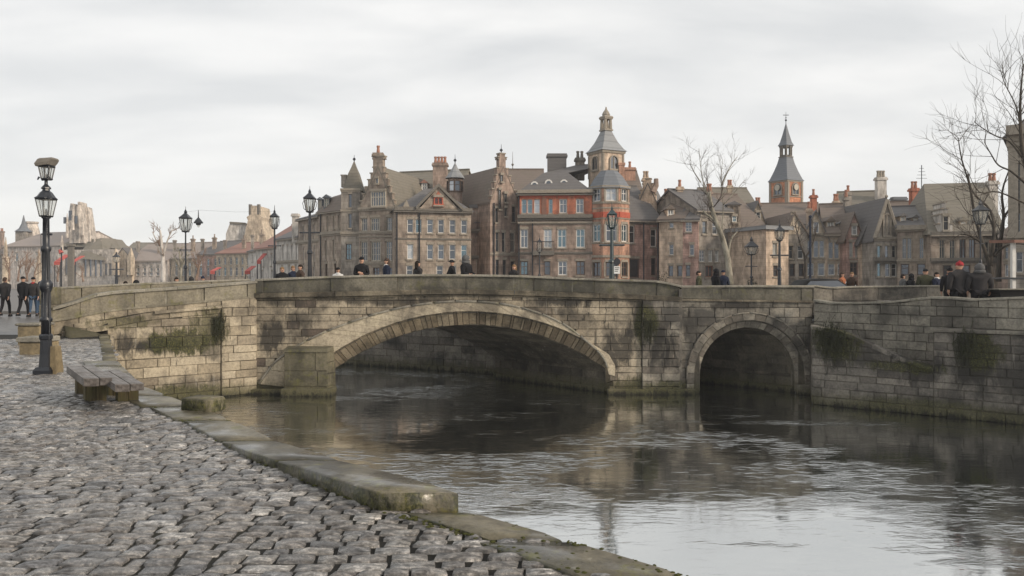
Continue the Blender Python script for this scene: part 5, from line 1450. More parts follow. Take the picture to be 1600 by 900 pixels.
# turret
h = House('turret_house', 'narrow stone turret with tall pyramid spire rising at the corner of the gabled house', 'tower', 533, 66.5, 562, 66.5, 297, W_GREYB, RF_OLIVE, D=3.2, roofkind='none')
h.row(303, 324, [547], 5, M_trimd, G_DARK, (0, 1)).row(334, 356, [547], 5, M_trimd, G_DARK, (0, 1)).row(381, 406, [545], 9, M_wood, G_BLUE, (1, 2)).done()
h.band(298, .2, .12); h.band(366, .22, .15); h.band(330, .14, .08)
c = h.fr(h.L / 2, -h.D / 2, 0); k = h.L / 2 * 1.414
m = MB(); m.lathe([(k * 1.1, h.Z(547, 297)), (k * .95, h.Z(547, 290)), (k * .55, h.Z(547, 268)), (k * .28, h.Z(547, 258)), (k * .05, h.Z(547, 248))], (c.x, c.y, 0), 4, rot=PI / 4); rf = m.build('roof', RF_OLIVE, h.root)
finial(rf, (c.x, c.y, h.Z(547, 250)), .7)
m = MB(); m.box(c.x - 1.05, c.x - .6, c.y - .5, c.y - .1, h.Z(547, 290), h.Z(547, 272)); m.box(c.x - 1.1, c.x - .55, c.y - .55, c.y - .05, h.Z(547, 272), h.Z(547, 270)); m.build('chimney', W_GREYB, rf)
# stepped gable house
h = House('gabled_house', 'brown house with stepped gable and broad attic window left of the pediment house', 'house', 561, 66, 617, 65, 325, W_TAUPE, RF_OLIVE, D=10, roofkind='front', apex=(591, 262), over=.05)
h.row(340, 361, [569], 11, M_cream, G_DARK, (2, 1)).row(340, 361, [586], 16, M_cream, G_DARK, (3, 1)).row(340, 361, [608], 10, M_cream, G_MID, (2, 1))
h.row(377, 408, [569], 12, M_cream, G_DARK, (2, 2)).row(377, 408, [587], 17, M_cream, G_DARK, (3, 2)).row(377, 408, [608], 12, M_cream, G_MID, (2, 2))
h.row(418, 434, [570, 588, 608], 11, M_wood, G_DARK).done()
h.band(327, .2, .12); h.band(364, .16, .1); h.band(370, .1, .06); h.band(412, .16, .1)
stepped_gable(h, 561, 617, 325, [(563, 616, 314), (567, 613, 303), (571, 609, 292), (575, 606, 281), (579, 603, 271), (583, 599, 262), (585, 598, 249), (582, 600, 245)])
pwin(h, 592, 299, 323, 26, frame_m=M_cream, glass=G_DARK, bars=(5, 1)); pwin(h, 590, 279, 287, 5, frame_m=M_cream, glass=G_DARK, bars=(0, 0))
h.chim(591, 239, 15, .25, 1.2, W_TAUPE, 1, dpx=8)
# long roof behind
h = House('rear_house', 'long grey-brown roofed house rising behind the stepped gable, tall chimney at its right end', 'house', 596, 73, 706, 71, 318, W_GREYB, RF_OLIVE, D=9, ridge=270).done()
h.chim(688, 255, 22, 1.6, 4.5, W_BROWN, 4, dpx=14)
h.dormer(663, 286, 297, 9, 1.2, M_white, RF_RED, glass=G_DARK)
# pediment house
h = House('pediment_house', 'wide taupe house with red pediment gable and two rows of six windows', 'house', 617, 62.5, 736, 64, 330, W_TAUPE, RF_SLATE, D=9, roofkind='hip', ridge=295, rid=(3, 4.2), trim=M_trimd)
h.row(343, 364, [641, 654, 672, 689, 707, 725], 9.5, M_white, None).row(382, 405, [641, 672, 689, 707, 725], 9.5, M_white, None).row(415, 434, [640, 687, 708], 10, M_white, G_DARK).done()
h.band(330, .3, .3); h.band(374, .1, .06)
fr = h.fr; ua, ub, uc = h.U(655), h.U(716), h.U(684); ze = h.Z(684, 327); za = h.Z(684, 293)
m = MB(); m.loft([[fr(ua, .3, ze), fr(ub, .3, ze), fr(uc, .3, za)], [fr(ua, -2.4, ze), fr(ub, -2.4, ze), fr(uc, -2.4, za)]]); o = m.build('pediment', W_TAUPE, h.root)
m = MB()
for a, b in ((ua - .3, uc), (ub + .3, uc)):
    m.hexa([fr(a, .5, ze - .1), fr(b, .5, za - .0), fr(b, -2.5, za), fr(a, -2.5, ze - .1), fr(a, .5, ze + .16), fr(b, .5, za + .3), fr(b, -2.5, za + .3), fr(a, -2.5, ze + .16)])
m.build('pediment_coping', M_trimd, o)
m = MB(); m.poly([fr(h.U(674), .33, h.Z(684, 324)), fr(h.U(694), .33, h.Z(684, 324)), fr(h.U(690), .33, h.Z(684, 309)), fr(uc, .33, h.Z(684, 299)), fr(h.U(678), .33, h.Z(684, 309))]); m.build('red_brick_panel', W_RED, o)
window(fr, h.root, uc, h.Z(684, 321), h.Z(684, 309), .75, frame_m=M_trimred, glass=G_DARK, d=.46, bars=(1, 0))
m = MB(); m.loft([[fr(h.U(628), .3, ze), fr(h.U(640), .3, ze), fr(h.U(635), .3, h.Z(635, 313))], [fr(h.U(628), -2, ze), fr(h.U(640), -2, ze), fr(h.U(635), -2, h.Z(635, 313))]]); m.build('dormer', M_trim, h.root)
h.pipe(620); h.pipe(655)
# small round turret with pointed roof above the pediment house
c = P(711, 302, 68.5); t = h.root
def px2m(p, Y): return p / F * Y
m = MB(); m.lathe([(px2m(11, 68.5), c.z - 3), (px2m(11, 68.5), CAMZ - (280 - HY) / F * 68.5)], (c.x, c.y, 0), 8); tw = m.build('turret', W_BROWN, t)
m = MB(); zt = lambda py, Y=68.5: CAMZ - (py - HY) / F * Y
m.lathe([(px2m(15.5, 68.5), zt(279)), (px2m(13.5, 68.5), zt(276)), (px2m(8, 68.5), zt(268)), (px2m(4, 68.5), zt(262)), (px2m(.8, 68.5), zt(255))], (c.x, c.y, 0), 10); o = m.build('turret_roof', RF_LEAD, tw); finial(o, (c.x, c.y, zt(257)), .9)
for k in range(4):
    a = -PI / 2 + (k - 1.5) * PI / 4; x = c.x + math.cos(a) * px2m(10.6, 68.5); y = c.y + math.sin(a) * px2m(10.6, 68.5)
    f2 = Frame((x - math.sin(-a) * -.38 * 1, y - math.cos(a) * .38), (x + math.sin(-a) * -.38 * -1, y + math.cos(a) * .38))
    f2 = Frame((x + math.sin(a) * .4, y - math.cos(a) * .4), (x - math.sin(a) * .4, y + math.cos(a) * .4))
    window(f2, tw, .4, zt(300), zt(283), .55, frame_m=M_wood, glass=(G_CURT if k == 1 else G_DARK), d=.17, sill=False)
# houses between
h = House('rear_house', 'red-brown roofed house behind, between the pointed turret and the tall narrow gable', 'house', 706, 74, 778, 73, 322, W_BROWN, RF_BROWN, D=9, ridge=286).row(330, 345, [745, 757], 8).done(); h.chim(764, 278, 10, 3, mat=W_GREYB); h.dormer(748, 306, 318, 12, 1.2, W_BROWN, RF_SLATE)
h = House('balcony_house', 'narrow house with stacked window bays between the pediment house and the tall gable', 'house', 736, 67, 770, 67, 325, W_BROWN, RF_SLATE, D=7, roofkind='flat', over=.15)
h.row(334, 358, [752], 14, M_cream, G_MID, (2, 1)).row(334, 358, [765], 5, M_cream, G_DARK).row(372, 400, [752], 13, M_wood, G_DARK, (1, 1)).row(372, 400, [765], 5, M_wood, G_DARK).row(410, 434, [748, 762], 8, M_cream, G_DARK).done()
h.band(362, .2, .5, M_trimd, 'balcony'); h.band(403, .2, .3, M_trimd)
m = MB()
for i in range(14): u = lerp(.3, h.L - .2, i / 13); m.tube([h.fr(u, .45, h.Z(752, 360)), h.fr(u, .45, h.Z(752, 348))], .015, 3)
m.tube([h.fr(.3, .45, h.Z(752, 348)), h.fr(h.L - .2, .45, h.Z(752, 348))], .03, 4); m.build('balcony_railing', M_iron, h.root)
h.pipe(756.5)
# tall narrow gable
h = House('gabled_house', 'tall narrow brown gable house with stepped top, left of the orange banded corner building', 'house', 766, 65, 812, 66.5, 318, W_BROWN, RF_BROWN, D=12, roofkind='front', apex=(786, 262), over=.05)
h.row(326, 348, [776], 5, M_trimd, G_DARK, (0, 1)).row(322, 346, [803], 7, M_trimd, G_DARK, (0, 1)).row(363, 394, [777, 787], 6, M_cream, G_MID, (0, 1)).row(363, 394, [801], 8, M_cream, G_MID, (1, 1)).row(406, 430, [777, 788], 6, M_trimd, G_DARK).row(408, 430, [801], 7, M_trimd, G_DARK).done()
stepped_gable(h, 766, 812, 320, [(767, 809, 308), (769, 806, 297), (772, 802, 286), (775, 798, 275), (777, 794, 264), (780, 790, 250), (778.5, 791, 247), (781, 789, 241)], th=.5)
for px_, y0_, y1_, w_ in ((780, 297, 327, 4), (789, 303, 316, 5), (783, 274, 284, 4), (789, 325, 338, 4)): pwin(h, px_, y0_, y1_, w_, frame_m=M_trimd, glass=G_DARK, bars=(0, 0))
finial(h.root, h.fr(h.U(785), -.2, h.Z(785, 241)), .9); h.band(398, .15, .1); h.pipe(771)
h = House('rear_house', 'dark roofed house seen between the tall gable and the banded building', 'house', 795, 76, 850, 76, 300, W_GREYB, RF_BROWN, D=8, ridge=267).done(); finial(h.roof, P(801, 267, 80), 2.0, M_trimd, 'stone_pinnacle'); 
# banded building
Yb = 64
h = House('banded_building', 'brown corner building with an orange-red brick band of windows under a big slate roof', 'building', 810, 64.5, 925, 64.0, 303, W_BROWN, RF_SLATE, D=10, roofkind='mansard', knee=268, ridge=257, rid=(5.2, 8), in_=2.0, trim=M_trimd)
h.row(311, 333, [819, 828], 8, M_white, G_BLUE).row(311, 333, [839], 9, M_white, G_CURT).row(311, 333, [860.5], 6, M_white, G_BLUE).row(311, 333, [880, 906], 12, M_white, G_MID)
h.row(358, 387, [819], 12, M_white, G_MID).row(358, 387, [856], 13, M_white, G_CURT).row(358, 387, [878, 907], 14, M_white, G_BLUE).row(408, 430, [819], 12, M_wood, G_BLUE).row(408, 430, [855], 10, M_wood, G_DARK).row(408, 430, [879], 14, M_white, G_MID).row(408, 430, [907], 14, M_wood, G_DARK).done()
h.band(302, .28, .32, M_trim); h.band(341, .3, .34, M_trimd); h.band(349, .14, .16, M_trim); h.band(396, .14, .08)
# brick band, proud of the wall between cornices, built round its windows
fr = h.fr; zb0, zb1 = h.Z(h.pm, 338), h.Z(h.pm, 303.5); holes = [(a, b, c_, d_) for a, b, c_, d_ in h.holes if c_ > zb0 - .5]
class FO:
    def __init__(s, fr, d): s.fr = fr; s.d = d
    def __call__(s, u, d, z): return s.fr(u, d + s.d, z)
m = MB(); wall_with_holes(m, FO(fr, .05), h.L, zb0, zb1, holes, reveal=.06); m.build('brick_band', W_RED, h.root)
for x in (819, 828, 839, 860.5, 880, 906):      # brick arches over the windows
    u = h.U(x); m = MB(); w2 = .42; z_ = h.Z(h.pm, 311)
    for k in range(7):
        a0 = lerp(-1, 1, k / 7); a1 = lerp(-1, 1, (k + .9) / 7); q = lambda a, r: fr(u + a * w2 * r, .14, z_ + .05 + .22 * (r - .6) + .18 * (1 - a * a))
        m.hexa([fr(u + a0 * w2, .06, z_ + .04 + .1 * (1 - a0 * a0)), fr(u + a1 * w2, .06, z_ + .04 + .1 * (1 - a1 * a1)), fr(u + a1 * w2, .0, z_ + .04), fr(u + a0 * w2, 0, z_ + .04),
                fr(u + a0 * w2 * 1.15, .12, z_ + .3 + .12 * (1 - a0 * a0)), fr(u + a1 * w2 * 1.15, .12, z_ + .3 + .12 * (1 - a1 * a1)), fr(u + a1 * w2 * 1.15, 0, z_ + .3), fr(u + a0 * w2 * 1.15, 0, z_ + .3)])
    m.build('brick_arch', M_trimred, h.root)
m = MB(); m.wbox(fr, h.U(846.5), h.U(854), 0, .09, zb0 + .1, zb1 - .3); m.build('brick_panel', M_copper, h.root)
for x in (835, 857, 881):                        # small pale round dormers
    m = MB(); p = P(x, 290 - (3 if x > 840 else 0), 64.6 + .8); m.tube([p + Vector((0, -.25, 0)), p + Vector((0, .9, 0))], [.34, .34], 10); m.tube([p + Vector((0, -.28, .02)), p + Vector((0, -.24, .02))], [.2, .2], 8, 1); m.build('round_dormer', [M_white, G_DARK], h.roof)
h.chim(870, 241, 29, 4.0, 2.6, RF_SLATE, 0, dpx=16); h.chim(906, 247, 14, 5, 2.0, W_GREYB, 2, W_GREYB)
h.pipe(811); h.pipe(832, h.Z(832, 345))
# projecting bay with railing in the middle
m = MB(); m.wbox(fr, h.U(833), h.U(866), 0, .6, h.Z(850, 399), h.Z(850, 392)); m.build('balcony', M_trimd, h.root)
m = MB()
for i in range(16): u = lerp(h.U(834), h.U(865), i / 15); m.tube([fr(u, .55, h.Z(850, 392)), fr(u, .55, h.Z(850, 378))], .016, 3)
m.tube([fr(h.U(833), .55, h.Z(850, 378)), fr(h.U(866), .55, h.Z(850, 378))], .03, 4); m.build('balcony_railing', M_iron, h.root)
# tower with octagonal bay
def octo(cx_, cy_, r, n=8, rot=PI / 8): return [(cx_ + r * math.cos(rot + 2 * PI * i / n), cy_ + r * math.sin(rot + 2 * PI * i / n)) for i in range(n)]
t = empty('bay_tower', P(951, 440, 66), 'orange-brown tower with octagonal bay, arched belfry, flared slate roof and stone cupola', 'tower'); t.location.z = TOWN
Yt = 64.6; cc = P(951, 400, Yt + .3); rr = px2m(33, Yt)
zT = lambda py, Y=62.8: CAMZ - (py - HY) / F * Y
bay = octo(cc.x, cc.y, rr)
m = MB(); walls = []
for i in range(8):
    a, b = bay[i], bay[(i + 1) % 8]
    f2 = Frame(a, b); mid = (Vector(a) + Vector(b)) / 2
    if mid.y > cc.y + .5:
        m.poly([f2(0, 0, 0), f2(f2.L, 0, 0), f2(f2.L, 0, zT(291)), f2(0, 0, zT(291))]); continue
    hs = []; u = f2.L / 2; ww = .92 if abs(mid.x - cc.x) < 1 else .8
    for (y0, y1, st) in ((291.5, 313, 1), (348, 377, 2), (408, 432, 3)):
        y0 += 1; hs.append((u - ww / 2, u + ww / 2, zT(y1), zT(y0)))
    if abs(mid.x - cc.x) < 1.9: walls.append((f2, hs))
    wall_with_holes(m, f2, f2.L, 0, zT(291), hs if abs(mid.x - cc.x) < 1.9 else [])
m.build('bay_wall', W_ORANGE, t)
for k, (f2, hs) in enumerate(walls):
    for j, (a, b, c_, d_) in enumerate(hs): window(f2, t, (a + b) / 2, c_, d_, b - a, frame_m=M_white if j != 2 else M_wood, glass=[G_MID, G_BLUE, G_DARK][j] if k % 2 else [G_CURT, G_DARK, G_DARK][j], trim=True)
for py, hh, pr in ((293, .25, .12), (317, .18, .06), (325, .12, .03), (341, .15, .06), (380, .15, .06), (402, .2, .08)):
    m = MB(); o1 = octo(cc.x, cc.y, rr + pr); o0 = octo(cc.x, cc.y, rr - .05); m.loft([[(x, y, zT(py)) for x, y in o1], [(x, y, zT(py) + hh) for x, y in o1]]); m.build('string_course', M_trim, t)
m = MB()
for i in range(8):                               # corbel row under the upper windows
    f2 = Frame(bay[i], bay[(i + 1) % 8])
    for k in range(7): u = f2.L * (k + .5) / 7; m.wbox(f2, u - .09, u + .09, -.05, .08, zT(339), zT(330)); 
m.build('corbels', M_trimred, t, kind='stuff')
m = MB(); 
rings = []
for s_, py in ((1.1, 292), (.98, 287), (.72, 273), (.42, 262)): rings.append([(x, y, zT(py)) for x, y in octo(cc.x, cc.y, rr * s_)])
m.loft(rings); m.build('bay_roof', RF_BLUE, t)
# square belfry behind, turned a little so that two faces show
bc = P(947, 250, 67.2); hw = px2m(26.5, 67.2)
def sq(r, z, rot=R(28)): return [(bc.x + r * math.cos(rot + PI / 2 * i + PI / 4), bc.y + r * math.sin(rot + PI / 2 * i + PI / 4), z) for i in range(4)]
z67 = lambda py: CAMZ - (py - HY) / F * 65.5
rb = hw * 1.05
m = MB(); m.loft([sq(rb, 3), sq(rb, z67(236))]); m.build('belfry_wall', W_SAND, t)
for i in range(4):
    q = sq(rb, 0); a, b = q[i], q[(i + 1) % 4]; f2 = Frame(a, b)
    if f2.N.y < 0: 
        arch_opening(f2, t, f2.L / 2, z67(262), z67(242), f2.L * .34, G_DARK)
        m = MB(); m.wbox(f2, 0, .14, -.05, .07, z67(275), z67(238)); m.wbox(f2, f2.L - .14, f2.L, -.05, .07, z67(275), z67(238)); m.build('belfry_pilaster', M_trim, t)
m = MB(); m.loft([sq(rb * 1.08, z67(237)), sq(rb * 1.12, z67(233))]); m.build('belfry_cornice', M_trim, t)
m = MB(); m.loft([sq(rb * 1.2, z67(233)), sq(rb * 1.0, z67(229)), sq(rb * .66, z67(217)), sq(rb * .42, z67(205)), sq(rb * .28, z67(197))]); sp = m.build('spire_roof', RF_LEAD, t)
m = MB(); m.loft([sq(rb * .40, z67(199)), sq(rb * .40, z67(196.5)), sq(rb * .30, z67(196)), sq(rb * .30, z67(195))]); m.build('cupola_base', M_trim, t)
m = MB()
for i in range(4):
    x, y, _ = sq(rb * .24, 0)[i]; m.tube([(x, y, z67(196)), (x, y, z67(180))], [.17, .13], 6)
m.loft([sq(rb * .37, z67(180.5)), sq(rb * .42, z67(177)), sq(rb * .34, z67(175))]); m.lathe([(px2m(5.5, 66), z67(176)), (px2m(6.5, 66), z67(172)), (px2m(4.5, 66), z67(168)), (px2m(1.6, 66), z67(164)), (.05, z67(160))], (bc.x, bc.y, 0), 8)
m.build('cupola', M_trim, t)
m = MB(); m.box(cc.x + 1.05, cc.x + 1.55, 66.2, 66.8, z67(285), z67(256)); m.box(cc.x + 1.0, cc.x + 1.6, 66.15, 66.85, z67(256), z67(252)); m.build('chimney', W_ORANGE, t)
# red brick wing right of the tower
h = House('brick_house', 'rose brick house with dark archway and slate roof right of the bay tower', 'house', 976, 66, 1032, 67, 345, W_ROSE, RF_SLATE, D=10, ridge=293)
h.row(353, 380, [987], 10, M_white, G_DARK).row(358, 385, [1021], 10, M_white, G_DARK).row(404, 434, [991], 17, M_wood, G_DARK, (0, 0)).row(403, 430, [1021], 8, M_wood, G_DARK).done(); h.band(348, .25, .2, M_trimd); h.pipe(1027); h.pipe(1005)
h = House('gabled_house', 'sandy curved gable house standing behind the rose brick house, three chimney pots on top', 'house', 998, 69.5, 1026, 69, 318, W_SAND, RF_SLATE, D=7, roofkind='front', apex=(1012, 288), over=.05).row(322, 340, [1008], 6, M_cream, G_DARK).done()
stepped_gable(h, 998, 1026, 318, [(999, 1025, 305), (1001, 1024, 297), (1004, 1021, 288), (1006, 1017, 280)]); h.chim(1009, 278, 9, .3, .8, W_SAND, 2, W_SAND)
m = MB(); q = P(1020, 300, 69); m.tube([q, q + Vector((.3, 0, .6)), q + Vector((.3, 0, 1.2))], [.3, .25, .2], 6); m.build('chimney', W_BROWN, h.root)
h = House('rear_house', 'brown roofed house behind the tower with a brick stack', 'house', 968, 76, 1002, 76, 300, W_ORANGE, RF_BROWN, D=7, ridge=270).done(); h.chim(984, 262, 16, 2, 1.6, W_ORANGE, 1)

# --- houses right of the tower
h = House('cottage', 'cream house with a bush at its door right of the rose brick house', 'house', 1030, 64, 1068, 63, 344, W_SAND, RF_BROWN, D=9, ridge=312)
h.row(348, 356, [1049], 7, M_white, G_MID).row(382, 398, [1049, 1063], 7, M_white, G_DARK).row(415, 432, [1048, 1062], 8, M_wood, G_DARK).done(); h.chim(1062, 292, 9, 4, 2.5, W_SAND, 1); h.dormer(1048, 327, 344, 12, .5, W_SAND, RF_BROWN, frame=M_white, glass=G_DARK); h.chim(1040, 306, 7, 4.5, 1.6, W_GREYB, 1)
h = House('cottage', 'rose house with bright white upper window left of the pale tree', 'house', 1067, 63, 1091, 62.6, 344, W_ROSE, RF_SLATE, D=9, ridge=310)
h.row(347, 362, [1076], 10, M_white, G_MID, (1, 2)).row(382, 399, [1081], 7, M_white, G_DARK).row(414, 432, [1075], 7, M_wood, G_DARK).done()
h = House('townhouse', 'grey-brown house with two pale windows behind the pale forked tree', 'house', 1089, 63, 1142, 64, 330, W_GREYB, RF_SLATE, D=9, ridge=300)
h.row(346, 366, [1101], 8, M_cream, G_MID).row(346, 366, [1117], 9, M_white, G_DARK).row(391, 409, [1097], 10, M_white, G_DARK, (1, 2)).row(391, 409, [1110, 1120], 7, M_white, G_CURT).row(415, 433, [1108], 14, M_copper, G_DARK, (1, 0)).done(); h.chim(1108, 298, 7, 4, 1.5)
h = House('townhouse', 'taupe house with a tall small-windowed dormer right of the pale forked tree', 'house', 1140, 64, 1200, 65, 362, W_TAUPE, RF_BROWN, D=10, ridge=306)
h.row(368, 384, [1151], 20, M_cream, G_DARK, (3, 0)).row(387, 403, [1146, 1154], 7, M_wood, G_DARK).row(414, 431, [1149, 1158, 1166], 8, M_white, G_DARK).row(388, 400, [1180], 6, M_white, G_MID).done()
h.dormer(1147, 320, 362, 20, .2, W_TAUPE, RF_SLATE, .3, glass=W_TAUPE, frame=W_TAUPE); pw = h; window(Frame((h.fr(h.U(1142), -.15, 0).x, h.fr(h.U(1142), -.1, 0).y), (h.fr(h.U(1152), 0, 0).x, h.fr(h.U(1152), -.1, 0).y)), h.root, .27, h.Z(1147, 347), h.Z(1147, 338), .4, frame_m=M_white, glass=G_BLUE, d=.3)
h.band(364, .2, .15); m = MB(); m.wbox(h.fr, h.U(1163), h.U(1185), 0, .5, h.Z(1174, 399), h.Z(1174, 396)); m.build('balcony', M_trim, h.root)
m = MB()
for i in range(12): u = lerp(h.U(1164), h.U(1184), i / 11); m.tube([h.fr(u, .45, h.Z(1174, 396)), h.fr(u, .5, h.Z(1174, 386))], .02, 3)
m.build('balcony_railing', M_cream, h.root)
h = House('gabled_house', 'narrow pale gable with pointed roof between the taupe house and the church tower', 'house', 1170, 67.5, 1196, 67.5, 350, W_CREAM, RF_SLATE, D=8, roofkind='front', apex=(1184, 316), over=.2).done(); pwin(h, 1184, 332, 346, 7, frame_m=M_white, glass=G_DARK)
h = House('rear_house', 'distant pale gabled roof rising behind the houses right of the pale tree', 'house', 1108, 80, 1185, 80, 330, W_GREYB, RF_OLIVE, D=9, ridge=296).done(); h.chim(1140, 290, 7, 2, 1.5, W_CREAM)
# church tower
t = empty('church_tower', P(1228, 440, 95), 'slender brick church tower with flared slate spire, open lantern and cross', 'church tower'); t.location.z = TOWN
cc = P(1228, 400, 95); Yc = 92.8; zC = lambda py: CAMZ - (py - HY) / F * Yc; rb = px2m(25.5, 95) * 0.96
def sq2(r, z, rot=R(30)): return [(cc.x + r * math.cos(rot + PI / 2 * i + PI / 4), cc.y + r * math.sin(rot + PI / 2 * i + PI / 4), z) for i in range(4)]
m = MB(); m.loft([sq2(rb, 0), sq2(rb, zC(281))]); m.build('tower_wall', W_CHURCH, t)
for i in range(4):
    q = sq2(rb, 0); f2 = Frame(q[i], q[(i + 1) % 4])
    if f2.N.y < 0:
        arch_opening(f2, t, f2.L / 2, zC(302), zC(285), f2.L * .36, G_DARK)
        m = MB(); m.wbox(f2, 0, .3, -.05, .1, zC(325), zC(283)); m.wbox(f2, f2.L - .3, f2.L, -.05, .1, zC(325), zC(283)); m.wbox(f2, .3, f2.L - .3, -.05, .08, zC(306.5), zC(305)); m.build('tower_pilaster', M_trim, t)
        c_ = f2(f2.L / 2, .15, zC(291)); m = MB(); m.tube([c_, c_ + f2.N * .06], [.38, .38], 14); m.build('clock_face', M_cream, t)
m = MB(); m.loft([sq2(rb * 1.04, zC(282.5)), sq2(rb * 1.06, zC(280))]); m.build('tower_cornice', M_trim, t)
m = MB(); m.loft([sq2(rb * 1.12, zC(280)), sq2(rb * .98, zC(276)), sq2(rb * .74, zC(264)), sq2(rb * .54, zC(252)), sq2(rb * .42, zC(242))]); sp = m.build('spire_roof', RF_BLUE, t)
m = MB(); m.loft([sq2(rb * .46, zC(242)), sq2(rb * .46, zC(240.5)), sq2(rb * .38, zC(240)), sq2(rb * .38, zC(238))])
for i in range(8):
    a = R(30) + PI / 4 * i; x, y = cc.x + rb * .33 * math.cos(a), cc.y + rb * .33 * math.sin(a); m.tube([(x, y, zC(239)), (x, y, zC(224))], .11, 4)
m.loft([sq2(rb * .4, zC(226)), sq2(rb * .44, zC(223))]); m.build('lantern', M_trimd, t)
m = MB(); m.loft([sq2(rb * .5, zC(223)), sq2(rb * .36, zC(217)), sq2(rb * .2, zC(204)), sq2(rb * .03, zC(188))]); m.build('spire_top', RF_BLUE, t)
finial(t, (cc.x, cc.y, zC(189)), 1.6, cross=True)
# right of the church tower
h = House('townhouse', 'low sand house with flat projecting roof and one pale window beside the lamps', 'house', 1197, 60, 1232, 61, 359, W_SAND, RF_LEAD, D=7, roofkind='flat', over=.3)
h.row(380, 400, [1211], 10, M_cream, G_CURT).row(415, 432, [1212], 10, M_wood, G_DARK).done()
h = House('rear_house', 'broad brown roof with a red chimney behind the houses right of the church tower', 'house', 1180, 76, 1296, 75, 352, W_GREYB, RF_BROWN, D=10, ridge=320).done(); h.chim(1271, 305, 8, 3, 2.4, W_RED, 1)
h.chim(1184, 318, 8, 2, 1)
h = House('gabled_house', 'weathered house with pale ornate pointed gable just right of the low sand house', 'house', 1228, 62, 1262, 62, 366, W_GREYB, RF_BROWN, D=9, roofkind='front', apex=(1241, 334), over=.2)
h.row(384, 404, [1236], 6, M_cream, G_DARK).row(384, 404, [1251], 9, M_white, G_MID).row(412, 432, [1238, 1252], 8, M_wood, G_DARK).done(); stepped_gable(h, 1230, 1252, 366, [(1232, 1250, 356), (1235, 1247, 346), (1239, 1243, 332)], W_CREAM)
h = House('gabled_house', 'pale sand house with steep slate gable and three tall white windows beside the thin pole', 'house', 1258, 63, 1291, 62.5, 366, W_CREAM, RF_SLATE, D=9, roofkind='front', apex=(1275, 330), over=.25)
h.row(376, 402, [1265, 1275, 1284], 7, M_white, G_DARK).row(411, 431, [1266, 1283], 10, M_white, G_DARK).done(); pwin(h, 1275, 347, 364, 8, frame_m=M_white, glass=G_DARK); h.band(368, .2, .15); h.chim(1264, 326, 6, 5, 1.6, W_SAND, 1)
h = House('townhouse', 'grey house with white roof dormer between the sand gable and the rose gable', 'house', 1290, 62.5, 1324, 62, 366, W_SAND, RF_BROWN, D=10, ridge=322)
h.row(378, 404, [1298, 1307, 1316], 7, M_cream, G_DARK).row(412, 430, [1299, 1314], 10, M_white, G_DARK).done(); h.dormer(1298, 346, 366, 13, .8, W_CREAM, RF_BROWN, frame=M_white, glass=G_CURT); h.dormer(1315, 350, 366, 9, .8, W_CREAM, RF_SLATE, glass=G_DARK); h.chim(1322, 308, 6, 4, 1.8, W_GREYB, 1); h.chim(1306, 314, 7, 5, 1.6, W_SAND, 2); h.band(370, .2, .15)
h = House('rear_house', 'olive roofed house with a pale gable end and a tall white chimney with pots', 'house', 1322, 70, 1392, 69, 345, W_PALE, RF_OLIVE, D=10, ridge=302).done(); h.chim(1376, 277, 14, 3, 4.2, W_PALE, 3, M_trim); h.chim(1325, 300, 8, 2, 1.8, W_GREYB, 1)
fr = h.fr; m = MB(); m.loft([[fr(h.U(1330), .3, h.Z(1345, 338)), fr(h.U(1362), .3, h.Z(1345, 338)), fr(h.U(1340), .3, h.Z(1345, 318))], [fr(h.U(1330), -3, h.Z(1345, 338)), fr(h.U(1362), -3, h.Z(1345, 338)), fr(h.U(1340), -3, h.Z(1345, 318))]]); m.build('gable_end', W_PALE, h.root)
h = House('gabled_house', 'rose gabled house with curved brown roof and a small attic window', 'house', 1322, 61, 1346, 61, 367, W_ROSE, RF_BROWN, D=9, roofkind='front', apex=(1334, 334), over=.25)
h.row(378, 402, [1330, 1339], 6, M_cream, G_CURT).row(410, 430, [1334], 12, M_wood, G_DARK).done(); pwin(h, 1334, 353, 367, 8, frame_m=M_white, glass=G_CURT)
h = House('gabled_house', 'small brown gabled house under a steep dark roof with a white attic window', 'house', 1345, 60.5, 1368, 60.5, 372, W_SAND, RF_SLATE, D=9, roofkind='front', apex=(1358, 344), over=.3)
h.row(380, 400, [1352, 1361], 7, M_cream, G_DARK).row(408, 430, [1352, 1361], 7, M_white, G_MID).done(); pwin(h, 1357, 360, 373, 8, frame_m=M_white, glass=G_MID)
h = House('gabled_house', 'tall pointed grey stone gable with two blind lancets and a finial', 'house', 1366, 58.5, 1404, 58.5, 372, W_GREYB, RF_SLATE, D=10, roofkind='front', apex=(1385, 312), over=.1)
h.row(384, 432, [1374], 6, M_cream, G_BLUE, (0, 2)).row(384, 404, [1386, 1397], 6, M_cream, G_MID).row(412, 432, [1387, 1397], 8, M_white, G_DARK).done(); h.band(374, .2, .15); h.band(408, .3, .35, M_trimd, 'balcony')
arch_opening(h.fr, h.root, h.U(1385), h.Z(1385, 368), h.Z(1385, 335), .5, W_GREYB, .05, 'blind_lancet'); finial(h.root, h.fr(h.U(1385), 0, h.Z(1385, 314)), .8, M_trim)
m = MB()
for s_ in (-1, 1):
    a = h.fr(h.L / 2 + s_ * h.L / 2, .12, h.ez); b = h.fr(h.U(1385), .12, h.Z(1385, 312)); m.tube([a, b], [.16, .12], 5)
m.build('gable_coping', M_trim, h.root)
h = House('rear_house', 'dark red-edged roof with a red brick chimney and aerial behind the pointed gable', 'house', 1390, 68, 1448, 67, 365, W_BROWN, RF_BROWN, D=10, ridge=318).done(); h.chim(1428, 294, 11, 3, 2.6, W_RED, 2)
h.chim(1404, 308, 20, 6, 2, RF_BLUE, 0)
m = MB(); q = P(1440, 330, 70); m.tube([q, q + Vector((0, 0, 4.2))], .04, 4)
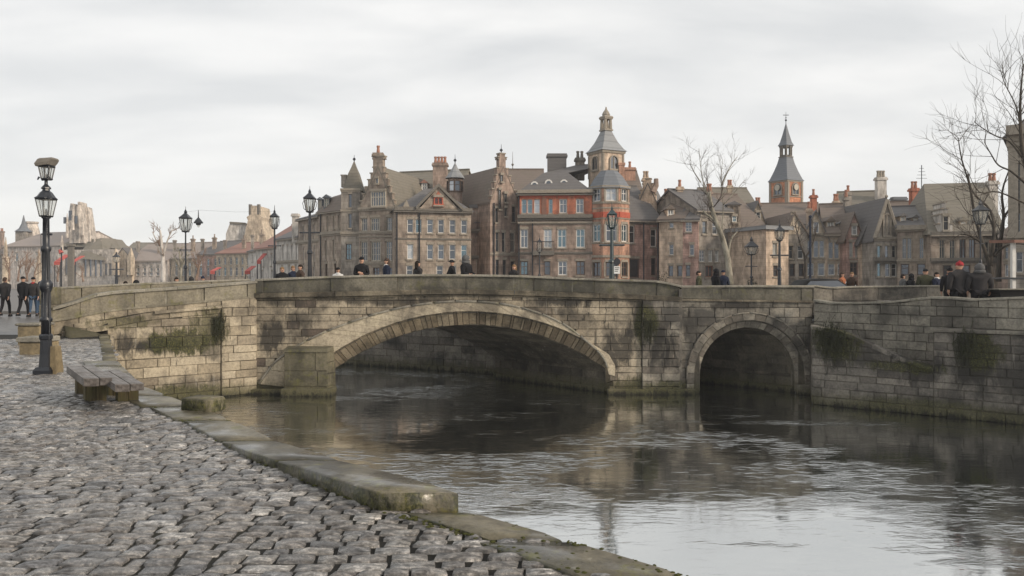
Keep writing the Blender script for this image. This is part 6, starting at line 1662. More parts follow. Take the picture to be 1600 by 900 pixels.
for k in range(4): m.tube([q + Vector((-.5 + k * .1, 0, 3.0 + k * .3)), q + Vector((.5 - k * .1, 0, 3.0 + k * .3))], .02, 3)
m.build('aerial', M_iron, h.roof)
h = House('townhouse', 'taupe house with three tall narrow windows right of the pointed gable', 'house', 1402, 58, 1462, 57, 356, W_TAUPE, RF_SLATE, D=10, ridge=326)
h.row(372, 404, [1413, 1421, 1440, 1451], 6, M_cream, G_DARK, (1, 2)).row(412, 430, [1414, 1440], 12, M_wood, G_DARK).done(); h.band(358, .3, .3); h.band(408, .12, .1); h.dormer(1411, 338, 355, 9, 1.0, W_CREAM, RF_SLATE, glass=G_DARK); h.dormer(1430, 340, 354, 8, 1.0, W_CREAM, RF_SLATE, glass=G_BLUE)
h = House('manor_house', 'big house with tall hipped brown roof behind the bare trees, ornate pale dormer gable', 'house', 1455, 56, 1566, 55, 366, W_TAUPE, RF_OLIVE, D=12, roofkind='hip', ridge=287, rid=(1.2, 5.6))
h.row(374, 404, [1472, 1488], 8, M_cream, G_MID, (1, 1)).row(374, 404, [1504, 1519], 9, M_wood, G_DARK, (1, 1)).row(378, 404, [1541, 1556], 8, M_cream, G_DARK).row(414, 434, [1480, 1510, 1545], 12, M_wood, G_DARK).done(); h.band(367, .25, .25, M_trimd); h.band(408, .25, .2, M_trimd)
m = MB(); m.wbox(h.fr, h.U(1497), h.U(1530), -.02, .04, h.Z(1510, 405), h.Z(1510, 371)); 
stepped_gable(h, 1468, 1486, 367, [(1466, 1488, 350), (1469, 1484, 335), (1472, 1481, 326), (1475, 1478, 316)], W_PALE, M_trim, 2.5, 'dormer_gable'); pwin(h, 1477, 338, 360, 8, frame_m=M_cream, glass=G_DARK)
h.dormer(1505, 345, 362, 10, .8, W_CREAM, RF_OLIVE, glass=G_DARK); h.dormer(1530, 345, 362, 10, .8, W_CREAM, RF_OLIVE, glass=G_DARK); h.chim(1550, 283, 13, 5, 3.5, W_PALE, 2)
h = House('cottage', 'low house under a dark roof at the right edge behind the white post', 'house', 1560, 54, 1680, 50, 372, W_BROWN, RF_BROWN, D=9, ridge=330)
h.row(384, 404, [1573, 1590, 1620, 1650], 8, M_cream, G_DARK).row(412, 432, [1575, 1600], 10).done()
# classical tower house at the right edge
h = House('classical_tower', 'tall dark grey classical stone tower house with heavy cornice at the right edge', 'building', 1575, 40, 1772, 37.0, 206, W_GREYB, RF_SLATE, D=7, roofkind='hip', ridge=140, rid=(2.2, 3.2), base=.5, trim=M_trimd)
h.row(250, 310, [1593, 1612], 8, M_cream, G_DARK, (1, 3)).row(330, 360, [1593, 1612], 8, M_cream, G_DARK).row(392, 425, [1593, 1612], 9).done(); h.band(205, .5, .7, M_trim); h.band(222, .3, .25, M_trim); h.band(370, .3, .3, M_trim)
for px_ in (1583.5, 1602, 1621):
    m = MB(); m.wbox(h.fr, h.U(px_) - .22, h.U(px_) + .22, 0, .2, h.Z(1600, 372), h.Z(1600, 222)); m.build('pilaster', M_trim, h.root)
arch_opening(h.fr, h.root, h.U(1593), h.Z(1593, 247), h.Z(1593, 228), .5, G_DARK)
# ------------------------------------------------------------------ the far town on the left
Y = 190
h = House('far_house', 'hazy dark roofed house at the left edge behind the walking people', 'house', 5, 170, 95, 165, 385, W_FARPALE, RF_FAR, D=20, ridge=364).row(395, 408, [12, 26, 58, 75], 6).row(415, 428, [14, 30, 60, 78], 6).done(); h.chim(3, 361, 5, 2, 4)
t = empty('far_spire', P(37, 440, 180), 'small hazy blue spire left of the blunt far tower', 'spire'); q = P(37, 380, 180); z_ = lambda py, Y=180: CAMZ - (py - HY) / F * Y
m = MB(); m.box(q.x - 1.2, q.x + 1.2, q.y - 1.2, q.y + 1.2, 0, z_(362)); m.build('tower_wall', W_GREYB, t); m = MB(); m.lathe([(1.9, z_(362)), (1.0, z_(357)), (.5, z_(350)), (.05, z_(336))], (q.x, q.y, 0), 8); m.build('roof', RF_BLUE, t)
t = empty('far_tower', P(50, 440, 185), 'blunt crumbling stone tower right of the blue spire', 'tower'); q = P(50, 380, 185); z_ = lambda py, Y=185: CAMZ - (py - HY) / F * Y
m = MB(); m.lathe([(2.9, 0), (1.7, z_(360)), (1.25, z_(350)), (1.5, z_(349)), (1.5, z_(346.5))], (q.x, q.y, 0), 7); m.build('tower_wall', W_CLIFF, t)
# weathered cathedral
t = empty('cathedral', P(135, 440, 175), 'pale weathered cathedral with a blunt ribbed tower and sloping roofs, beyond the tall lamp post', 'cathedral'); t.location.z = TOWN
zK = lambda py, Y=165: CAMZ - (py - HY) / F * Y
kx = lambda px, Y=165: (px - 800) / F * Y
def ribbed(px0, px1, y0, y1, top0, top1, n, name, Yc=172, depth=8, jag=4, seed=1, mat=None):
    r_ = random.Random(seed)
    for i in range(n):
        a0, a1 = lerp(px0, px1, i / n), lerp(px0, px1, (i + 1.02) / n); b0, b1 = lerp(top0, top1, i / n), lerp(top0, top1, (i + .98) / n)
        yt = y1 + r_.uniform(-jag * .3, jag); depth = min(depth, 2.5); dd = r_.uniform(-1.2, 0) * (1 if i % 2 else .3); Yf = Yc - depth / 2 - dd - (0.9 if i % 2 else 0)
        m = MB(); m.hexa([(kx(a0, Yf), Yf, zK(y0)), (kx(a1, Yf), Yf, zK(y0)), (kx(a1, Yf), Yc + depth / 2, zK(y0)), (kx(a0, Yf), Yc + depth / 2, zK(y0)),
                          (kx(b0, Yf), Yf + .5, zK(yt)), (kx(b1, Yf), Yf + .5, zK(yt)), (kx(b1, Yf), Yc + depth / 2, zK(yt + 1)), (kx(b0, Yf), Yc + depth / 2, zK(yt + 1))])
        m.build(name, mat or W_CLIFF, t)
ribbed(101, 143, 374, 313, 108, 135, 7, 'tower_rib', seed=3, jag=7)
ribbed(94, 158, 388, 360, 110, 136, 7, 'tower_shoulder', Yc=170, depth=10, jag=14, seed=5)
ribbed(108, 132, 380, 322, 117, 121, 3, 'pinnacle', Yc=166, depth=4, jag=14, seed=8)
m = MB(); m.loft([[(kx(92), 164, zK(385)), (kx(178), 164, zK(388)), (kx(178), 172, zK(388)), (kx(92), 172, zK(385))], [(kx(108), 168, zK(372)), (kx(165), 168, zK(372)), (kx(165), 172, zK(372)), (kx(108), 172, zK(372))]]); m.build('nave_roof', RF_OLIVE, t)
m = MB(); m.hexa([(kx(140), 160, zK(405)), (kx(182), 160, zK(408)), (kx(184), 168, zK(408)), (kx(140), 168, zK(405)), (kx(142), 164, zK(378)), (kx(162), 164, zK(372)), (kx(170), 168, zK(372)), (kx(142), 168, zK(376))]); m.build('transept_roof', RF_OLIVE, t)
for (pa, pb, y0, y1, sd) in ((103, 107, 372, 334, 1), (138, 142, 378, 344, 2), (112, 116, 360, 322, 3), (127, 131, 368, 330, 4), (146, 150, 392, 371, 6), (156, 160, 392, 376, 7), (95, 99, 392, 368, 8)):
    Yp = 163.5; m = MB(); xm = (kx(pa, Yp) + kx(pb, Yp)) / 2; w_ = (kx(pb, Yp) - kx(pa, Yp)) / 2; m.lathe([(w_ * 1.2, zK(y0)), (w_, zK(lerp(y0, y1, .55))), (w_ * 1.25, zK(lerp(y0, y1, .58))), (w_ * .8, zK(lerp(y0, y1, .62))), (.06, zK(y1))], (xm, Yp, 0), 6); m.build('pinnacle', W_CLIFF, t)
for (xa_, xb_, ya_, yb_) in ((118, 123, 345, 330), (126, 130, 350, 338), (110, 113, 350, 340)):
    m = MB(); Yp = 166.2; m.box(kx(xa_, Yp), kx(xb_, Yp), Yp - 2.6, Yp - 2.2, zK(ya_), zK(yb_)); m.build('louvre', G_DARK, t)
hh = House('x', None, None, 90, 163, 182, 160, 390, W_CLIFF, RF_OLIVE, D=6, roofkind='none'); hh.root.name = 'nave'; 
hh.row(398, 432, [133, 141, 149, 157], 4.5, M_trim, G_MID, (0, 2)).row(412, 430, [165, 172], 5, M_trim, G_DARK).row(402, 430, [104, 116], 7, M_trim, G_DARK, (1, 1)); hh.done()
for ch in list(hh.root.children):
    wl = world_loc(ch)
    ch.parent = t; ch.location = wl - Vector(t.location)
bpy.data.objects.remove(hh.root)
t2 = House('chapel', 'small cream chapel front with pointed gable and pinnacles right of the cathedral', 'chapel', 180, 150, 206, 149, 405, W_CREAM, RF_SLATE, D=12, roofkind='front', apex=(192, 388), over=.2).row(410, 432, [186, 199], 4, M_trim, G_DARK).done()
for px_ in (181, 205):
    m = MB(); m.lathe([(.7, z_(430, 149)), (.7, z_(404, 149)), (.5, z_(398, 149)), (.05, z_(388, 149))], (kx(px_, 148.5), 148.5, 0), 5); m.build('pinnacle', W_CREAM, t2.root)
specs = [
 ('hazy row house under a long pale brown roof with white chimneys behind the birch', 200, 150, 262, 148, 408, W_FARPALE, RF_FAR, 382),
 ('hazy cream row house right of the birch', 260, 149, 312, 146, 404, W_CREAM, RF_FAR, 380),
 ('hazy rose house with slate roof below the hanging lantern', 308, 142, 342, 140, 398, W_ROSE, RF_SLATE, 378),
 ('hazy cream house with red roof left of the castle-like house', 338, 138, 392, 134, 396, W_CREAM, RF_RED, 380),
 ('hazy taupe house directly behind the thin street lamp', 388, 120, 414, 112, 392, W_PALE, RF_SLATE, 372)]
for (lab, a, Ya, b, Yb_, ev, wl, rf, rd) in specs:
    h = House('far_house', lab, 'house', a, Ya, b, Yb_, ev, wl, rf, D=12, ridge=rd); n = int((b - a) / 9)
    h.row(ev + 7, ev + 17, [a + (b - a) * (i + .5) / n for i in range(n)], 4.5).row(418, 431, [a + (b - a) * (i + .5) / n for i in range(n)], 5); h.done()
    h.chim(lerp(a, b, .25), rd - 5, 4, 3, 3, W_GREYB, 0); h.chim(lerp(a, b, .8), rd - 7, 5, 3, 4, W_TAUPE, 1, W_TAUPE)
for (pxp, Yp, y0, y1, lab) in ((9, 140, 440, 370, 'tall cream stone pinnacle at the far left edge behind the walkers'), (61, 140, 440, 388, 'short cream stone pinnacle just left of the tall lamp post')):
    m = MB(); c = P(pxp, y0, Yp); s_ = Yp / F; zq = lambda py: CAMZ - (py - HY) * s_
    m.lathe([(5.5 * s_, TOWN), (5 * s_, zq(lerp(y0, y1, .5))), (6 * s_, zq(lerp(y0, y1, .53))), (3.5 * s_, zq(lerp(y0, y1, .57))), (2.6 * s_, zq(lerp(y0, y1, .75))), (.3 * s_, zq(y1))], (c.x, Yp, 0), 6)
    tag(m.build('stone_pinnacle', W_CREAM), lab, 'pinnacle')
# pale castle-like house
t = empty('castle_house', P(385, 440, 150), 'large pale gabled wall with a flared blunt tower rising over the far roofs', 'house'); t.location.z = TOWN; Yk = 150; zk = lambda py: CAMZ - (py - HY) / F * Yk; xk = lambda px: (px - 800) / F * Yk
m = MB(); m.loft([[(xk(351), Yk, 0), (xk(410), Yk, 0), (xk(410), Yk, zk(380)), (xk(392), Yk, zk(356)), (xk(386), Yk, zk(349)), (xk(360), Yk, zk(347)), (xk(353), Yk, zk(365))],
                  [(xk(351), Yk + 10, 0), (xk(410), Yk + 10, 0), (xk(410), Yk + 10, zk(380)), (xk(392), Yk + 10, zk(356)), (xk(386), Yk + 10, zk(349)), (xk(360), Yk + 10, zk(347)), (xk(353), Yk + 10, zk(365))]]); m.build('wall', W_PALE, t)
m = MB(); m.hexa([(xk(359), Yk - .3, zk(349)), (xk(387), Yk - .3, zk(351)), (xk(400), Yk + 10, zk(372)), (xk(358), Yk + 10, zk(349)), (xk(360), Yk - .3, zk(346.5)), (xk(384), Yk - .3, zk(348)), (xk(396), Yk + 10, zk(366)), (xk(360), Yk + 10, zk(346))]); m.build('roof', RF_OLIVE, t)
m = MB(); m.loft([[(xk(382), Yk - 1, zk(380)), (xk(420), Yk - 1, zk(380)), (xk(420), Yk + 6, zk(380)), (xk(382), Yk + 6, zk(380))], [(xk(390), Yk - 1, zk(345)), (xk(411), Yk - 1, zk(345)), (xk(411), Yk + 6, zk(345)), (xk(390), Yk + 6, zk(345))],
                  [(xk(388), Yk - 1, zk(340)), (xk(412), Yk - 1, zk(340)), (xk(412), Yk + 6, zk(340)), (xk(388), Yk + 6, zk(340))], [(xk(392), Yk - 1, zk(337)), (xk(409), Yk - 1, zk(337)), (xk(409), Yk + 6, zk(337)), (xk(392), Yk + 6, zk(337))], [(xk(394), Yk - 1, zk(322)), (xk(406), Yk - 1, zk(322)), (xk(406), Yk + 6, zk(322)), (xk(394), Yk + 6, zk(322))]]); tw = m.build('flared_tower', W_CREAM, t)
for p_ in (393.5, 406.5):
    m = MB(); m.tube([(xk(p_), Yk - .8, zk(336)), (xk(p_), Yk - .8, zk(320))], .35, 5); m.build('corner_post', M_trimd, tw)
# distant skyline closing the gaps
for i, (a, b, Yd, ev, rd, wl, rf) in enumerate([(60, 110, 215, 396, 384, W_GREYB, RF_SLATE), (-60, 8, 190, 398, 386, W_GREYB, RF_BROWN), (196, 260, 230, 392, 380, W_GREYB, RF_OLIVE), (255, 350, 240, 395, 381, W_GREYB, RF_SLATE)]):
    House('distant_house', ['faint grey roof behind the tall lamp post', 'grey-brown house at the very left edge of the view', 'faint far roof line between chapel and birch', 'faint far roof line below the hanging lantern'][i], 'house', a, Yd, b, Yd, ev, wl, rf, D=10, ridge=rd).done()
# market stalls with red awnings on the far side
def stall(px, Y, wpx, ya, yb, lab):
    c = P(px, yb, Y); w = px2m(wpx * .5, Y); t = empty('market_stall', (c.x, c.y, TOWN), lab, 'market stall', None); za, zb_ = CAMZ - (ya - HY) / F * Y, c.z
    m = MB(); m.loft([[(c.x - w / 2, Y - 1.2, zb_), (c.x + w / 2, Y - 1.2, zb_), (c.x + w / 2, Y + 1, za), (c.x - w / 2, Y + 1, za)], [(c.x - w / 2, Y - 1.2, zb_ + .06), (c.x + w / 2, Y - 1.2, zb_ + .06), (c.x + w / 2, Y + 1, za + .06), (c.x - w / 2, Y + 1, za + .06)]]); m.build('awning', M_awn, t)
    m = MB(); m.box(c.x - w / 2, c.x + w / 2, Y - 1.24, Y - 1.19, zb_ - .35, zb_); m.build('valance', M_awn, t)
    for s_ in (-1, 1):
        m = MB(); m.tube([(c.x + s_ * w * .46, Y - 1.1, TOWN), (c.x + s_ * w * .46, Y - 1.1, zb_)], .06, 5); m.build('post', M_iron, t)
    m = MB(); m.box(c.x - w * .44, c.x + w * .44, Y - .9, Y + .2, TOWN, TOWN + .9); m.build('counter', M_wood, t)
stall(98, 95, 18, 398, 410, 'market stall with red awning left of the dark pole beyond the wing wall')
stall(122, 96, 14, 400, 410, 'market stall with red awning right of the dark pole beyond the wing wall')
stall(338, 95, 14, 418, 424, 'small stall with red awning near the birch and the thin lamps')
stall(392, 92, 16, 416, 424, 'red stall between the castle-like house and the thin street lamp')
stall(410, 88, 12, 396, 408, 'taller red stall beside the thin street lamp')
m = MB(); q = P(96, 440, 94); m.tube([(q.x, 94, TOWN), (q.x, 94, CAMZ + 4.2)], .09, 6); m.tube([(q.x, 94, CAMZ + 3.5), (q.x - .2, 94, CAMZ + 3.9)], [.3, .15], 7, 1); tag(m.build('signpost', [M_iron, M_awn]), 'dark pole with red sign among the stalls beyond the wing wall', 'sign post')
m = MB(); q = P(111, 440, 90); m.box(q.x - .3, q.x + .3, 89.8, 90.2, TOWN, CAMZ + 4.1); m.bevbox(q.x - .4, q.x + .4, 89.7, 90.3, CAMZ + 4.1, CAMZ + 4.4, .05); tag(m.build('stone_post', M_trimd), 'thick dark square post standing between the two red market stalls', 'post')

# ------------------------------------------------------------------ bare trees
def bare_tree(base, height, trunk_r, label, seed, mats=(None, None), guides=None, spread=.5, levels=5, twig=.008, cat='tree', trunk_frac=.3, group=None, leaders=3, minr=.006, droop=0.0, name='bare_tree', dens=.5):
    """tapered trunk and limbs, then branches and twigs as one crown"""
    r_ = random.Random(seed); base = Vector(base); trunk = MB(); crown = MB(); cnt = [0]
    def limb(mb, p, d, L, r0, lev, n=6):
        pts = [p]; rad = [r0]; q = p.copy(); dd = d.copy(); seg = 5 if lev < 2 else 4
        for i in range(seg):
            dd = (dd + Vector((r_.uniform(-1, 1), r_.uniform(-1, 1), r_.uniform(-.6, .9) - droop * lev)) * (.16 + .05 * lev)).normalized(); q = q + dd * L / seg; pts.append(q); rad.append(r0 * (1 - .62 * (i + 1) / seg))
        mb.tube(pts, rad, max(3, n)); cnt[0] += 1
        return pts, rad, dd
    def grow(p, d, L, r0, lev):
        if r0 < minr * .5 or lev > levels: return
        pts, rad, dd = limb(trunk if lev == 0 else crown, p, d, L, max(r0, minr), lev, 8 if lev < 1 else 5 if lev < 2 else 3)
        if lev >= levels: return
        k = 3 + (lev < 3) + (lev == 1)
        for i in range(k):
            j = r_.randint(2 if lev == 0 else 1, len(pts) - 1); t = r_.random()
            a = pts[j]; ax = dd.orthogonal().normalized(); ax.rotate(Matrix.Rotation(r_.uniform(0, 2 * PI), 3, dd))
            ang = r_.uniform(.35, .95) * (spread * 2); nd = (dd * math.cos(ang) + ax * math.sin(ang)).normalized(); nd.z += .22; nd.normalize()
            grow(a, nd, L * r_.uniform(.5, .8), rad[j] * r_.uniform(.5, .75), lev + 1)
        grow(pts[-1], dd, L * .7, rad[-1], lev + 1)
    if guides:
        for pts, r0, r1 in guides:
            sp_ = [Vector(q) for q in smooth_pts([tuple(x) for x in pts], 4)]; n = len(sp_); rad = [lerp(r0, r1, (i / (n - 1)) ** .8) for i in range(n)]
            trunk.tube(sp_, rad, 8)
            for i in range(int(n * .35), n):
                for _ in range(2 if i < n - 1 else 3):
                    if r_.random() < dens:
                        dd = (sp_[i] - sp_[max(i - 1, 0)]).normalized(); ax = dd.orthogonal().normalized(); ax.rotate(Matrix.Rotation(r_.uniform(0, 2 * PI), 3, dd)); ang = r_.uniform(.4, 1.0)
                        grow(sp_[i], (dd * math.cos(ang) + ax * math.sin(ang)).normalized(), height * r_.uniform(.06, .13), max(rad[i] * .4, minr * 2.2), 2)
    else: grow(base, Vector((r_.uniform(-.1, .1), 0, 1)).normalized(), height * trunk_frac, trunk_r, 0)
    root = empty(name, base, label, cat, group)
    trunk.build('trunk', mats[0] or BK_DARK, root, True); crown.build('crown', mats[1] or mats[0] or BK_TWIG, root)
    return root
def G(*pts): return [P(a, b, c) for a, b, c in pts]
# right-hand pair, thin dark limbs leaning left
bare_tree((20.2, 32, .5), 11, .2, 'slim bare tree with twin stems behind the two people at the right', 31, (BK_DARK, BK_TWIG), guides=[
    (G((1550, 452, 32), (1546, 415, 32), (1535, 380, 32), (1524, 340, 32), (1515, 290, 32), (1503, 250, 32), (1497, 215, 32)), .11, .016),
    (G((1546, 415, 32), (1553, 370, 32), (1548, 330, 32.5), (1520, 300, 33), (1512, 268, 33)), .09, .02),
    (G((1553, 400, 32), (1570, 385, 31.5), (1590, 380, 31)), .07, .02), (G((1535, 380, 32), (1515, 368, 32), (1500, 366, 32)), .06, .02)], minr=.0075, levels=4, dens=.34)
bare_tree(P(1606, 470, 27), 13, .3, 'tall bare tree at the right edge reaching across the grey classical tower', 37, (BK_DARK, BK_DARK), guides=[
    (G((1622, 470, 27), (1618, 380, 27), (1612, 300, 27), (1598, 240, 27), (1594, 180, 27), (1596, 130, 27), (1600, 100, 27)), .13, .015),
    (G((1606, 290, 27), (1580, 268, 27), (1560, 258, 27), (1548, 240, 27), (1538, 222, 27)), .045, .012),
    (G((1600, 250, 27), (1578, 222, 27), (1555, 212, 27), (1535, 200, 27), (1522, 190, 27)), .04, .010),
    (G((1595, 190, 27), (1585, 160, 27), (1572, 135, 27), (1566, 120, 27)), .03, .008), (G((1606, 320, 27), (1560, 300, 27), (1530, 300, 27), (1512, 268, 27)), .035, .009)], minr=.0055, levels=4, dens=.3, trunk_frac=.2)
bare_tree(P(1565, 440, 45), 9, .16, 'small bare tree in front of the big hipped roof near the right edge', 41, (BK_DARK, BK_TWIG), guides=[(G((1560, 440, 45), (1562, 390, 45), (1568, 340, 45), (1566, 300, 45), (1578, 262, 45)), .16, .03), (G((1562, 390, 45), (1550, 350, 45), (1535, 320, 45)), .09, .02), (G((1568, 340, 45), (1588, 310, 45), (1592, 290, 45)), .08, .02)], minr=.010, levels=4, dens=.34)
bare_tree(P(1268, 440, 55), 7, .12, 'small bare tree between the street lamps in front of the grey house', 43, (BK_DARK, BK_TWIG), guides=[(G((1258, 440, 55), (1258, 405, 55), (1250, 380, 55), (1242, 350, 55)), .12, .03), (G((1258, 405, 55), (1270, 380, 55), (1275, 360, 55)), .08, .02)], minr=.014, levels=4)
# pale plane tree in the middle right
bare_tree(P(1140, 440, 56), 12, .4, 'old pale plane tree with forked mottled trunk in front of the right-hand houses', 47, (BK_PALE, BK_TWIG), guides=[
    (G((1141, 445, 56), (1137, 405, 56), (1128, 370, 56), (1118, 345, 56), (1111, 320, 56), (1108, 300, 56)), .26, .12), (G((1137, 405, 56), (1142, 375, 56), (1152, 362, 56)), .11, .04),
    (G((1118, 345, 56), (1104, 335, 56), (1098, 328, 56)), .12, .05), (G((1111, 320, 56), (1100, 290, 56), (1095, 262, 56), (1092, 232, 56)), .055, .014), (G((1128, 360, 56), (1130, 320, 56), (1127, 280, 56), (1129, 250, 56)), .05, .014),
    (G((1095, 285, 56), (1084, 268, 56), (1078, 255, 56)), .05, .02), (G((1127, 290, 56), (1140, 262, 56), (1152, 245, 56)), .06, .02), (G((1130, 320, 56), (1148, 300, 56), (1163, 282, 56)), .05, .015)], minr=.0065, levels=5, spread=.42, dens=.3)
bare_tree(P(254, 440, 100), 9, .3, 'pale birch with a fine rounded crown far behind the left wing wall', 53, (BK_WHITE, BK_BROWN), guides=[(G((256, 442, 100), (255, 410, 100), (253, 385, 100), (250, 360, 100)), .38, .12), (G((255, 400, 100), (262, 375, 100), (270, 358, 100)), .18, .05), (G((255, 405, 100), (246, 380, 100), (238, 362, 100)), .18, .05)], minr=.03, levels=4, spread=.45)
bare_tree(P(281, 440, 85), 7, .2, 'pale blossomy shrub tree behind the thin double-armed lamp', 57, (BK_PALE, BK_PALE), guides=[(G((282, 442, 85), (283, 415, 85), (280, 395, 85)), .2, .08), (G((283, 420, 85), (292, 400, 85)), .1, .05), (G((283, 425, 85), (274, 405, 85)), .1, .05)], minr=.025, levels=4, spread=.5)
bare_tree(P(306, 440, 88), 5, .2, 'ochre leafed young tree between the birch and the thin lamp', 59, (BK_BROWN, BK_BROWN), trunk_frac=.4, minr=.025, levels=4)
for k, (px_, Y_, H_) in enumerate([(14, 100, 6.5), (28, 105, 7.5), (42, 96, 6.5), (54, 108, 7), (90, 110, 5), (130, 100, 4)]):
    bare_tree(P(px_, 440, Y_), H_, .16, ['brown bare tree at the far left edge of the promenade', 'tallest of the brown bare trees left of the tall lamp', 'brown bare tree above the two people walking away', 'brown bare tree just left of the tall lamp post', 'low bare tree just right of the tall lamp post', 'low bare tree right of the red stalls'][k], 61 + k, (BK_BROWN, BK_BROWN), minr=.026, levels=5, trunk_frac=.32, spread=.55, group='small bare trees along the far promenade')
def bush(px, Y, w, h, label, seed, base=TOWN, n=900):
    r_ = random.Random(seed); c = P(px, 440, Y); m = MB()
    for k in range(n):
        a = r_.uniform(0, 2 * PI); b = r_.random() ** .5; z = r_.random(); cl = 1 + .35 * nz(math.cos(a) * 2, math.sin(a) * 2 + z * 2, seed)
        q = Vector((c.x + math.cos(a) * b * w * cl * (1 - z * .5), Y + math.sin(a) * b * w * cl * (1 - z * .5), base + z * h * cl)); s_ = r_.uniform(.03, .08)
        d = Vector((r_.uniform(-1, 1), r_.uniform(-1, 1), r_.uniform(-1, 1))) * s_; e_ = Vector((r_.uniform(-1, 1), r_.uniform(-1, 1), r_.uniform(-1, 1))) * s_; m.add([q, q + d, q + d + e_, q + e_], [(0, 1, 2, 3)])
    t = empty('bush', (c.x, Y, base), label, 'bush'); m.build('foliage', M_leafy, t)
    m = MB(); m.tube([(c.x, Y, base), (c.x, Y, base + h * .6)], [.05, .02], 5); m.build('stem', BK_DARK, t)
bush(1036, 62, .9, 2.2, 'dark bush climbing by the door of the cream house', 3); bush(1175, 60, .7, 1.6, 'round bush in front of the taupe house', 4)
bush(1542, 27, .45, .9, 'low green bush behind the person in the grey coat', 6, .5, 500)

# ------------------------------------------------------------------ street lamps
def lantern(mb_f, mb_g, c, wb, wt, h, roof=True, n=4, rot=PI / 4, bar=.012, capm=None):
    """tapered glass lantern: iron frame into mb_f, panes into mb_g; c = centre of its foot"""
    x, y, z = c; B = [(x + wb * .707 * math.cos(rot + 2 * PI * i / n), y + wb * .707 * math.sin(rot + 2 * PI * i / n), z) for i in range(n)]; T = [(x + wt * .707 * math.cos(rot + 2 * PI * i / n), y + wt * .707 * math.sin(rot + 2 * PI * i / n), z + h) for i in range(n)]
    for i in range(n):
        j = (i + 1) % n; mb_f.tube([B[i], T[i]], bar, 4); mb_f.tube([B[i], B[j]], bar * 1.3, 4); mb_f.tube([T[i], T[j]], bar * 1.5, 4)
        if n == 4:
            mid = lambda a, b: tuple((p + q) / 2 for p, q in zip(a, b)); mb_f.tube([mid(B[i], B[j]), mid(T[i], T[j])], bar * .6, 3)
        mb_g.poly([B[i], B[j], T[j], T[i]])
    mb_f.lathe([(wb * .1, 0), (wb * .12, h * .3), (wb * .05, h * .45)], c, 6)     # burner
    if roof:
        mb_f.lathe([(wt * .78, 0), (wt * .78, .015), (wt * .52, .07 * wt / .3), (wt * .26, .14 * wt / .3), (wt * .15, .17 * wt / .3), (wt * .19, .2 * wt / .3), (wt * .14, .24 * wt / .3), (.01, .3 * wt / .3)], (x, y, z + h), 4 if n == 4 else 8, rot=rot)
# the tall lamp on the quay
LX, LY = (72 - 800) / F * 14.27, 14.27
lz = lambda py: CAMZ - (py - HY) / F * LY
lamp = empty('street_lamp', (LX, LY, 0), 'tall black cast iron lamp post with two stacked lanterns on the cobbled quay', 'street lamp')
m = MB(); m.loft([[(LX + a * s_, LY + b * s_, z) for a, b in ((-1, -1), (1, -1), (1, 1), (-1, 1))] for s_, z in ((.155, -.05), (.155, .06), (.135, .09), (.12, .12))]); m.build('plinth', M_iron, lamp)
m = MB(); m.loft([[(LX + .09 + a * s_, LY + .07 + b * s_, z) for a, b in ((-1, -1), (1, -1), (1, 1), (-1, 1))] for s_, z in ((.125, -.05), (.12, .1), (.09, .5))]); m.build('rear_plinth', M_rust, lamp)
m = MB(); m.lathe([(.125, .1), (.12, .15), (.105, .35), (.10, .55), (.098, .62), (.115, .64), (.118, .70), (.10, .73)], (LX, LY, 0), 8); m.build('base_section', M_iron, lamp)
m = MB(); m.lathe([(.085, .72), (.08, .95), (.105, .97), (.108, 1.01), (.082, 1.04), (.078, 1.5), (.098, 1.55), (.11, 1.6), (.112, 1.66), (.095, 1.70), (.07, 1.74), (.066, 2.25), (.085, 2.28), (.085, 2.34), (.06, 2.37), (.055, lz(342)), (.075, lz(341)), (.08, lz(339)), (.05, lz(338))], (LX, LY, 0), 12)
m.build('column', M_iron, lamp, True)
m = MB()
for k in range(8):
    a = 2 * PI * k / 8; m.tube([(LX + .078 * math.cos(a), LY + .078 * math.sin(a), 1.05), (LX + .074 * math.cos(a), LY + .074 * math.sin(a), 1.5)], .009, 4); m.tube([(LX + .066 * math.cos(a), LY + .066 * math.sin(a), 1.75), (LX + .062 * math.cos(a), LY + .062 * math.sin(a), 2.24)], .008, 4)
m.build('fluting', M_iron, lamp, kind='stuff')
m = MB(); m.tube([(LX - .07, LY - .03, lz(366)), (LX + .11, LY - .03, lz(367))], .012, 5); m.tube([(LX + .09, LY - .05, .62), (LX + .085, LY - .05, 1.2), (LX + .06, LY - .05, 2.3)], .01, 5); m.tube([(LX - .06, LY - .06, lz(367)), (LX - .055, LY - .06, lz(400)), (LX - .06, LY - .06, lz(420))], .008, 4); m.lathe([(.02, 0), (.03, .02), (.02, .04)], (LX + .11, LY - .03, lz(368)), 6); m.build('conduit', M_iron, lamp)
f_ = MB(); g_ = MB(); f_.lathe([(.05, lz(340)), (.09, lz(338)), (.105, lz(337))], (LX, LY, 0), 8); lantern(f_, g_, (LX, LY, lz(338)), .155, .25, lz(311) - lz(338), bar=.011)
lo = f_.build('lantern', M_iron, lamp); g_.build('glass', M_lglass, lo)
m = MB(); m.lathe([(.165, lz(311.5)), (.17, lz(309.5)), (.105, lz(301)), (.065, lz(298)), (.06, lz(296)), (.085, lz(295)), (.08, lz(293)), (.055, lz(290.5)), (.03, lz(288)), (.028, lz(282)), (.045, lz(281)), (.02, lz(280))], (LX, LY, 0), 8, rot=PI / 8); m.build('lantern_cap', M_iron, lamp)
f_ = MB(); g_ = MB(); lantern(f_, g_, (LX + .01, LY, lz(280)), .12, .19, lz(260) - lz(280), roof=False, bar=.014)
for dx in (-.11, .09, .12): f_.tube([(LX + dx * .8, LY - .06, lz(277)), (LX + dx * 1.1, LY - .06, lz(281.5))], [.02, .012], 5)
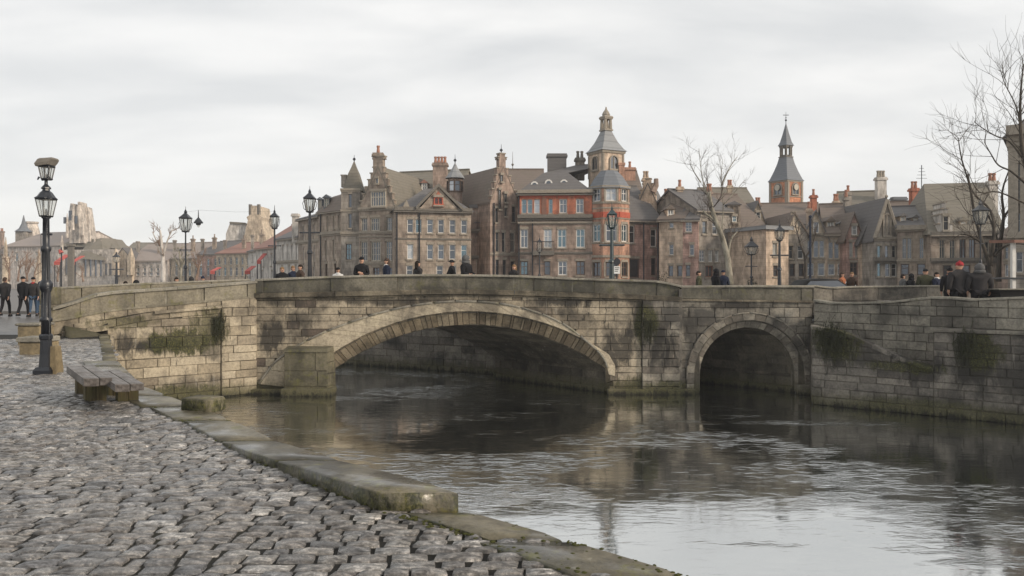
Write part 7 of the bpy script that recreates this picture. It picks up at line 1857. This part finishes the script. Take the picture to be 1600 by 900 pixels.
f_.tube([(LX - .08, LY, lz(281)), (LX + .12, LY, lz(280))], .018, 5)
l2 = f_.build('upper_lantern', M_iron, lamp); g_.build('glass', M_lglass, l2)
m = MB(); m.loft([[(LX - 0.123, LY - .13, lz(261)), (LX + 0.098, LY - .13, lz(258)), (LX + 0.098, LY + .13, lz(258)), (LX - 0.123, LY + .13, lz(261))], [(LX - 0.139, LY - .14, lz(257)), (LX + 0.139, LY - .14, lz(253)), (LX + 0.139, LY + .14, lz(253)), (LX - 0.139, LY + .14, lz(257))],
                  [(LX - 0.090, LY - .12, lz(250)), (LX + 0.172, LY - .13, lz(249.5)), (LX + 0.172, LY + .12, lz(249.5)), (LX - 0.090, LY + .12, lz(250))], [(LX - 0.074, LY - .08, lz(248)), (LX + 0.164, LY - .1, lz(247)), (LX + 0.164, LY + .1, lz(247)), (LX - 0.074, LY + .08, lz(248))]]); m.build('tilted_cap', M_trimd, l2)
# lamps along the bridge and in the town
def lamp_post(px, py_top, Y, base, label, scale=1.0, arms=0, mat=None, ornate=False, lh=22, lw=11, cap=True, name='street_lamp'):
    mat = mat or M_iron; x = (px - 800) / F * Y; zt_ = CAMZ - (py_top - HY) / F * Y; s_ = Y / F; r0 = 3.0 * s_ * scale
    t = empty(name, (x, Y, base), label, 'street lamp')
    m = MB(); H = zt_ - lh * s_; pr = [(r0 * 2.2, base), (r0 * 2.2, base + .12), (r0 * 1.5, base + .2), (r0 * 1.3, base + .8), (r0 * 1.7, base + .84), (r0 * 1.6, base + .92), (r0, base + 1.0), (r0 * .8, lerp(base, H, .55)), (r0 * 1.3, lerp(base, H, .56)), (r0 * 1.2, lerp(base, H, .58)), (r0 * .7, lerp(base, H, .6)), (r0 * .55, H - .05), (r0 * 1.3, H)]
    m.lathe([(r, z) for r, z in pr], (x, Y, 0), 8); m.build('post', mat, t)
    spots = [(0, 0)] if not arms else ([(-arms * s_, .0), (arms * s_, 0), (0, .4)])
    for k, (dx, dz) in enumerate(spots):
        f_ = MB(); g_ = MB(); zz_ = H + dz
        if arms:
            f_.tube([(x, Y, H - .5), (x + dx * .6, Y, H - .55), (x + dx, Y, H - .3), (x + dx, Y, zz_)], .025, 5)
        lantern(f_, g_, (x + dx, Y, zz_), lw * .55 * s_, lw * s_, (lh * .62) * s_, roof=cap, bar=.018 if not ornate else .022)
        if cap: f_.tube([(x + dx, Y, zz_ + lh * .62 * s_ + .2), (x + dx, Y, zz_ + lh * .62 * s_ + .5)], [.02, .008], 4)
        for a in (-1, 1): f_.tube([(x + dx, Y, zz_ - .02), (x + dx + a * lw * .6 * s_, Y, zz_ + .12), (x + dx + a * lw * .75 * s_, Y, zz_ + .35), (x + dx + a * lw * .55 * s_, Y, zz_ + .5)], [.018, .014, .012, .01], 4)
        lo = f_.build('lantern', mat, t); g_.build('glass', M_lglass, lo)
    m = MB(); q = lerp(base, H, .78); m.tube([(x - r0 * 4, Y, q), (x + r0 * 4, Y, q)], r0 * .35, 5)
    for a in (-1, 1): m.lathe([(r0 * .3, -.03), (r0 * .7, 0), (r0 * .3, .03)], (x + a * r0 * 4, Y, q), 6)
    m.build('ladder_bar', mat, t)
    return t
lamp_post(290, 328, 32.5, .3, 'thin dark lamp with open lantern left of the hanging lantern', .7, lh=34, lw=14)
lamp_post(429, 327, 33, .6, 'thin dark lamp left of the grey corner house', .75, lh=30, lw=11)
lamp_post(484, 297, 31.2, .7, 'thick dark lamp post with large lantern in front of the slate mansard house', 1.2, lh=34, lw=15, ornate=True)
lamp_post(956, 322, 31.0, .7, 'ornate dark green lamp with double globes in front of the octagonal bay tower', 1.5, arms=0, mat=M_ironb, lh=34, lw=13, ornate=True)
lamp_post(1218, 350, 36, .5, 'dark lamp post left of the thin blue pole', 1.1, lh=26, lw=11)
lamp_post(1174, 378, 48, TOWN, 'short lamp with wide pale lantern in front of the taupe house', .7, lh=20, lw=16)
lamp_post(843, 368, 50, TOWN, 'slender dark lamp before the banded building', .6, lh=26, lw=7)
lamp_post(182, 396, 100, TOWN, 'short dark far lamp in front of the chapel gable', .9, lh=14, lw=8)
lamp_post(1532, 316, 29.5, .5, 'dark lantern on a curved post among the bare branches at the right', .6, lh=34, lw=16)
m = MB(); q = P(1266, 440, 40); m.tube([(q.x, 40, .5), (q.x, 40, CAMZ + 3.3)], .06, 6); m.lathe([(.1, .5), (.1, 1.2), (.06, 1.3)], (q.x, 40, 0), 8); m.lathe([(.02, 0), (.09, .05), (.09, .1), (.02, .16)], (q.x, 40, CAMZ + 3.3), 6); tag(m.build('pole', cloth('paint_blueblack', (.015, .022, .04), .5)), 'thin blue-black pole right of the dark lamp post', 'pole')
# lantern hanging from a wire between two lamp posts
t = empty('hanging_lantern', P(310, 354, 32.6), 'small dark lantern hanging on a wire between the thin lamps over the left wing', 'lantern')
q = P(310, 340, 32.6); m = MB(); m.tube([q + Vector((0, 0, .32)), q + Vector((0, 0, -.08))], [.012, .03], 5); m.lathe([(.03, 0), (.07, -.04), (.17, -.17), (.2, -.2), (.2, -.24), (.11, -.25), (.1, -.31), (.04, -.33)][::-1], (q.x, q.y, q.z), 8); m.build('shade', M_iron, t)
m = MB(); m.lathe([(.02, -.42), (.06, -.38), (.07, -.33)], (q.x, q.y, q.z), 8); m.build('bulb', M_lglass, t)
a, b = P(290, 331, 32.5), P(429, 330, 33); top = q + Vector((0, 0, .32)); m = MB(); m.tube([a, lerp(a, top, .5) - Vector((0, 0, .02)), top, lerp(top, b, .5) - Vector((0, 0, .06)), b], .0035, 3); m.build('wire', M_iron, t)
# sign on the ornate lamp
t = empty('street_sign', P(964, 436, 30.6), 'small dark and white street sign beside the ornate lamp foot', 'sign'); q = P(964, 420, 30.6)
m = MB(); m.tube([q + Vector((0, .03, -1.2)), q + Vector((0, .03, .45))], .03, 6); m.build('post', M_iron, t)
m = MB(); m.tube([q + Vector((0, -.02, .28)), q + Vector((0, .0, .28))], [.14, .14], 14); m.build('round_plate', M_iron, t)
m = MB(); m.bevbox(q.x - .12, q.x + .12, q.y - .02, q.y, q.z - .2, q.z + .1, .006); o = m.build('plate', M_signw, t)
for k in range(3):
    m = MB(); m.box(q.x - .09, q.x + .09 - .03 * k, q.y - .026, q.y - .021, q.z + .03 - k * .07, q.z + .055 - k * .07); m.build('text_line', M_iron, o)
# kiosk post and canopy at the right edge
t = empty('kiosk', P(1590, 452, 26.5), 'brown canopy on a white post at the right edge behind the parapet', 'kiosk'); q = P(1583, 380, 26.5)
m = MB(); m.bevbox(q.x - .06, q.x + .06, 26.44, 26.56, .5, q.z + .05, .008); m.build('post', M_white, t)
m = MB(); m.hexa([(q.x - .15, 26.2, q.z - .0), (q.x + 3, 26.2, q.z - .0), (q.x + 3, 27.6, q.z + .06), (q.x - .15, 27.6, q.z + .06), (q.x - .15, 26.2, q.z + .1), (q.x + 3, 26.2, q.z + .1), (q.x + 3, 27.6, q.z + .16), (q.x - .15, 27.6, q.z + .16)]); m.build('canopy', M_copper, t)
m = MB(); m.tube([P(1548, 435, 26.4), P(1640, 435, 26.4)], .035, 5); m.tube([P(1548, 435, 26.4), P(1548, 465, 26.4)], .03, 5); m.build('handrail', M_iron, t)
# dark trough-like bench behind the parapet
t = empty('trough', P(1575, 455, 24.6), 'low dark metal trough with pale rim behind the parapet at the right', 'trough'); q = P(1550, 453, 24.6)
m = MB(); x0, x1 = q.x, q.x + 1.6; m.loft([[(x0 + .2, 24.4, .5), (x1, 24.4, .5), (x1, 25.0, .5), (x0 + .2, 25.0, .5)], [(x0 + .1, 24.3, q.z - .15), (x1, 24.3, q.z - .15), (x1, 25.1, q.z - .15), (x0 + .1, 25.1, q.z - .15)], [(x0, 24.25, q.z), (x1, 24.25, q.z), (x1, 25.15, q.z), (x0, 25.15, q.z)]]); m.build('body', M_carp, t)
m = MB(); m.bevbox(x0 - .03, x1 + .03, 24.2, 25.2, q.z, q.z + .04, .01); m.build('rim', M_coping, t)
# parked cars behind the bridge
def car(px, py, Y, mat, label, rz):
    t = empty('parked_car', (0, 0, 0), label, 'car'); m = MB()
    pr = [(-2.1, .35), (-2.1, .75), (-1.75, .88), (-1.25, 1.0), (-.85, 1.36), (-.2, 1.44), (.5, 1.40), (1.15, .96), (1.9, .82), (2.12, .6), (2.12, .35)]
    rings = []
    for s_ in (-1, -.9, .9, 1):
        rings.append([(x * (1 if abs(s_) < 1 else .97), s_ * (.82 if z < 1.0 else .66), z - (.04 if abs(s_) == 1 and z > .5 else 0)) for x, z in pr])
    m.loft(rings); m.build('body', mat, t, True)
    for s_ in (-1, 1):
        g = MB(); y_ = s_ * .80; g.loft([[(-1.1, y_ - .06 * s_, 1.0), (1.0, y_ - .06 * s_, .98), (.45, .69 * s_, 1.34), (-.75, .69 * s_, 1.32)], [(-1.1, y_ - .02 * s_, 1.0), (1.0, y_ - .02 * s_, .98), (.45, .71 * s_, 1.34), (-.75, .71 * s_, 1.32)]]); g.build('side_window', G_DARK, t)
    for x in (-1.3, 1.3):
        for s_ in (-1, 1):
            w_ = MB(); w_.tube([(x, s_ * .72, .32), (x, s_ * .86, .32)], .32, 14); o = w_.build('wheel', M_rubber, t); w_ = MB(); w_.tube([(x, s_ * .85, .32), (x, s_ * .875, .32)], .18, 10); w_.build('rim', M_trim, o)
    q = P(px, py + 2, Y); t.location = (q.x, Y, q.z - 1.44); t.rotation_euler = (0, 0, rz)
car(1281, 433, 33.5, M_carp, 'dark parked car behind the bridge parapet near the thin pole, only its roof in view', R(4))
car(1308, 437, 35.5, M_carw, 'white parked car just right of the dark one behind the low wall', R(-12))
# ------------------------------------------------------------------ bench on the quay
bench = empty('park_bench', (-5.9, 11.0, 0), 'low bench of thick weathered planks on squat mossy wooden legs near the water edge', 'bench')
ax = Vector((-1.09, 1.46, 0)).normalized()
def plank(nl, nr, fl_, fr_, z1, th, name, mat, bev=.008):
    """board given by its four top corners (near left, near right, far right, far left)"""
    m = MB(); c = [Vector((*p, 0)) for p in (nl, nr, fl_, fr_)]; cen = sum(c, Vector()) / 4; rings = []
    for s_, z in ((1, z1 - th), (1, z1 - bev), (1, z1)):
        rings.append([(p - (p - cen).normalized() * (bev if z == z1 else 0)) + Vector((0, 0, z)) for p in c])
    m.loft(rings); o = m.build(name, mat, bench, origin=cen + Vector((0, 0, z1))); return o
def pt(px, py, z): Y = (CAMZ - z) * F / (py - HY); return ((px - 800) / F * Y, Y)
zt1 = .425
A_, B_, C_, D_ = pt(131, 591.5, zt1), pt(175, 590.5, zt1), pt(146, 570.5, zt1), pt(104, 572, zt1)
mid = lambda a, b, t: (lerp(a[0], b[0], t), lerp(a[1], b[1], t))
plank(A_, mid(A_, B_, .545), mid(D_, C_, .545), D_, zt1, .105, 'seat_plank', M_oak); plank(mid(A_, B_, .575), B_, C_, mid(D_, C_, .575), zt1 + .004, .1, 'seat_plank', M_oak)
zt2 = .385
A_, B_, C_, D_ = pt(180, 601, zt2), pt(225, 599.5, zt2), pt(184, 577.5, zt2), pt(152, 580, zt2)
plank(A_, mid(A_, B_, .5), mid(D_, C_, .5), D_, zt2, .095, 'seat_plank', M_oak); plank(mid(A_, B_, .53), B_, C_, mid(D_, C_, .53), zt2 + .003, .09, 'seat_plank', M_oak)
def leg(px0, px1, pyb, back, top, mat=M_leg):
    a = Vector((*pt(px0, pyb, 0), 0)); b = Vector((*pt(px1, pyb, 0), 0)); a += ax * back; b += ax * back; d = ax * .2
    for i in range(2):
        p = a.lerp(b, i * .5 + .01); q = a.lerp(b, i * .5 + .49); m = MB(); m.loft([[p - Vector((0, 0, .04)), q - Vector((0, 0, .04)), q + d - Vector((0, 0, .04)), p + d - Vector((0, 0, .04))], [v + Vector((0, 0, top)) for v in (p, q, q + d, p + d)]]); m.build('leg', mat, bench)
leg(133, 167, 626, 0, zt1 - .108); leg(184, 217, 627, 0, zt2 - .097); leg(133, 167, 626, .85, zt1 - .108); leg(184, 217, 627, .75, zt2 - .097)
# ------------------------------------------------------------------ people
dz = deckz
def on_bridge(px, Y=29.6): return dz((px - 800) / F * Y)
B_ = on_bridge
N_ = PI      # back to the camera
for a in [
 (8, 38, -.03, 432, N_ + .1, 'walk', 'short', 'brown', 'charcoal', 'black', 'person in dark coat at the left edge walking away on the promenade'),
 (36, 37.5, -.03, 431, N_, 'walk', 'cap', 'black', 'black', 'black', 'person in black jacket and cap walking away, left of the pair beside the lamp'),
 (52, 38.2, -.03, 432, N_ + .35, 'walk', 'cap', 'black', 'charcoal', 'jeans', 'person in dark jacket and blue jeans with red collar near the tall lamp', 1, None, 'pedestrians', 'red'),
 (64, 40, -.03, 439, N_ - .2, 'stand', 'hood', 'navy', 'navy', 'jeans', 'person in navy hooded jacket close behind the tall lamp post'),
 (196, 28.4, .12, 438, .4, 'stand', 'short', 'hair', 'black', 'black', 'only the crown of a head in view over the wing parapet, left of two'),
 (212, 28.8, .16, 437, -.3, 'stand', 'hood', 'black', 'black', 'black', 'hooded head just over the wing parapet, right of the bare crown'),
 (276, 30.2, .35, 432, 1.2, 'stand', 'short', 'hair', 'black', 'black', 'dark-haired head over the wing parapet left of the thin lamp'),
 (298, 31.4, .45, 432, -1.2, 'stand', 'hood', 'charcoal', 'charcoal', 'black', 'grey hooded head just right of the thin lamp post'),
 (317, 31, .5, 431, .5, 'stand', 'beanie', 'navy', 'navy', 'black', 'head with navy beanie under the hanging lantern'),
 (441, 30.6, B_(441), 416, .5, 'stand', 'short', 'blonde', 'black', 'black', 'fair-haired person in black leaning behind the parapet right of the thin lamp', 1.15),
 (458, 31.2, B_(458), 414, .9, 'stand', 'short', 'blonde', 'navy', 'black', 'fair-haired person in navy, left of a pair next to the thick lamp post'),
 (469, 30.6, B_(469), 412, -.9, 'stand', 'short', 'hair', 'brown', 'black', 'dark-haired person in brown jacket next to the thick lamp post', 1.1, 'brown'),
 (528, 29.8, B_(528), 417, .1, 'stand', 'cap', 'black', 'white', 'black', 'short person in pale top and black cap, mostly hidden by the parapet', 1.0, None, 'pedestrians', 'white'),
 (565, 29.0, B_(565), 400, .1, 'fold', 'cap', 'black', 'black', 'black', 'person in black sweater and black cap facing the river with folded arms', 1.0, None, 'pedestrians', None),
 (604, 29.4, B_(604), 402, -1.1, 'walk', 'long', 'brown', 'navy', 'jeans', 'long-haired person with pale scarf before the stepped gable house', .95, None, 'pedestrians', 'white'),
 (653, 29.8, B_(653), 406, N_ - .9, 'stand', 'long', 'hair', 'charcoal', 'black', 'long-haired person in grey jacket before the pediment house', 1.0, 'white'),
 (706, 30.2, B_(706), 405, 1.4, 'walk', 'hat', 'black', 'black', 'black', 'person in black with brimmed hat walking left, in front of a bulkier one'),
 (725, 29.5, B_(725), 398, 1.2, 'lean', 'hood', 'grey', 'black', 'black', 'bulky person in black coat and pale grey hood near the middle of the bridge', 1.35),
 (803, 31, B_(803), 412, -.6, 'stand', 'long', 'blonde', 'charcoal', 'jeans', 'fair-haired person in charcoal on the bridge below the tall narrow gable'),
 (1092, 30.5, B_(1092), 422, 1.3, 'stand', 'short', 'hair', 'olive', 'black', 'person in olive coat behind the parapet left of the pale tree', 1.2),
 (1118, 30.8, B_(1118), 419, -1.3, 'stand', 'hood', 'black', 'black', 'black', 'person in black hood with red bag before the pale tree trunk', 1.05, 'red'),
 (1130, 31.2, B_(1130), 421, N_, 'stand', 'cap', 'navy', 'navy', 'black', 'person in navy cap right of the black-hooded one by the pale tree'),
 (1316, 33.5, .5, 424, .8, 'stand', 'long', 'brown', 'orange', 'brown', 'person in orange jacket beyond the white car'),
 (1331, 33.8, .5, 424, -.8, 'stand', 'short', 'blonde', 'brown', 'brown', 'fair-haired person in brown jacket right of the orange jacket'),
 (1411, 30.8, .5, 427, 1.5, 'stand', 'short', 'hair', 'grey', 'black', 'person in grey jacket at the left end of the seated row behind the low wall'),
 (1423, 30.4, .5, 427, -1.4, 'stand', 'hood', 'black', 'black', 'black', 'black hooded person, second from the left behind the low wall'),
 (1446, 30.2, .5, 419, N_ - .4, 'stand', 'cap', 'black', 'olive', 'black', 'broad person in olive coat with cap behind the low wall', 1.25),
 (1464, 30.0, .5, 424, .6, 'fold', 'short', 'hair', 'navy', 'black', 'dark-haired person in navy jacket facing the water behind the low wall', 1.15, None, 'pedestrians', 'white'),
 (1484, 26.6, .5, 417, N_ - .3, 'stand', 'beanie', 'black', 'black', 'black', 'person in black with orange scarf just left of the red beanie', 1.15, None, 'pedestrians', 'orange'),
 (1499, 25.0, .5, 408, N_ + .05, 'stand', 'beanie', 'red', 'charcoal', 'black', 'stout person in charcoal coat and red beanie seen from behind at the parapet', 1.42),
 (1530, 24.8, .5, 411, N_ - .15, 'stand', 'hood', 'grey', 'charcoal', 'black', 'broad person in dark coat with grey hood, rightmost, seen from behind', 1.5),
]: person(*a)

# ------------------------------------------------------------------ haze over the town
t = NT('haze_air'); t.t.nodes.remove(t.p)
pv = t.n('ShaderNodeVolumePrincipled'); pv.inputs['Density'].default_value = HAZE; pv.inputs['Color'].default_value = (0.93, 0.95, 1.0, 1); pv.inputs['Anisotropy'].default_value = 0.2
t.l(pv.outputs[0], t.out.inputs['Volume'])
m = MB(); m.box(-265, 265, -32, 300, -5, 27)
hz_ = m.build('haze', t.m, kind='stuff'); tag(hz_, 'thin pale winter haze lying over the river and the town', 'haze')
